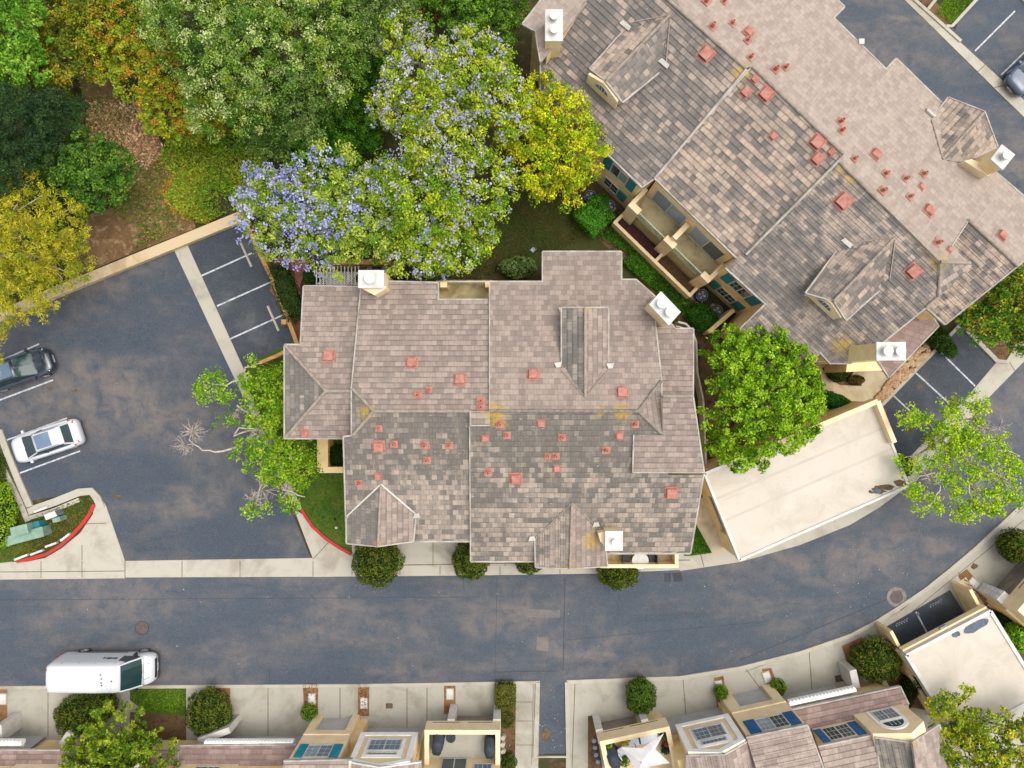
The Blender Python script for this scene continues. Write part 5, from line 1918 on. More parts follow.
def make_car(name, label, loc, rz, paintm, L=4.65, W=1.86, Ht=1.66, suv=True, sunroof=True, glassm='glass'):
    t = thing(name, label, 'car', loc, None, True, rz)
    h = L / 2
    w = W / 2
    bz = 1.0 if suv else .9
    secs = []
    for x, ww, zs, zb, zt, tp, cr in ((h, .52, .42, .58, .62, .42, .02), (h - .07, .70, .30, .66, .74, .58, .03), (h - .25, .86, .24, .74, .84, .70, .04), (h - .6, .96, .22, .80, bz - .08, .76, .06), (h - 1.05, 1.0, .22, .86, bz - .02, .80, .05),
                                      (h - 1.35, 1.0, .22, .90, bz, .84, .02), (0, 1.0, .22, .93, bz + .02, .86, .0), (-h + 1.0, 1.0, .22, .95, bz + .04, .86, .0), (-h + .55, .98, .24, .95, bz + .04, .84, .0), (-h + .22, .93, .28, .92, bz + .0, .80, .0), (-h + .06, .82, .36, .82, .92, .70, .0), (-h, .66, .44, .70, .78, .56, .0)):
        secs.append(car_section(x, w * ww, zs, zb, zt, w * tp, cr))
    loft('body', secs, paintm, t)
    # greenhouse of glass with a painted roof above
    r0, r1 = h - 2.1, -h + (.74 if suv else 1.2)      # roof ends
    g0, g1 = h - 1.02, -h + (.44 if suv else .62)       # glass feet

    def band(za, zb_, xs):
        return xs
    zr = Ht - .06
    gl = []
    for x, ww, z0, z1 in ((g0, .80, bz - .02, bz), (r0 + .02, .83, bz, zr), (0, .84, bz, zr + .01), (r1, .81, bz, zr - .02), (g1, .74, bz - .02, bz + .02)):
        k = .80 if z1 > bz + .1 else .94
        gl.append([(x, w * ww, z0), (x, w * ww * k, z1), (x, 0, z1 + .015), (x, -w * ww * k, z1), (x, -w * ww, z0)])
    loft('windows', gl, glassm, t, smooth=False)
    rf = []
    for x, k, dz in ((r0 + .05, .63, -.03), (r0 - .12, .655, .015), (0, .665, .045), (r1 + .15, .645, .02), (r1 - .06, .62, -.025)):
        rf.append([(x, w * k, zr - .02 + dz), (x, w * k * .93, zr + .025 + dz), (x, 0, zr + .05 + dz), (x, -w * k * .93, zr + .025 + dz), (x, -w * k, zr - .02 + dz)])
    loft('roof', rf, paintm, t)
    for s in (1, -1):
        mb = MB()
        mb.tube([(g0 - .02, s * w * .80, bz + .0), (r0 + .0, s * w * .655, zr)], .045, 6)
        mb.build('windscreen_pillar', paintm, t)
        mb = MB()
        mb.tube([(g1 + .0, s * w * .74, bz + .02), (r1, s * w * .63, zr - .02)], .06, 6)
        mb.build('rear_pillar', paintm, t)
        mb = MB()
        mb.tube([(-.12, s * w * .835, bz), (-.12, s * w * .665, zr)], .035, 5)
        mb.build('door_pillar', 'black', t)
        mb = MB()
        x = g0 - .22
        mb.hexa([(x - .1, s * (w - .02), bz - .02), (x + .08, s * (w - .02), bz - .02), (x + .08, s * (w + .16), bz), (x - .08, s * (w + .19), bz)],
                [(x - .1, s * (w - .02), bz + .13), (x + .06, s * (w - .02), bz + .13), (x + .05, s * (w + .16), bz + .15), (x - .08, s * (w + .19), bz + .15)])
        mb.build('mirror', paintm, t, bevel=.02)
        mb = MB()
        mb.hexa([(h - .3, s * w * .83, .66), (h - .09, s * w * .58, .62), (h - .05, s * w * .52, .66), (h - .28, s * w * .76, .74)],
                [(h - .32, s * w * .84, .80), (h - .11, s * w * .6, .73), (h - .10, s * w * .5, .745), (h - .34, s * w * .72, .835)])
        mb.build('headlight', 'lamp_clear', t)
        mb = MB()
        mb.hexa([(-h + .05, s * w * .76, .74), (-h + .42, s * w * .965, .84), (-h + .42, s * w * .90, .86), (-h + .08, s * w * .60, .76)],
                [(-h + .12, s * w * .80, .96), (-h + .46, s * w * .95, 1.0), (-h + .46, s * w * .84, 1.03), (-h + .16, s * w * .62, 1.0)])
        mb.build('taillight', 'lamp_red', t)
        if suv:
            mb = MB()
            mb.tube([(r0 - .25, s * w * .60, zr + .07), (0, s * w * .61, zr + .11), (r1 + .25, s * w * .58, zr + .07)], .022, 5)
            mb.build('roof_rail', 'steel', t)
        mb = MB()
        for x in (h - 1.5, -.15, -h + 1.25):
            mb.box(x, x + .012, s * w * .97 - .02, s * w * .97 + .03, .35, bz - .1)
        mb.build('door_seam', 'black', t)
    if sunroof:
        sr = []
        for x in (r0 - .12, r0 - .62, r0 - 1.1):
            sr.append([(x, w * .50, zr + .045), (x, w * .50, zr + .085), (x, 0, zr + .10), (x, -w * .50, zr + .085), (x, -w * .50, zr + .045)])
        loft('sunroof', sr, 'glass_blue', t, False)
    mb = MB()
    mb.box(h - .03, h + .012, -.26, .26, .38, .50)
    mb.build('number_plate', 'line', t)
    mb = MB()
    mb.box(h - .09, h + .004, -.46, .46, .50, .60)
    mb.build('grille', 'black', t)
    mb = MB()
    mb.tube([(g0 - .02, -.45, bz + .045), (g0 - .06, -.05, bz + .06)], .012, 4)
    mb.tube([(g0 - .02, .1, bz + .045), (g0 - .06, .5, bz + .05)], .012, 4)
    mb.build('wiper', 'black', t)
    for x in (h - .88, -h + .9):
        for s in (1, -1):
            wheel(t, x, s * (w - .01))
    return t


make_car('parked_car', 'white crossover car with dark glass sunroof parked between painted lines', P(45, 441.5, 0.9) - Vector((0, 0, .9)) + Vector((0, 0, .03)), math.radians(198), 'car_white')
make_car('parked_car', 'shiny black car half hidden by the yellow green tree', P(15, 370, .9) - Vector((0, 0, .87)), math.radians(19), 'car_black', 4.75, 1.86, 1.5, False, True, 'glass_green')
make_car('parked_car', 'silver blue car nosing to the upper road kerb', P(1041, 64, .9) - Vector((0, 0, .87)), math.radians(221), 'car_blue', 4.6, 1.85, 1.5, False, False, 'glass')

# ---------------- high roofed van
V = thing('delivery_van', 'tall white delivery van parked along the street kerb', 'van', Vector((-26.4, -18.62, .02)), None, True, 0.0)
w = 1.0


def vsec(x, wl, wt, zs, zt, cr=.05):
    h = [(wl * .96, zs), (wl, zs + .25), (wl, 1.15), (wl * .5 + wt * .5, 1.2 + (zt - 1.2) * .55), (wt, zt - .10), (wt - .10, zt - .01), (wt * .5, zt + cr * .8), (0, zt + cr)]
    return [(x, y, z) for y, z in h] + [(x, -y, z) for y, z in h[-2::-1]]


loft('body', [vsec(-3.0, .95, .78, .5, 2.5, .03), vsec(-2.92, .99, .84, .42, 2.6), vsec(-2.7, 1.0, .87, .38, 2.64), vsec(0.0, 1.0, .88, .38, 2.66), vsec(1.35, 1.0, .87, .38, 2.64, .05), vsec(1.55, 1.0, .85, .38, 2.56, .05), vsec(1.68, 1.0, .80, .38, 2.40, .04)], 'car_white', V)


def hsec(x, wl, zs, zt, tp, cr=.03):
    h = [(wl * .95, zs), (wl, zs + .2), (wl, (zs + zt) / 2), (wl * .97, zt - .1), (tp, zt), (tp * .5, zt + cr), (0, zt + cr * 1.2)]
    return [(x, y, z) for y, z in h] + [(x, -y, z) for y, z in h[-2::-1]]


loft('bonnet', [hsec(1.6, 1.0, .38, 1.42, .92), hsec(2.3, .99, .36, 1.30, .88), hsec(2.6, .97, .34, 1.20, .84), hsec(2.86, .90, .33, 1.05, .74), hsec(2.98, .80, .36, .86, .62), hsec(3.02, .70, .42, .74, .56)], 'car_white', V)
gl = []
for x, wd, z in ((1.62, .80, 2.42), (2.0, .845, 1.92), (2.38, .87, 1.33)):
    gl.append([(x + .02, wd, z), (x + .08, wd * .55, z + .05), (x + .10, 0, z + .06), (x + .08, -wd * .55, z + .05), (x + .02, -wd, z), (x - .5, -wd, z - .2), (x - .5, wd, z - .2)])
loft('windscreen', gl, 'glass_green', V, False)
for s in (1, -1):
    mb = MB()
    mb.tube([(1.60, s * .82, 2.44), (2.0, s * .875, 1.93), (2.44, s * .90, 1.30)], .055, 6)
    mb.build('windscreen_pillar', 'car_white', V)
    mb = MB()
    mb.hexa([(1.25, s * .97, 1.25), (2.30, s * .95, 1.28), (2.30, s * .985, 1.28), (1.25, s * 1.006, 1.25)], [(1.25, s * .86, 1.95), (1.78, s * .82, 2.0), (1.78, s * .92, 2.0), (1.25, s * .955, 1.95)])
    mb.build('side_window', 'glass', V)
    mb = MB()
    mb.hexa([(2.0, s * .96, 1.22), (2.14, s * .96, 1.22), (2.14, s * 1.24, 1.24), (2.0, s * 1.24, 1.24)], [(2.0, s * .96, 1.58), (2.12, s * .96, 1.58), (2.1, s * 1.23, 1.62), (2.0, s * 1.23, 1.62)])
    mb.build('mirror', 'black', V, bevel=.03)
    mb = MB()
    mb.hexa([(2.66, s * .91, .86), (2.93, s * .74, .84), (2.88, s * .62, .86), (2.6, s * .82, .9)], [(2.6, s * .93, 1.17), (2.88, s * .80, 1.02), (2.82, s * .66, 1.07), (2.55, s * .80, 1.2)])
    mb.build('headlight', 'lamp_clear', V)
    mb = MB()
    mb.box(-3.03, -2.97, s * .93 - .06, s * .93 + .06, .9, 1.5)
    mb.build('taillight', 'lamp_red', V)
    mb = MB()
    mb.box(-2.1, 1.2, s * 1.0 - .012, s * 1.0 + .014, .62, .72)
    mb.build('side_strip', 'black', V)
    for x in (2.1, -1.85):
        wheel(V, x, s * 1.01, .36, .24)
# short worn side lettering: dark strokes only, too small to read
mb = MB()
for k, (a, b) in enumerate(((.10, .22), (.30, .42), (.44, .56), (.58, .66), (.72, .86), (.88, 1.0))):
    zc = 1.62 if k else 1.6
    yy = lambda z: 1.0 - (z - 1.15) * .062
    mb.hexa([(a, yy(zc) - .02, zc - .09), (b, yy(zc) - .02, zc - .09), (b, yy(zc) + .022, zc - .09), (a, yy(zc) + .022, zc - .09)],
            [(a, yy(zc) - .03, zc + .07), (b, yy(zc) - .03, zc + .07), (b, yy(zc) + .014, zc + .07), (a, yy(zc) + .014, zc + .07)])
mb.build('lettering', 'black', V)
mb = MB()
for x in (.35, .62, .9, 1.15):
    mb.box(x, x + .03, -.7, .7, 2.68, 2.705)
mb.build('roof_rib', 'car_white', V)
mb = MB()
for x, y in ((.55, .35), (.62, .1), (.6, -.15), (.62, -.32), (1.25, -.05)):
    mb.box(x - .04, x + .04, y - .03, y + .03, 2.69, 2.74)
mb.build('roof_marker', 'black', V)
mb = MB()
mb.box(2.88, 3.035, -.62, .62, .56, .80)
mb.build('grille', 'black', V)
mb = MB()
mb.box(3.02, 3.05, -.26, .26, .42, .55)
mb.build('number_plate', 'line', V)
mb = MB()
mb.box(2.96, 3.08, -.78, .78, .34, .42)
mb.build('bumper', 'black', V, bevel=.02)
mb = MB()
for x in (-2.2, -1.1, -.02, 1.18):
    mb.hexa([(x, .97, .6), (x + .018, .97, .6), (x + .018, 1.008, .6), (x, 1.008, .6)], [(x, .86, 2.3), (x + .018, .86, 2.3), (x + .018, .915, 2.3), (x, .915, 2.3)])
mb.build('door_seam', 'acgrey', V)
mb = MB()
mb.tube([(2.48, -.86, 1.285), (2.52, -.4, 1.315), (2.53, 0, 1.32), (2.52, .4, 1.315), (2.48, .86, 1.285)], .012, 4)
for s in (-.55, .55):
    mb.tube([(2.55, s, 1.27), (2.84, s * .8, 1.12)], .01, 4)
mb.build('bonnet_seam', 'acgrey', V)
mb = MB()
for y in (-.62, -.31, 0, .31, .62):
    mb.box(-2.6, 1.2, y - .02, y + .02, 2.685 - abs(y) * .03, 2.70 - abs(y) * .03)
mb.build('roof_rib', 'car_white', V)
mb = MB()
mb.box(-2.9, -2.88, -.7, .7, 2.6, 2.63)
mb.build('rear_lamp_strip', 'lamp_red', V)
mb = MB()
mb.tube([(2.40, -.7, 1.34), (2.46, 0, 1.37)], .015, 4)
mb.tube([(2.44, .05, 1.36), (2.40, .75, 1.34)], .015, 4)
mb.build('wiper', 'black', V)

# ================================================================== street furniture
# wheel stops in the bay
for i, (a, b, lb) in enumerate((((241, 243), (252, 267), 'pale concrete wheel stop in the bay stall beside the blossom tree'), ((268, 306), (279, 331), 'pale concrete wheel stop in the bay stall by the hipped tiled roof corner'))):
    mb = MB()
    pa, pb = P(*a), P(*b)
    d = (pb - pa).normalized()
    n = Vector((-d.y, d.x, 0))
    mb.hexa([pa - n * .09, pb - n * .09, pb + n * .09, pa + n * .09], [v + Vector((0, 0, .14)) for v in (pa - n * .06, pb - n * .06, pb + n * .06, pa + n * .06)])
    tag(mb.build('wheel_stop', 'concrete', bevel=.015), lb, 'wheel stop', 'wheel stops in the car park bay')
# low timber and stucco wall round the car park
def wall_line(name, label, pts, w, z, mats, cat='wall', capw=.06):
    t = thing(name, label, cat, P(*pts[len(pts) // 2]))
    mb = MB()
    strip(mb, pxpoly(pts, z), w, 0, z - .06)
    mb.build('wall_body', mats[0], t)
    mb = MB()
    strip(mb, pxpoly(pts, z), w + capw, z - .06, z)
    mb.build('coping', mats[1], t)
    return t


wall_line('low_wall', 'broad tan low wall along the hillside edge of the car park', [(-40, 334), (48, 294.5), (240, 216.5)], .62, .5, ('concrete_warm', 'concrete_warm'))
wall_line('timber_fence', 'narrow orange timber fence between the stall bay and the clipped hedge strip', [(241, 213), (258, 250), (277, 290), (297, 344)], .2, 1.1, ('timber', 'timber'), 'fence')
wall_line('timber_fence', 'short orange timber fence closing the stall bay under the bare limbed tree', [(259, 363), (276, 356), (297, 345)], .16, .9, ('timber', 'timber'), 'fence')
mb = MB()
p = P(284, 322, 1.2)
mb.box(p.x - .16, p.x + .16, p.y - .16, p.y + .16, 0, 1.25)
tag(mb.build('fence_post', 'timber'), 'square timber post standing in the orange fence beside the clipped hedge strip', 'post')
# transformer and utility boxes
def cabinet(name, label, quad, z, mat, cat, lid='green_metal', group=None, split=None):
    q = ccw(pxpoly(quad, z))
    c = sum(q, Vector()) / 4
    t = thing(name, label, cat, Vector((c.x, c.y, 0)), group)
    mb = MB()
    mb.prism([(v.x, v.y, 0.04) for v in q], [(v.x, v.y, z - .05) for v in q])
    mb.build('casing', mat, t, bevel=.02)
    g = [c + (v - c) * 1.05 for v in q]
    mb = MB()
    mb.prism([(v.x, v.y, z - .05) for v in g], [(v.x, v.y, z) for v in g])
    mb.build('lid', lid, t, bevel=.02)
    mb = MB()
    e = (q[1] - q[0])
    mb.tube([q[0] + e * .45 + Vector((0, 0, -.3)), q[0] + e * .55 + Vector((0, 0, -.3))], .03, 5)
    mb.build('handle', 'steel', t)
    return t


cabinet('transformer_box', 'pale green sloped transformer box, wider of the pair by the hedge', [(5.5, 537), (41, 527), (43, 536.5), (7, 546)], 1.0, 'green_metal', 'utility box')
cabinet('transformer_box', 'squarer pale green transformer box behind the wide sloped one', [(10, 528), (26, 524), (28, 533), (12, 537)], 1.35, 'green_metal', 'utility box')
cabinet('transformer_box', 'dark teal pipe housing beside the pale green transformer boxes', [(27, 524.5), (38, 521), (40, 527), (29, 530)], .8, 'teal', 'utility box', 'teal')
cabinet('utility_box', 'small white capped box standing on the triangular planter grass', [(44, 515), (54, 511), (57, 516), (46, 520)], .9, 'steel', 'utility box', 'white')
cabinet('utility_box', 'small pale green box beside the white capped box on planter grass', [(52, 519), (59, 516.5), (60.5, 521), (53, 523)], .8, 'green_metal', 'utility box')
for i, (a, b) in enumerate((((14, 560), (27, 555)), ((30, 555), (42, 550.5)), ((45, 547), (56, 543)), ((60, 541), (69, 534)), ((34, 512), (47, 507)))):
    mb = MB()
    strip(mb, pxpoly([a, b], .3), .14, 0, .3)
    tag(mb.build('edging_block', 'white'), ['white edging block at the tip of the red kerb', 'white edging block below the wide transformer box', 'white edging block beside the tan soil patch', 'white edging block at the red kerb bend', 'white edging block beside the grey kerb corner'][i], 'edging block', 'white edging blocks round the planter')
# manholes
for x, y, lb in ((142, 628, 'round iron manhole cover in the street asphalt above the white van'), (896.5, 597, 'round iron manhole cover with pale concrete collar at the road bend')):
    p = P(x, y, .02)
    t = thing('manhole_cover', lb, 'manhole', p)
    mb = MB()
    mb.cyl(p, .42, .0, .028, 24)
    mb.build('lid', 'iron', t)
    mb = MB()
    r = .66 if x > 500 else .48
    n = 28
    vs, fs = [], []
    for k in range(n):
        a = 6.2832 * k / n
        for rr, z in ((.43, .0), (.43, .032), (r, .030), (r, 0)):
            vs.append((p.x + rr * math.cos(a), p.y + rr * math.sin(a), z))
    for k in range(n):
        k2 = (k + 1) % n
        for j in range(3):
            fs.append((k * 4 + j, k2 * 4 + j, k2 * 4 + j + 1, k * 4 + j + 1))
    mb.add(vs, fs)
    mb.build('collar', 'collar' if x > 500 else 'seam', t)
# meter lids in the strips
for (x, y, a, lb) in ((312, 699, 0, 'pale meter lid in the mulch strip above the small round bush'), (364, 703, 0, 'pale meter lid in the leaf strewn strip beside the turquoise shuttered block'), (450, 694, 0, 'pale meter lid in the narrow strip by the end balcony'), (719, 686, 12, 'pale meter lid above the small bush by the white framed bay'), (767, 677, 20, 'pale meter lid above the small bush by the blue shuttered block'), (974, 583, 48, 'pale meter lid in the bark strip beside the lattice pier'), (3, 699, 0, 'pale meter lid in the strip at the western edge')):
    p = P(x, y, .08)
    t = thing('meter_lid', lb, 'meter lid', p, 'meter lids in the planting strips', True, math.radians(a))
    mb = MB()
    mb.box(-.26, .26, -.38, .38, -.08, .03)
    mb.build('frame', 'concrete_drive', t)
    mb = MB()
    mb.box(-.2, .2, -.32, .32, .0, .036)
    mb.build('lid', 'white', t)
# drain in the bend driveway
p = P(841, 678, .06)
t = thing('drain_grate', 'dark square drain grate at the corner of the low garage driveway', 'drain', p, None, True, math.radians(12))
mb = MB()
mb.box(-.4, .4, -.22, .22, -.05, .006)
mb.build('frame', 'stain_brown', t)
mb = MB()
for k in range(7):
    mb.box(-.33 + k * .1, -.27 + k * .1, -.18, .18, .0, .012)
mb.build('grille', 'iron', t)
# garden lamps and stones
for x, y, lb in ((335.5, 519, 'dark garden spotlight on the lawn beside the red kerb'), (337, 527, 'small pale garden lamp on the lawn closer to the driveway'), (533, 249.5, 'pale grey stepping stone in the shaded yard')):
    p = P(x, y, .1)
    if 'stone' in lb:
        mb = MB()
        mb.flat([P(529.5, 250, .1), P(533, 247, .1), (P(536.5, 249, .1)), P(533, 252.5, .1)], 0, .1)
        tag(mb.build('stepping_stone', 'steel'), lb, 'stone')
    else:
        t = thing('garden_lamp', lb, 'garden lamp', p)
        mb = MB()
        mb.cyl(p, .03, 0, .3, 8)
        mb.build('stem', 'black', t)
        mb = MB()
        mb.cyl(p, .1, .3, .42, 12, r1=.06)
        mb.build('lamp_head', 'black' if 'dark' in lb else 'white', t)

# ================================================================== balcony furniture
def grill(loc, rz, label, s=1.0):
    t = thing('covered_grill', label, 'grill', loc, None, True, rz)
    secs = []
    for x, wd, z in ((-.75, .24, .7), (-.68, .32, .85), (-.4, .36, .95), (-.3, .40, 1.18), (.3, .40, 1.2), (.4, .36, .97), (.68, .32, .86), (.75, .24, .7)):
        secs.append([(x * s, -wd * s, 0), (x * s, -wd * .95 * s, z * .7), (x * s, -wd * .6 * s, z), (x * s, wd * .6 * s, z), (x * s, wd * .95 * s, z * .7), (x * s, wd * s, 0)])
    loft('cover', secs, 'cover', t, True)
    mb = MB()
    mb.tube([(-.7 * s, 0, .9 * s), (-.3 * s, .02, 1.21 * s), (.3 * s, -.02, 1.23 * s), (.7 * s, 0, .9 * s)], .012, 4)
    mb.build('seam', 'black', t)
    for x in (-.55, .55):
        for y in (-.25, .25):
            mb = MB()
            mb.cyl((x * s, y * s), .05, -.02, .08, 8)
            mb.build('caster', 'black', t)
    return t


ZD = 2.6
grill(P(437.5, 745, 3.4) + Vector((0, 0, ZD - 3.4)), math.radians(82), 'grey covered grill at the pale end of the western balcony', .92)
grill(P(489.5, 749, 3.4) + Vector((0, 0, ZD - 3.4)), math.radians(88), 'dark covered grill beside the outer parapet of the western balcony', .85)
grill(P(613.5, 759, 3.4) + Vector((0, 0, ZD - 3.4)), math.radians(108), 'dark blue covered grill under the alley side of the planted balcony', .95)


def table(loc, label, r=.36, mat='black', h=.55):
    t = thing('side_table', label, 'table', loc, None, True)
    mb = MB()
    mb.cyl((0, 0), r, h - .04, h, 20)
    mb.build('table_top', mat, t)
    for k in range(3):
        a = k * 2.094
        mb = MB()
        mb.tube([(r * .7 * math.cos(a), r * .7 * math.sin(a), h - .03), (r * .85 * math.cos(a), r * .85 * math.sin(a), 0)], .02, 5)
        mb.build('leg', 'black', t)
    return t


table(P(451, 737, 3.0) + Vector((0, 0, ZD - 3.0)), 'small round dark table between the grill and the balcony rail', .3)
t = table(P(640, 560.5, 3.2) + Vector((0, 0, 2.62 - 3.2)), 'round pale table on the narrow south balcony', .52, 'white', .7)
for dx in (-.85, .8):
    c = thing('patio_chair', 'black chair %s the round pale table on the south balcony' % ('chimney side of' if dx < 0 else 'away from the chimney at'), 'chair', t.location + Vector((dx, .1, 0)), None, True, 0 if dx < 0 else math.pi)
    mb = MB()
    mb.box(-.22, .22, -.22, .22, .40, .45)
    mb.build('seat', 'black', c)
    mb = MB()
    mb.box(-.26, -.21, -.22, .22, .45, .85)
    mb.build('backrest', 'black', c)
    for x in (-.2, .2):
        for y in (-.2, .2):
            mb = MB()
            mb.box(x - .02, x + .02, y - .02, y + .02, 0, .4)
            mb.build('leg', 'black', c)
# sunshade
p = P(640, 757, 4.6)
t = thing('sun_umbrella', 'white pointed sunshade over the planted balcony', 'umbrella', Vector((p.x, p.y, ZD)))
mb = MB()
top = P(641, 762, 5.2)
pts = [P(621, 747, 4.6), P(642, 748, 4.8), P(664, 733, 4.6), P(655, 749, 4.8), P(670, 763, 4.6), P(651, 766, 4.8), P(638, 776, 4.6), P(630, 760, 4.8)]
n = len(pts)
pts = [pts[i] for i in range(n)]
mb.add([top] + pts + [top + Vector((0, 0, .02))] + [v + Vector((0, 0, .02)) for v in pts],
       [(0, (i + 1) % n + 1, i + 1) for i in range(n)] + [(n + 1, n + 2 + i, n + 2 + (i + 1) % n) for i in range(n)] + [(i + 1, (i + 1) % n + 1, n + 2 + (i + 1) % n, n + 2 + i) for i in range(n)])
mb.build('canopy', 'fabric', t)
mb = MB()
mb.cyl(top, .03, ZD, top.z + .1, 10)
mb.build('pole', 'steel', t)
mb = MB()
mb.cyl(top, .3, ZD, ZD + .08, 16)
mb.build('base', 'black', t)
# white outdoor sofa in two cushions
t = thing('outdoor_sofa', 'outdoor sofa with two pale seat cushions along the planted balcony wall', 'sofa', P(640, 739, 3.0) + Vector((0, 0, ZD - 3.0)), None, True, math.radians(12.2))
mb = MB()
mb.box(-1.15, 1.15, -.36, .36, .0, .3)
mb.build('frame', 'acgrey', t)
for a, b in ((-1.12, -.1), (0.0, 1.12)):
    mb = MB()
    mb.box(a, b, -.34, .34, .3, .48)
    mb.build('cushion', 'cushion', t, bevel=.04)
t = thing('patio_chair', 'pale woven chair beside the yellow spiky balcony plant', 'chair', P(622.5, 751, 3.0) + Vector((0, 0, ZD - 3)), None, True, .6)
mb = MB()
mb.box(-.26, .26, -.26, .26, .36, .44)
mb.build('seat', 'cushion', t, bevel=.03)
mb = MB()
mb.box(-.3, -.24, -.26, .26, .4, .85)
mb.build('backrest', 'cushion', t, bevel=.02)
for x in (-.22, .22):
    for y in (-.22, .22):
        mb = MB()
        mb.box(x - .02, x + .02, y - .02, y + .02, 0, .36)
        mb.build('leg', 'black', t)
for x, y, lb in ((503, 738, ''), (502.5, 745, ''), (503, 752, ''), (502, 760, '')):
    mb = MB()
    p = P(x, y, .3)
    mb.cyl(p, .22, 0, .35, 7, r1=.16)
    tag(mb.build('stone', 'concrete'), 'one of the pale stones lined up against the end wall beside the shrub strip', 'stone', 'pale stones beside the shrub strip')
for x, y in ((594, 741), (595, 748), (596, 755), (598, 762)):
    mb = MB()
    p = P(x, y, .3)
    mb.cyl(p, .2, 0, .32, 7, r1=.15)
    tag(mb.build('stone', 'steel'), 'one of the grey stones along the alley side of the planted balcony', 'stone', 'grey stones along the balcony wall')
# ================================================================== vegetation
def pal(*cs, k=0.62):
    return np.array([lin(*c, k)[:3] for c in cs])


def leaf_mesh(name, pos, nrm, Ls, Ws, col, mat, parent=None, rng=RNG, extra=None):
    n = len(pos)
    a = rng.normal(size=(n, 3))
    t1 = a - nrm * (a * nrm).sum(1, keepdims=True)
    t1 /= np.linalg.norm(t1, axis=1, keepdims=True) + 1e-9
    t2 = np.cross(nrm, t1)
    Ls = np.broadcast_to(np.asarray(Ls, float).reshape(-1, 1), (n, 1))
    Ws = np.broadcast_to(np.asarray(Ws, float).reshape(-1, 1), (n, 1))
    v = np.stack([pos - t1 * Ls / 2, pos + t2 * Ws / 2 + nrm * Ws * .12 - t1 * Ls * .08, pos + t1 * Ls / 2, pos - t2 * Ws / 2 + nrm * Ws * .12 - t1 * Ls * .08], 1).reshape(-1, 3)
    cols = np.repeat(np.concatenate([np.clip(col, 0, 1), np.ones((n, 1))], 1), 4, axis=0)
    nv = 4 * n
    faces = np.arange(nv, dtype=np.int32)
    lt = np.full(n, 4, np.int32)
    if extra is not None:
        ev, ef, ec = extra
        faces = np.concatenate([faces, np.array([i + nv for f in ef for i in f], np.int32)])
        lt = np.concatenate([lt, np.array([len(f) for f in ef], np.int32)])
        v = np.concatenate([v, np.array(ev, float)])
        cols = np.concatenate([cols, np.tile(np.append(ec, 1.0), (len(ev), 1))])
    me = bpy.data.meshes.new(name)
    me.vertices.add(len(v))
    me.vertices.foreach_set('co', v.astype(np.float32).ravel())
    me.loops.add(len(faces))
    me.loops.foreach_set('vertex_index', faces)
    me.polygons.add(len(lt))
    me.polygons.foreach_set('loop_start', np.concatenate([[0], np.cumsum(lt)[:-1]]).astype(np.int32))
    me.polygons.foreach_set('loop_total', lt)
    ca = me.color_attributes.new('Col', 'FLOAT_COLOR', 'POINT')
    ca.data.foreach_set('color', cols.astype(np.float32).ravel())
    me.materials.append(MT[mat])
    me.update(calc_edges=True)
    o = bpy.data.objects.new(name, me)
    COL.objects.link(o)
    if parent is not None:
        setparent(o, parent)
    return o


def clumps(centers, radii, per, flat=0.6, up=0.8, spread=0.9, out=0.35, ref=None, rng=RNG):
    """leaves round clump centres: positions, normals, clump ids"""
    n = len(centers)
    idx = np.repeat(np.arange(n), per)
    d = rng.normal(size=(len(idx), 3))
    d /= np.linalg.norm(d, axis=1, keepdims=True)
    r = rng.random((len(idx), 1)) ** 0.5
    pos = centers[idx] + d * r * np.asarray(radii).reshape(-1, 1)[idx] * np.array([1, 1, flat])
    nr = rng.normal(size=(len(idx), 3)) * spread + np.array([0, 0, up]) + d * out
    if ref is not None:
        o = centers[idx] - ref
        o /= np.linalg.norm(o, axis=1, keepdims=True) + 1e-6
        nr += o * 0.4
    nr /= np.linalg.norm(nr, axis=1, keepdims=True)
    return pos, nr, idx


def lobe_points(lobes, n, shell=0.35, rng=RNG, low=-0.25):
    C = np.array([l[0] for l in lobes])
    R = np.array([l[1] for l in lobes])
    w = R[:, 0] * R[:, 1]
    i = rng.choice(len(lobes), n, p=w / w.sum())
    d = rng.normal(size=(n, 3))
    d[:, 2] = np.abs(d[:, 2]) * np.where(rng.random(n) < 0.85, 1, low * 2)
    d /= np.linalg.norm(d, axis=1, keepdims=True)
    r = rng.random((n, 1)) ** shell
    return C[i] + d * r * R[i], i


def colors(pal_, idx, n_cl, jit=0.22, rng=RNG, weights=None):
    ci = rng.choice(len(pal_), n_cl, p=weights)
    base = pal_[ci][idx]
    sw = rng.random(len(idx)) < 0.2
    base = np.where(sw[:, None], pal_[rng.choice(len(pal_), len(idx), p=weights)], base)
    return base * (1 + rng.normal(size=(len(idx), 1)) * jit) * (1 + rng.normal(size=(len(idx), 3)) * 0.06)


def mk_lobes(spec):
    out = []
    for s in spec:
        x, y, rp, z = s[:4]
        fl = s[4] if len(s) > 4 else 0.75
        r = rp * (H - z) / F
        p = P(x, y, z)
        out.append(((p.x, p.y, p.z), (r, r, r * fl)))
    return out


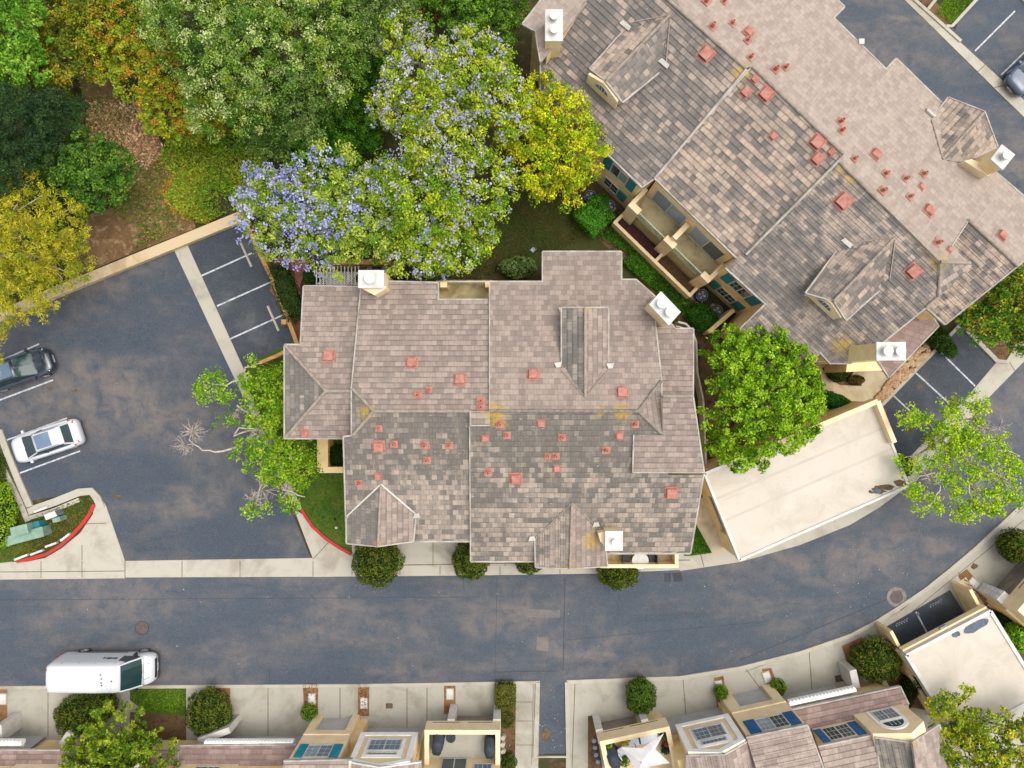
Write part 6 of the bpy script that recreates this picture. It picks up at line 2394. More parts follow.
def limbs(base, lobes, parent, r0, mat='bark', fork=0.4, name='trunk', twigs=3, rng=random):
    top = max(l[0][2] for l in lobes)
    c = Vector((sum(l[0][0] for l in lobes) / len(lobes), sum(l[0][1] for l in lobes) / len(lobes), 0))
    f = Vector((base.x * .6 + c.x * .4, base.y * .6 + c.y * .4, top * fork))
    mb = MB()
    mid = base.lerp(f, .5) + Vector((rng.uniform(-.15, .15), rng.uniform(-.15, .15), 0))
    mb.tube([base - Vector((0, 0, .1)), mid, f], [r0 * 1.25, r0, r0 * .8], 9)
    for (lc, lr) in lobes:
        e = Vector(lc) + Vector((0, 0, lr[2] * .25))
        m = f.lerp(e, .5) + Vector((rng.uniform(-.3, .3), rng.uniform(-.3, .3), rng.uniform(-.1, .3)))
        mb.tube([f, m, e], [r0 * .62, r0 * .38, r0 * .12], 7)
        for k in range(twigs):
            a = rng.uniform(0, 6.283)
            q = m.lerp(e, rng.uniform(.1, .7))
            w = Vector(lc) + Vector((lr[0] * .75 * math.cos(a), lr[1] * .75 * math.sin(a), lr[2] * rng.uniform(-.1, .4)))
            mb.tube([q, q.lerp(w, .5) + Vector((0, 0, .15)), w], [r0 * .25, r0 * .14, .015], 5)
    return mb.build(name, mat, parent, True)


def tree(name, label, spec, palette, n_cl, per, cl_r, leaf, base=None, group=None, r0=.2, weights=None, up=.8, spread=.9, cat='tree', mat='bark', shell=.3, flower=None, gap=0.0, twigs=3, aspect=.55, jit=.22, flat=.6):
    per, leaf, cl_r, n_cl = int(per * 1.45), leaf * .8, cl_r * .74, int(n_cl * 1.25)
    lobes = mk_lobes(spec)
    c = sum((Vector(l[0]) for l in lobes), Vector()) / len(lobes)
    b = Vector((c.x, c.y, 0)) if base is None else P(*base, 0)
    t = thing(name, label, cat, b, group)
    limbs(b, lobes, t, r0, mat, twigs=twigs)
    C, li = lobe_points(lobes, n_cl, shell)
    if gap:
        s = np.sin(C[:, 0] * 1.9 + 1.3 * np.sin(C[:, 1] * 1.4)) * np.sin(C[:, 1] * 2.1 + np.sin(C[:, 0] * 1.2))
        C = C[s > -1 + gap * 2 * 0.5]
    rad = cl_r * RNG.uniform(.6, 1.25, len(C))
    ref = np.array([c.x, c.y, c.z - 2.0])
    pos, nr, idx = clumps(C, rad, per, flat, up, spread, ref=ref)
    col = colors(palette, idx, len(C), jit, weights=weights)
    sz = leaf * RNG.uniform(.65, 1.3, len(pos))
    leaf_mesh('crown', pos, nr, sz, sz * aspect, col, 'leaf', t)
    if flower:
        fp, fn, ffrac, fsz, zone = flower
        pts, _ = lobe_points(lobes if zone is None else mk_lobes(zone), fn, .12)
        frad = np.full(len(pts), ffrac)
        pos, nr, idx = clumps(pts + np.array([0, 0, .12]), frad, 14, .8, .9, .9)
        col = colors(fp, idx, len(pts), .12)
        sz = fsz * RNG.uniform(.7, 1.3, len(pos))
        leaf_mesh('blossom', pos, nr, sz, sz * .8, col, 'petal', t)
    return t


def bump_ell(c, r, n=14, m=9, amp=.06, k=0.86, zmin=None):
    vs, fs = [], []
    for j in range(m + 1):
        th = math.pi * j / m
        for i in range(n):
            ph = 6.2832 * i / n
            a = k * (1 + random.uniform(-amp, amp))
            z = c[2] + r[2] * a * math.cos(th)
            vs.append((c[0] + r[0] * a * math.sin(th) * math.cos(ph), c[1] + r[1] * a * math.sin(th) * math.sin(ph), max(z, zmin) if zmin is not None else z))
    for j in range(m):
        for i in range(n):
            fs.append((j * n + i, (j + 1) * n + i, (j + 1) * n + (i + 1) % n, j * n + (i + 1) % n))
    return vs, fs


G_TOP = pal((104, 128, 36), (74, 104, 28), (124, 134, 48), (92, 92, 36), (60, 84, 24))
G_UNUSED = pal((96, 150, 40), (70, 124, 30), (130, 170, 56), (58, 104, 28))
G_BRI = pal((144, 166, 40), (114, 144, 32), (172, 186, 56), (84, 116, 26), k=.75)
G_YEL = pal((200, 206, 34), (176, 194, 32), (208, 202, 42), (136, 166, 30), (198, 184, 44), (112, 144, 28), k=.9)
G_GRY = pal((122, 154, 60), (92, 130, 42), (156, 180, 84), (64, 102, 30), (188, 200, 130), (138, 160, 50), k=.9)
G_DRK = pal((64, 92, 48), (50, 76, 42), (80, 106, 56), (44, 66, 40), k=.8)
G_HDG = pal((72, 112, 34), (56, 92, 26), (92, 130, 44), (46, 76, 24))
PURP = pal((166, 168, 222), (186, 186, 230), (146, 150, 212), (204, 206, 232), (170, 170, 206), k=.9)
PALE = pal((204, 204, 214), (186, 188, 206), (214, 210, 208), (170, 172, 196), k=.82)


def bush(name, label, px, py, rp, z, palette, n=1600, leaf=.11, group=None, sq=1.0, ang=0.0, fl=.8, core=(42, 58, 20), cat='shrub', dense=1.0, ry=None):
    """clipped or natural shrub: leaf shell over a twiggy core"""
    n, leaf = int(n * 1.4), leaf * .86
    r = rp * (H - z * .5) / F
    r2 = r if ry is None else ry * (H - z * .5) / F
    p = P(px, py, z * .5)
    rz = z * fl
    c = np.array([p.x, p.y, z - rz * .55 if z > rz else z * .45])
    R = np.array([r, r2, max(z - c[2], .2)])
    d = RNG.normal(size=(n, 3))
    d[:, 2] = np.abs(d[:, 2]) * np.where(RNG.random(n) < .8, 1, -.6)
    d /= np.linalg.norm(d, axis=1, keepdims=True)
    if sq != 1.0:
        d2 = np.sign(d) * np.abs(d) ** sq
        d = d2 / (np.abs(d2) ** (2 / sq)).sum(1, keepdims=True) ** (sq / 2) if sq < 1 else d
    lump = 1 + .05 * np.sin(d[:, :1] * 7 + px) + .05 * np.sin(d[:, 1:2] * 8 + py) + .04 * np.sin(d[:, :1] * 17 + d[:, 1:2] * 13 + py)
    if sq < 1:
        f = RNG.random(n)
        uvw = RNG.uniform(-1, 1, (n, 3))
        top = f < .62
        sx = (f >= .62) & (f < .81)
        d = np.where(top[:, None], np.stack([uvw[:, 0], uvw[:, 1], np.ones(n)], 1), np.where(sx[:, None], np.stack([np.sign(uvw[:, 0]), uvw[:, 1], uvw[:, 2]], 1), np.stack([uvw[:, 0], np.sign(uvw[:, 1]), uvw[:, 2]], 1)))
        lump = 1 + .03 * np.sin(d[:, :1] * 9 + px) + .03 * np.sin(d[:, 1:2] * 8 + py)
    rr = (.86 + .16 * RNG.random((n, 1)) ** .6) * lump
    off = d * rr * R
    ca, sa = math.cos(ang), math.sin(ang)
    rot = np.array([[ca, sa, 0], [-sa, ca, 0], [0, 0, 1]])
    pos = c + off @ rot
    pos[:, 2] = np.maximum(pos[:, 2], .06)
    nr = (d @ rot) * .8 + RNG.normal(size=(n, 3)) * .55 + np.array([0, 0, .35])
    nr /= np.linalg.norm(nr, axis=1, keepdims=True)
    cell = (np.floor(pos[:, 0] * 3.1) * 17 + np.floor(pos[:, 1] * 3.1) * 31).astype(int) % 997
    ci = (cell * 7919 % 1009) % len(palette)
    mixr = RNG.random(n) < .55
    col = np.where(mixr[:, None], palette[RNG.integers(0, len(palette), n)], palette[ci])
    col = col * (1 + RNG.normal(size=(n, 1)) * .24)
    sz = leaf * RNG.uniform(.6, 1.4, n)
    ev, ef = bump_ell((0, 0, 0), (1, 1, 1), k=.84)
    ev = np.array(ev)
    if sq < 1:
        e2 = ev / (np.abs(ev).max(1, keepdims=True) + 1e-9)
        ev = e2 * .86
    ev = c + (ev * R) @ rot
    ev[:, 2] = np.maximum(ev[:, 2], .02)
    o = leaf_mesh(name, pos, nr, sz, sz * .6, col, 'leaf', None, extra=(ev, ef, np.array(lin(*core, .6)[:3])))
    return tag(o, label, cat, group)


# ---- blossom trees in the middle of the top
tree('jacaranda_tree', 'wide jacaranda with dense violet blossom beside the stall bay', [(288, 215, 48, 6.0), (330, 190, 46, 6.6), (372, 215, 44, 6.2), (335, 240, 40, 5.2), (262, 190, 26, 5.4), (400, 250, 34, 5.0)],
     pal((140, 166, 56), (168, 188, 66), (106, 140, 44), (186, 200, 86), k=.9), 470, 36, .55, .2, r0=.24, flower=(PURP, 400, .26, .13, [(282, 215, 50, 6.2), (325, 195, 46, 6.8), (372, 200, 34, 6.5), (265, 190, 30, 5.6), (310, 240, 36, 5.4)]), gap=.25)
tree('jacaranda_tree', 'tall jacaranda with pale lilac blossom rising behind the yellow green tree', [(420, 95, 46, 8.2), (470, 75, 46, 8.4), (405, 40, 28, 7.6), (500, 110, 36, 8.0), (440, 140, 42, 8.0), (395, 110, 28, 7.2)],
     pal((168, 188, 48), (192, 202, 52), (138, 166, 40), (186, 194, 84), (108, 138, 36), k=.88), 470, 36, .55, .2, r0=.25, flower=(PALE, 380, .24, .13, None), gap=.25)
tree('jacaranda_tree', 'jacaranda with lilac flecks leaning over the north roof edge', [(430, 200, 48, 7.0), (480, 185, 40, 7.2), (415, 240, 38, 5.8), (460, 235, 36, 5.8), (395, 180, 30, 6.8), (435, 262, 20, 4.8)],
     pal((162, 190, 44), (190, 204, 50), (124, 162, 38), (176, 190, 74), (98, 136, 34), k=.88), 460, 36, .55, .2, r0=.22, flower=(PALE, 240, .24, .13, None), gap=.25)
tree('broadleaf_tree', 'bright yellow green tree touching the diagonal roof', [(555, 120, 36, 7.0), (575, 150, 34, 6.6), (535, 165, 36, 6.4), (520, 130, 30, 6.6), (560, 185, 26, 5.2), (545, 95, 24, 6.4), (590, 140, 20, 6.0)], G_YEL, 400, 32, .5, .2, r0=.2, gap=.2)
# ---- wooded slope on the top
tree('oak_tree', 'big grey green oak by the top edge', [(205, 30, 60, 8.0), (262, 52, 58, 8.2), (228, 100, 44, 7.0), (310, 25, 56, 8.0), (180, -20, 50, 7.6), (250, -20, 60, 8.2), (335, 70, 36, 6.8)], G_GRY, 1150, 46, .55, .17, base=(250, 50), r0=.35, gap=.2, twigs=5)
tree('oak_tree', 'duller grey green oak merging with the big one above the dark ivy slope', [(345, 20, 48, 7.2), (375, 5, 40, 7.0), (300, 110, 38, 6.0), (270, 135, 26, 4.6), (340, -25, 50, 7.4)], pal((104, 138, 58), (84, 118, 44), (128, 156, 76), (68, 100, 36), (146, 168, 92), k=.82), 620, 44, .5, .17, r0=.28, gap=.28, twigs=4)
tree('broadleaf_tree', 'orange tinted tree beside the bare soil bank', [(150, 70, 40, 4.0), (170, 110, 34, 3.6), (120, 30, 40, 4.4), (140, -10, 44, 4.6), (200, 120, 26, 3.0), (110, 60, 26, 3.6)], pal((184, 182, 46), (194, 158, 50), (146, 166, 42), (194, 138, 56), (116, 144, 36), (166, 180, 50), (156, 170, 44), (132, 158, 40), k=.88), 640, 36, .45, .2, r0=.16)
tree('broadleaf_tree', 'ochre green shrub tree by the top edge above the soil bank', [(70, 20, 36, 5.0), (60, 60, 32, 4.4), (90, -10, 34, 5.0), (40, 95, 26, 3.8)], pal((150, 154, 42), (124, 142, 38), (176, 160, 50), (98, 122, 34), k=.82), 420, 34, .45, .2, r0=.15)
tree('broadleaf_tree', 'vivid lime tree in the top corner', [(12, 25, 36, 7.0), (25, 70, 24, 6.2), (-15, 60, 34, 6.6), (10, -20, 36, 7.0), (8, 85, 18, 5.6)], pal((132, 182, 54), (110, 162, 44), (156, 194, 70), (88, 138, 36), k=.78), 360, 34, .5, .24, r0=.2)
tree('conifer_tree', 'dark blue green conifer behind the drooping yellow tree', [(25, 130, 44, 6.0, 1.0), (60, 120, 30, 5.0, 1.0), (-10, 165, 40, 6.0, 1.0), (60, 205, 28, 3.4)], G_DRK, 620, 60, .5, .22, r0=.2, aspect=.25)
tree('broadleaf_tree', 'fresh green bushy tree beside the dark conifer', [(75, 160, 36, 4.6), (100, 180, 32, 4.2), (50, 165, 24, 4.2), (115, 165, 22, 3.6), (80, 195, 24, 3.6)], pal((104, 148, 50), (82, 126, 40), (128, 164, 60), (64, 104, 32), k=.72), 380, 36, .45, .2, r0=.16, gap=.15)
tree('drooping_tree', 'feathery yellow green tree hanging over the car park corner', [(20, 205, 36, 6.0, .4), (55, 225, 36, 5.4, .4), (15, 250, 44, 5.6, .4), (70, 260, 26, 4.6, .4), (30, 290, 36, 4.8, .4), (-20, 235, 44, 6.0, .4), (5, 315, 22, 4.0, .4), (-5, 366, 14, 4.0, .4), (-30, 340, 30, 4.4, .4)],
     pal((186, 180, 42), (166, 168, 36), (200, 188, 58), (126, 138, 34), (154, 146, 42), k=.9), 720, 38, .5, .24, base=(-40, 250), r0=.25, mat='bark_pale', flat=.35, aspect=.22, up=.9, gap=.45, twigs=2)
tree('broadleaf_tree', 'deep green tree by the top edge beside the cream chimney', [(455, 12, 36, 5.2), (490, 25, 32, 5.0), (505, -5, 34, 5.4), (470, -20, 36, 5.4), (440, -5, 26, 4.6), (485, 50, 18, 3.6)], pal((104, 148, 42), (80, 122, 32), (130, 166, 56), (64, 102, 28), k=.8), 420, 38, .45, .18, r0=.18)
tree('ivy_mound', 'dark green ivy mass on the slope behind the violet jacaranda', [(350, 130, 36, 2.0, .6), (330, 150, 32, 1.6, .6), (370, 90, 28, 2.2, .6), (365, 60, 24, 2.4, .6), (300, 150, 24, 1.4, .6)], pal((84, 136, 34), (66, 116, 28), (104, 154, 42), (54, 94, 24), k=.95), 600, 50, .42, .18, r0=.06, cat='ground cover', twigs=1)
bush('dry_shrub', 'rust coloured dry shrub between the oak and the tall jacaranda', 432, 12, 13, 2.6, pal((196, 132, 76), (170, 112, 60), (206, 154, 100), (140, 96, 50), k=.7), 900, .16)
bush('dry_shrub', 'small rust coloured shrub at the foot of the tall jacaranda', 432, 42, 8, 2.0, pal((186, 110, 66), (160, 92, 50), (120, 84, 46), k=.7), 500, .15)
# ---- trees round the buildings
tree('broadleaf_tree', 'dense bright green tree between the two buildings and the bare flat carport', [(745, 370, 38, 6.4), (785, 375, 34, 6.0), (735, 410, 36, 6.0), (770, 420, 38, 6.0), (725, 350, 24, 5.6), (800, 400, 26, 5.2), (745, 450, 26, 5.0), (770, 345, 22, 5.6), (800, 425, 20, 4.8), (722, 440, 18, 4.8)],
     pal((136, 178, 30), (110, 154, 24), (158, 196, 42), (74, 114, 20), (170, 204, 58), k=.82), 640, 38, .42, .22, r0=.22, gap=.12)
tree('broadleaf_tree', 'deep green tree with yellow tips beside the east stalls', [(985, 320, 26, 4.6), (1010, 300, 30, 5.0), (1000, 275, 22, 4.4), (1035, 310, 32, 5.2), (1020, 335, 18, 3.6)], pal((106, 156, 38), (78, 126, 30), (156, 170, 48), (62, 102, 26), (182, 174, 54), k=.82), 360, 30, .45, .2, r0=.18)
tree('broadleaf_tree', 'bright garden tree with white rosettes in front of the low garages', [(120, 735, 36, 3.6), (95, 750, 30, 3.4), (150, 755, 30, 3.4), (125, 775, 40, 3.8), (85, 770, 26, 3.2)], G_BRI, 460, 30, .36, .2, r0=.14, flower=(pal((236, 228, 214), (230, 214, 190), k=.9), 7, .14, .14, None))
tree('broadleaf_tree', 'yellow green tree spreading over the stained carport roof', [(985, 735, 34, 4.6), (960, 720, 24, 4.2), (1010, 750, 34, 4.8), (940, 745, 22, 4.2), (975, 765, 32, 4.8), (1035, 730, 30, 4.8), (940, 705, 14, 4.4), (965, 690, 8, 4.2)], pal((186, 190, 48), (156, 172, 42), (204, 194, 62), (120, 144, 36), (96, 126, 30), k=.88), 520, 32, .4, .19, r0=.16, gap=.3)
bush('shrub', 'vivid green rounded bush beside the stained carport roof edge', 1015, 636, 13, 2.4, pal((140, 200, 40), (110, 172, 32), (168, 214, 66), k=.75), 1100, .2)


# ---- two thin trees with bare pale limbs
def sparse_tree(name, label, base, limbs_px, leafspots, palette, twig_spots, r0=.14, per=120):
    t = thing(name, label, 'tree', P(*base, 0))
    mb = MB()
    for br in limbs_px:
        pts = [P(x, y, z) for x, y, z, _ in br]
        # subdivide with a wobble
        out, rad = [], []
        for i in range(len(pts) - 1):
            for k in range(3):
                f = k / 3
                j = Vector((random.uniform(-1, 1), random.uniform(-1, 1), random.uniform(-.5, .5))) * (.07 if (i or k) else 0)
                out.append(pts[i].lerp(pts[i + 1], f) + j)
                rad.append(br[i][3] * (1 - f) + br[i + 1][3] * f)
        out.append(pts[-1])
        rad.append(br[-1][3])
        mb.tube(out, rad, 7)
    for (x, y, z, rp, n) in twig_spots:
        c = P(x, y, z)
        r = rp * (H - z) / F
        for k in range(n):
            a = random.uniform(0, 6.283)
            e = c + Vector((r * math.cos(a) * random.uniform(.5, 1), r * math.sin(a) * random.uniform(.5, 1), random.uniform(-.3, .6)))
            m = c.lerp(e, .5) + Vector((random.uniform(-.12, .12), random.uniform(-.12, .12), .1))
            mb.tube([c, m, e], [.03, .02, .007], 4)
            for q in range(3):
                s = m.lerp(e, random.uniform(0, .8))
                mb.tube([s, s + Vector((random.uniform(-.3, .3), random.uniform(-.3, .3), random.uniform(-.1, .3)))], [.014, .005], 3)
    mb.build('trunk', 'bark_pale', t, True)
    lob = mk_lobes([(x, y, r, z, .6) for (x, y, r, z) in leafspots])
    n = sum(int(6 + r * 1.1) for _, _, r, _ in leafspots)
    C, li = lobe_points(lob, n, .4)
    pos, nr, idx = clumps(C, .34 * RNG.uniform(.6, 1.3, len(C)), per // 5, .55)
    col = colors(palette, idx, len(C))
    sz = .17 * RNG.uniform(.6, 1.3, len(pos))
    leaf_mesh('crown', pos, nr, sz, sz * .5, col, 'leaf', t)
    return t


sparse_tree('bare_limbed_tree', 'thin tree with bare pale limbs reaching over the car park edge', (276, 440),
            [[(276, 440, 0, .17), (272, 432, 2.2, .15), (262, 425, 3.4, .12), (250, 415, 4.0, .09), (237, 405, 4.4, .05)],
             [(272, 432, 2.2, .12), (268, 470, 3.6, .09), (262, 485, 4.2, .06), (254, 505, 4.5, .03)],
             [(262, 425, 3.4, .10), (240, 445, 4.2, .075), (222, 452, 4.6, .06), (203, 450, 4.8, .045), (190, 440, 4.9, .03), (193, 425, 5.0, .02)],
             [(262, 425, 3.4, .1), (250, 395, 4.2, .08), (241, 380, 4.6, .06), (228, 384, 4.9, .045), (212, 385, 5.0, .03)],
             [(250, 395, 4.2, .07), (241, 376, 4.5, .06), (246, 368, 4.6, .045), (262, 363, 4.7, .03)],
             [(268, 470, 3.6, .08), (285, 490, 3.8, .07), (305, 497, 4.0, .03)],
             [(262, 425, 3.4, .07), (232, 437, 4.4, .055), (240, 428, 4.7, .04), (258, 430, 4.9, .03)],
             [(272, 432, 2.2, .09), (290, 455, 4.2, .05), (292, 460, 4.3, .02)]],
            [(205, 390, 13, 5.0), (215, 378, 12, 5.0), (222, 396, 10, 4.8), (248, 362, 8, 4.8), (265, 385, 16, 4.4), (280, 400, 18, 4.2), (275, 425, 20, 4.2), (262, 445, 16, 4.4), (285, 450, 20, 4.0), (295, 470, 18, 3.8), (270, 465, 14, 4.2), (285, 375, 14, 3.6), (250, 420, 9, 4.6), (228, 418, 8, 4.6), (250, 510, 9, 4.4), (265, 508, 8, 4.2), (290, 500, 14, 3.6), (300, 485, 12, 3.4), (215, 422, 6, 4.5), (232, 456, 5, 4.6), (296, 440, 12, 3.4), (262, 478, 8, 4.4), (252, 402, 12, 4.4), (258, 418, 12, 4.4), (246, 384, 9, 4.6), (275, 475, 14, 3.8), (305, 455, 13, 3.2), (306, 428, 12, 3.0), (285, 400, 16, 3.6), (270, 372, 12, 3.6), (240, 445, 7, 4.5), (246, 470, 7, 4.4), (256, 455, 9, 4.4), (310, 470, 10, 3.0)],
            pal((150, 190, 42), (122, 168, 34), (176, 202, 60), (94, 138, 28), k=.82),
            [(193, 432, 4.9, 16, 26), (185, 445, 4.8, 14, 18), (262, 490, 4.2, 18, 16), (255, 500, 4.4, 14, 14), (287, 490, 3.8, 10, 12), (235, 412, 4.5, 10, 10), (258, 433, 4.8, 9, 10)])
sparse_tree('bare_limbed_tree', 'airy bright tree with pale branches leaning over the street bend', (938, 432),
            [[(938, 432, 0, .2), (942, 440, 1.8, .17), (950, 452, 3.2, .14), (965, 462, 4.2, .10), (985, 468, 5.0, .06), (1008, 480, 5.4, .025)],
             [(950, 452, 3.2, .1), (958, 455, 4.2, .08), (975, 452, 5.0, .06), (1000, 450, 5.4, .03), (1018, 455, 5.5, .015)],
             [(942, 440, 1.8, .1), (930, 425, 3.4, .07), (915, 418, 4.2, .035)],
             [(950, 452, 3.2, .1), (944, 470, 4.2, .07), (940, 490, 4.8, .04), (930, 505, 5.0, .02)],
             [(965, 462, 4.2, .08), (968, 485, 4.9, .05), (972, 505, 5.2, .025)],
             [(942, 440, 1.8, .09), (960, 420, 3.8, .06), (984, 420, 4.6, .035), (990, 432, 4.8, .02)],
             [(944, 470, 4.2, .05), (925, 475, 4.8, .03), (910, 482, 5, .015)],
             [(942, 440, 1.8, .09), (918, 455, 3.2, .05), (903, 458, 3.8, .02)]],
            [(910, 417, 12, 4.4), (925, 420, 10, 4.4), (950, 425, 18, 4.6), (960, 440, 18, 4.8), (975, 405, 14, 4.4), (950, 408, 12, 3.6), (940, 455, 16, 4.4), (930, 440, 10, 3.4), (905, 462, 11, 3.8), (920, 465, 10, 4.2), (955, 490, 12, 4.8), (985, 500, 16, 5.0), (970, 510, 14, 4.8), (1005, 490, 16, 5.2), (1010, 465, 12, 5.2), (985, 450, 12, 5.2), (1000, 455, 10, 5.2), (920, 500, 13, 4.6), (935, 502, 10, 4.6), (912, 490, 9, 4.6), (1018, 470, 9, 5.0), (980, 425, 8, 4.6), (955, 512, 8, 4.6), (1015, 500, 10, 5.0), (900, 470, 8, 3.6), (960, 458, 13, 4.9), (950, 472, 11, 4.6), (970, 476, 12, 5.0), (990, 472, 11, 5.2), (1002, 440, 9, 5.0), (972, 440, 12, 5.0), (940, 478, 9, 4.6), (995, 510, 9, 5.0)],
            pal((168, 200, 42), (140, 184, 36), (190, 208, 58), (114, 160, 32), (176, 196, 46), k=.92),
            [(972, 490, 4.8, 16, 16), (1000, 478, 5.2, 16, 16), (985, 430, 4.7, 12, 12), (960, 455, 4.6, 14, 10), (930, 478, 4.8, 12, 10), (1000, 425, 4.6, 12, 8)], r0=.18)

# ---- clipped round bushes along the street
RB_ = pal((92, 114, 30), (72, 96, 24), (116, 134, 40), (56, 76, 20), (124, 116, 46), k=.72)
for (x, y, r, z, ry, lb, n) in (
        (377.5, 561, 24.5, 2.7, None, 'largest clipped round bush, under the hipped dormer by the red kerb', 4200),
        (471, 560, 19, 2.2, None, 'clipped round bush half under the stepped eave mid front', 3000),
        (529, 560, 14, 1.9, None, 'small clipped bush almost hidden under the gabled dormer eave', 1600),
        (618, 571, 20, 2.1, 19, 'clipped round bush below the narrow south balcony', 3000),
        (209, 713, 21.5, 1.9, 26, 'tall oval clipped bush on the strip beside the lawn square', 3600),
        (80, 716, 26, 1.8, 21, 'spreading clipped bush behind the van', 3200),
        (102, 705, 14, 1.5, 15, 'smaller dark bush between the van and the white rosette tree', 1500),
        (641, 696, 15, 1.9, 19, 'upright oval clipped bush on the driveway by the alley', 2400),
        (876, 660, 23.5, 2.2, 22, 'big clipped round bush with reddish tips by the covered stalls', 3800),
        (1016, 546, 17, 2.2, None, 'clipped round bush at the road bend by the corner garage', 2600)):
    bush('round_bush', lb, x, y, r, z, RB_ if y != 696 else pal((92, 124, 36), (76, 104, 28), (110, 138, 44)), n, .13, 'clipped round bushes along the street', ry=ry, fl=.95)
for (x, y, r, z, lb) in ((309, 712, 8, 1.0, 'little round bush at the foot of the turquoise shuttered block'), (721, 692, 7, 1.0, 'little bright bush beside the white framed bay'), (778, 687, 8, 1.0, 'little leaning bush beside the blue shuttered block'), (860, 655, 9, .9, 'low bush tucked under the big clipped round bush'), (172, 757, 6, 1.6, 'little lime bush against the low garage wall')):
    bush('small_bush', lb, x, y, r, z, pal((120, 158, 40), (98, 136, 32), (142, 172, 52), k=.68), 700, .1, 'little bushes in the planting strips', fl=.95)
# ---- hedges and beds
A43 = math.radians(43)
bush('clipped_hedge', 'square clipped bright bush beside the round fan condenser', 593, 217, 15, 1.5, pal((96, 168, 44), (76, 142, 34), (116, 186, 60)), 2400, .14, sq=.45, ang=.75, cat='hedge', fl=.95)
bush('clipped_hedge', 'small clipped bush between the two condensers by the tree', 601, 203, 7, 1.2, pal((84, 148, 40), (66, 122, 30)), 700, .13, sq=.6, cat='hedge', fl=.95)
bush('clipped_hedge', 'pale variegated bush on the shaded yard against the north eave', 518, 267, 19, 1.5, pal((132, 160, 86), (104, 136, 62), (164, 184, 116), (84, 112, 48)), 1800, .15, ry=11, cat='hedge', fl=.95)
bush('clipped_hedge', 'narrow clipped hedge strip between the timber fence and tiled roof', 287, 292, 11, 1.2, pal((70, 98, 40), (54, 80, 30), (88, 116, 52)), 2600, .11, sq=.7, ry=30, ang=.33, cat='hedge', fl=.95)
bush('clipped_hedge', 'clipped hedge above the east stalls under the lean-to roof', 938, 338, 24, 1.6, pal((74, 112, 36), (58, 92, 28), (96, 132, 48)), 2600, .13, ry=9, ang=-.85, cat='hedge', fl=.95)
bush('clipped_hedge', 'low dark hedge along the tan path to the entry', 834, 401, 22, .9, pal((56, 116, 34), (44, 94, 26), (72, 136, 44)), 1600, .13, ry=8, ang=-.35, cat='hedge', fl=.9)
bush('clipped_hedge', 'dark shrub inside the curved bed by the entry', 838, 373, 9, 1.0, pal((66, 90, 32), (50, 70, 26), (96, 104, 44)), 900, .13, cat='hedge', fl=.9)
bush('clipped_hedge', 'low reddish green shrub at the entry patio edge', 856, 380, 8, .7, pal((110, 92, 44), (76, 84, 32), (140, 116, 60)), 700, .12, ry=5, cat='hedge', fl=.9)
bush('clipped_hedge', 'dark hedge under the dense bright tree by the tan path', 808, 385, 14, 1.0, pal((40, 84, 30), (32, 68, 24)), 1300, .14, ry=18, cat='hedge', fl=.9)
bush('clipped_hedge', 'dark hedge between the cream garden wall and lower eave', 338, 456, 9, 1.4, pal((48, 78, 28), (38, 62, 24)), 900, .12, ry=12, cat='hedge', fl=.9)
bush('clipped_hedge', 'dark narrow hedge along the stained carport wall', 908, 690, 9, 1.2, pal((62, 84, 34), (48, 68, 28), (88, 100, 48)), 1800, .12, ry=28, ang=-.5, cat='hedge', fl=.9)
bush('clipped_hedge', 'dark hedge between the stained carport and the corner garage house', 1002, 622, 9, 1.0, pal((48, 84, 34), (38, 66, 28)), 1200, .12, ry=22, ang=-.7, cat='hedge', fl=.9)
bush('clipped_hedge', 'dry clipped olive hedge block at the end of the driveways', 505.5, 695, 10.5, .9, pal((126, 132, 50), (106, 112, 40), (146, 142, 64)), 1700, .1, sq=.4, ry=13, cat='hedge', fl=.95)
bush('clipped_hedge', 'ragged olive shrub below the dry hedge block', 507, 719, 8, .7, pal((110, 120, 44), (130, 112, 56), (90, 96, 36)), 800, .11, ry=9, cat='hedge', fl=.9)
bush('clipped_hedge', 'lowest green shrub in the strip along the end wall', 509, 762, 8, .8, pal((96, 116, 40), (76, 96, 32)), 800, .11, ry=9, cat='hedge', fl=.9)
bush('shrub', 'large lime shrub beside the pale green transformer boxes', -2, 516, 19, 1.4, pal((136, 172, 40), (158, 184, 48), (108, 148, 32), k=.8), 2600, .14, ry=34, fl=.9)
bush('shrub', 'green shrub under the grey kerb by the parked white car', -4, 474, 9, .7, pal((84, 110, 34), (104, 120, 44)), 1200, .13, ry=22, fl=.9)
bush('shrub', 'low green shrub beside the flat carport corner and thin street tree', 902, 466, 11, 1.2, pal((98, 140, 40), (74, 112, 30)), 900, .13, fl=.9)
bush('shrub', 'dark green shrub under the drooping edge of the pergola', 312, 276, 9, 1.2, pal((64, 104, 34), (48, 82, 26)), 800, .13, fl=.9)
bush('shrub', 'dark bush in the nook beside the square chimney', 398, 276, 10, 1.3, pal((58, 92, 30), (44, 72, 24)), 900, .13, fl=.9)
bush('shrub', 'bushy shrub around the blue condenser units', 703, 318, 17, 1.4, pal((64, 122, 34), (50, 100, 28), (86, 140, 46)), 1900, .14, ry=13, ang=-.7, fl=.95)


# ---- scattered leaves: ground cover, grass, litter
def in_poly(x, y, poly):
    c = np.zeros(len(x), bool)
    n = len(poly)
    for i in range(n):
        x0, y0 = poly[i]
        x1, y1 = poly[(i + 1) % n]
        hit = ((y0 > y) != (y1 > y)) & (x < (x1 - x0) * (y - y0) / (y1 - y0 + 1e-12) + x0)
        c ^= hit
    return c


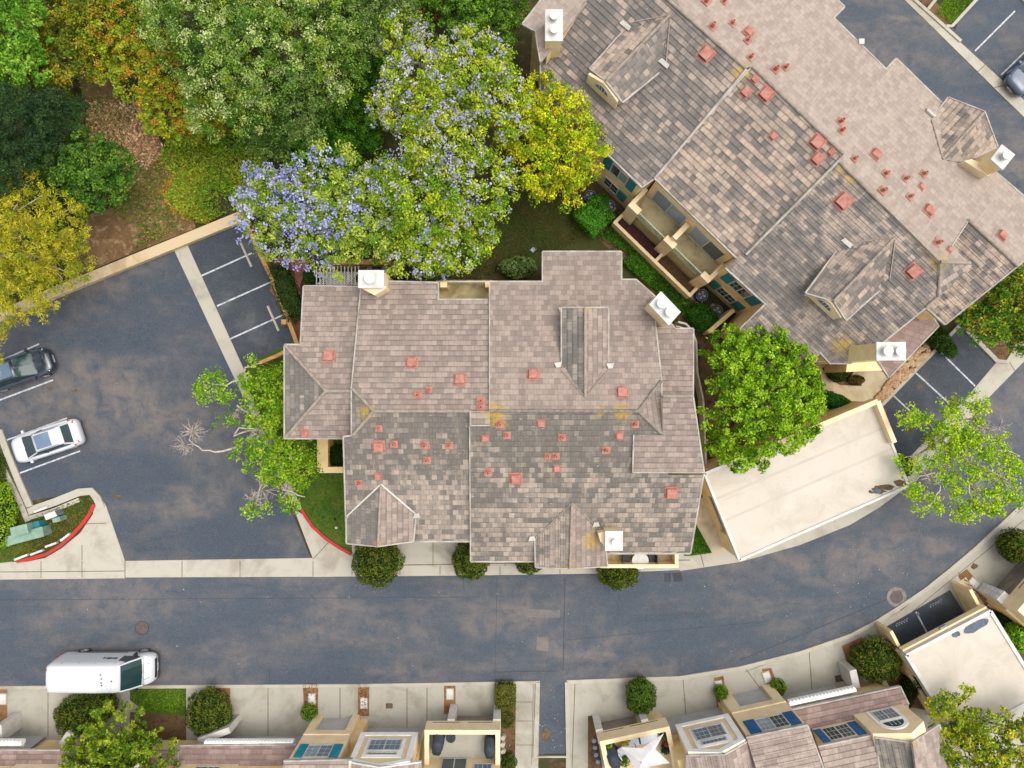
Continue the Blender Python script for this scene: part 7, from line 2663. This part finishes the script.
def scatter(name, polys, n, palette, leaf, z=(.05, .2), up=.9, spread=.6, thresh=None, aspect=.5, mat='leaf', nscale=.8, seed=0.0):
    P_, N_ = [], []
    per = max(1, n // len(polys))
    for poly in polys:
        xs, ys = [p[0] for p in poly], [p[1] for p in poly]
        x = RNG.uniform(min(xs), max(xs), per * 3)
        y = RNG.uniform(min(ys), max(ys), per * 3)
        m = in_poly(x, y, poly)
        x, y = x[m][:per], y[m][:per]
        zz = RNG.uniform(z[0], z[1], len(x))
        k = (H - zz) / F
        P_.append(np.stack([(x - 512) * k, (384 - y) * k, zz], 1))
    pos = np.concatenate(P_)
    s = np.sin(pos[:, 0] * nscale + 1.7 * np.sin(pos[:, 1] * nscale * .7 + seed)) + np.sin(pos[:, 1] * nscale * 1.3 + 1.1 * np.sin(pos[:, 0] * nscale * .9 + seed)) + RNG.normal(size=len(pos)) * .35
    if thresh is not None:
        keep = s > thresh
        pos, s = pos[keep], s[keep]
    nr = RNG.normal(size=(len(pos), 3)) * spread + np.array([0, 0, up])
    nr /= np.linalg.norm(nr, axis=1, keepdims=True)
    ci = np.clip(((s + 2) / 4 * len(palette)).astype(int), 0, len(palette) - 1)
    mixm = RNG.random(len(pos)) < .45
    ci = np.where(mixm, RNG.integers(0, len(palette), len(pos)), ci)
    col = palette[ci] * (1 + RNG.normal(size=(len(pos), 1)) * .25)
    sz = leaf * RNG.uniform(.6, 1.4, len(pos))
    o = leaf_mesh(name, pos, nr, sz, sz * aspect, col, mat)
    return struct(o, 'stuff')


LAWN = pal((104, 138, 36), (84, 116, 30), (124, 150, 48), (70, 98, 26))
scatter('grass', [[(244, 372), (298, 342), (346, 430), (346, 545), (312, 520), (262, 430)], [(686, 525), (695, 523), (711, 552), (686, 555)]], 18000, pal((84, 136, 34), (68, 116, 28), (102, 150, 42), (58, 98, 24), k=.8), .13, (.05, .16), .5, .8, aspect=.25)
scatter('grass', [[(936, 12), (964, -20), (982, -9), (950, 24)], [(131, 689), (185, 689), (185, 714), (150, 712), (131, 700)]], 6000, pal((128, 178, 34), (104, 156, 28), (150, 192, 44), (96, 130, 36), k=.7), .13, (.05, .16), .5, .8, aspect=.25)
scatter('grass', [[(34, 516), (80, 499), (91, 497), (94, 502), (84, 518), (70, 534), (46, 550), (20, 558)], [(-10, 440), (0, 440), (28, 512), (28, 555), (0, 560), (-10, 560)]], 7000, pal((118, 136, 44), (98, 122, 36), (140, 142, 54), (128, 110, 50), k=.8), .13, (.05, .15), .5, .8, aspect=.25)
scatter('grass', [[(430, 200), (560, 190), (600, 230), (560, 250), (540, 252), (480, 280), (425, 282)]], 14000, pal((88, 102, 38), (74, 94, 32), (110, 104, 48), (120, 98, 56), (98, 120, 42), k=.75), .13, (.04, .14), .5, .8, aspect=.25)
scatter('ground_cover', [[(616, 222), (690, 300), (704, 318), (696, 330), (672, 304), (640, 262), (622, 250), (598, 236)], [(636, 250), (660, 285), (675, 305), (640, 278), (622, 262)]], 26000, pal((82, 140, 34), (66, 120, 28), (100, 156, 42), (54, 98, 24), k=.85), .15, (.1, .55), .4, .9, aspect=.3)
HILL = [[(130, 110), (240, 120), (262, 200), (185, 228), (120, 255), (90, 235), (110, 190)], [(-10, 90), (130, 60), (150, 150), (110, 260), (40, 285), (-10, 300)], [(160, 100), (300, 80), (420, 60), (420, 200), (300, 200), (255, 210)]]
scatter('ground_cover', [[(150, 120), (200, 110), (262, 118), (266, 190), (238, 208), (205, 222), (180, 214), (166, 196), (176, 176), (158, 160), (166, 140)]], 15000, pal((122, 160, 42), (100, 142, 34), (164, 162, 50), (140, 174, 52), k=1.0), .17, (.05, .4), .9, .6, thresh=-1.2, aspect=.4)
scatter('ground_cover', [[(160, 182), (186, 168), (214, 176), (240, 204), (206, 224), (185, 220), (168, 212)]], 4200, pal((200, 160, 54), (184, 144, 46), (160, 152, 48), (214, 172, 66), k=.85), .16, (.05, .25), .8, .7, thresh=-.5, aspect=.4)
scatter('ground_cover', HILL, 34000, pal((104, 130, 44), (130, 134, 54), (86, 120, 36), (154, 142, 68), (110, 146, 44), k=.95), .16, (.03, .25), .9, .6, thresh=-.2, aspect=.4, seed=2.0)
scatter('leaf_litter', [[(85, 100), (140, 100), (165, 150), (130, 190), (90, 150)]], 2600, pal((214, 176, 134), (194, 152, 112), (228, 196, 158), (160, 122, 88), k=.85), .2, (.03, .12), 1.2, .5, aspect=.5)
scatter('leaf_litter', [HILL[0], HILL[1]], 1600, pal((196, 160, 116), (160, 124, 84), (130, 100, 66), k=.7), .16, (.03, .1), 1.2, .5, thresh=.2, aspect=.5, seed=4.0)
scatter('leaf_litter', [[(0, 585), (560, 585), (800, 560), (1000, 430), (1000, 520), (850, 625), (680, 668), (0, 680)]], 90, pal((176, 170, 156), (140, 130, 112), (186, 182, 174), k=.7), .08, (.035, .05), 3, .3, aspect=.6)
scatter('leaf_litter', [[(538, 690), (566, 690), (566, 752), (538, 752)]], 45, pal((176, 160, 130), (150, 130, 96), (186, 178, 160), k=.7), .09, (.035, .05), 3, .3, aspect=.6)
scatter('leaf_litter', [[(700, 610), (900, 520), (905, 600), (760, 655)]], 45, pal((186, 182, 176), (160, 152, 140), k=.7), .08, (.035, .05), 3, .3, aspect=.6)
scatter('leaf_litter', [[(303, 684), (318, 684), (318, 716), (304, 716)], [(358, 684), (369, 684), (369, 716), (358, 716)], [(496, 684), (516, 683), (515, 768), (497, 768)], [(962, 576), (992, 598), (984, 608), (970, 596)], [(966, 332), (1000, 300), (1020, 336), (1000, 358)]], 900, pal((170, 120, 76), (140, 96, 60), (190, 150, 100), (104, 78, 50)), .11, (.08, .14), 1.2, .6, aspect=.5)


# river stones in the strip over the east stalls
def stones(name, poly, n, z0):
    vs, fs = [], []
    xs, ys = [p[0] for p in poly], [p[1] for p in poly]
    x, y = RNG.uniform(min(xs), max(xs), n * 6), RNG.uniform(min(ys), max(ys), n * 6)
    m = in_poly(x, y, poly)
    x, y = x[m][:n], y[m][:n]
    for a, b in zip(x, y):
        p = P(a, b, z0)
        r = random.uniform(.09, .2)
        v, f = bump_ell((p.x, p.y, z0 + r * .25), (r * random.uniform(.7, 1.2), r * random.uniform(.7, 1.2), r * .6), 7, 5, .12, 1.0)
        o = len(vs)
        vs += v
        fs += [tuple(i + o for i in q) for q in f]
    mb = MB()
    mb.add(vs, fs)
    return struct(mb.build(name, 'rock', None, True), 'stuff')


sheet('planting_bed', [(872, 402), (905, 357), (928, 342), (932, 352), (884, 403)], 0.07, 'mulch_red')
stones('river_stones', [(873, 400), (905, 360), (926, 344), (930, 352), (883, 401)], 330, .09)
# plants on the planted balcony
G_POT = pal((120, 160, 44), (90, 134, 36))
for x, y, r, pl_, lb in ((608.5, 746, 5.5, pal((150, 186, 60), (120, 160, 44)), 'lime potted shrub by the blue covered grill'), (625, 742.5, 6, pal((206, 196, 40), (180, 176, 36), k=.75), 'yellow spiky potted plant beside the white sofa'), (664.5, 736, 5, pal((70, 130, 44), (54, 104, 34)), 'green potted plant in the balcony corner'), (667, 744, 4, pal((206, 92, 60), (180, 76, 52), (110, 120, 50), k=.75), 'red flowering pot plant on the planted balcony'), (666, 751, 5, pal((50, 100, 70), (40, 84, 60)), 'dark bluish potted plant near the sunshade'), (625, 763, 6.5, pal((110, 160, 52), (86, 134, 40)), 'bright potted fern beside the pale sunshade tip')):
    p = P(x, y, 3.3)
    b = Vector((p.x, p.y, ZD))
    t = thing('potted_plant', lb, 'plant', b, 'potted plants on the planted balcony')
    mb = MB()
    mb.cyl(b, .16, ZD, ZD + .32, 14, r1=.21)
    mb.build('pot', 'pot', t)
    n = 240
    d = RNG.normal(size=(n, 3))
    d[:, 2] = np.abs(d[:, 2])
    d /= np.linalg.norm(d, axis=1, keepdims=True)
    rr = r * (H - 3.3) / F
    pos = np.array([b.x, b.y, ZD + .35]) + d * RNG.random((n, 1)) ** .5 * np.array([rr, rr, .5])
    nr = RNG.normal(size=(n, 3)) * .7 + np.array([0, 0, .8])
    nr /= np.linalg.norm(nr, axis=1, keepdims=True)
    col = pl_[RNG.integers(0, len(pl_), n)] * (1 + RNG.normal(size=(n, 1)) * .2)
    leaf_mesh('foliage', pos, nr, .18, .06, col, 'leaf', t)
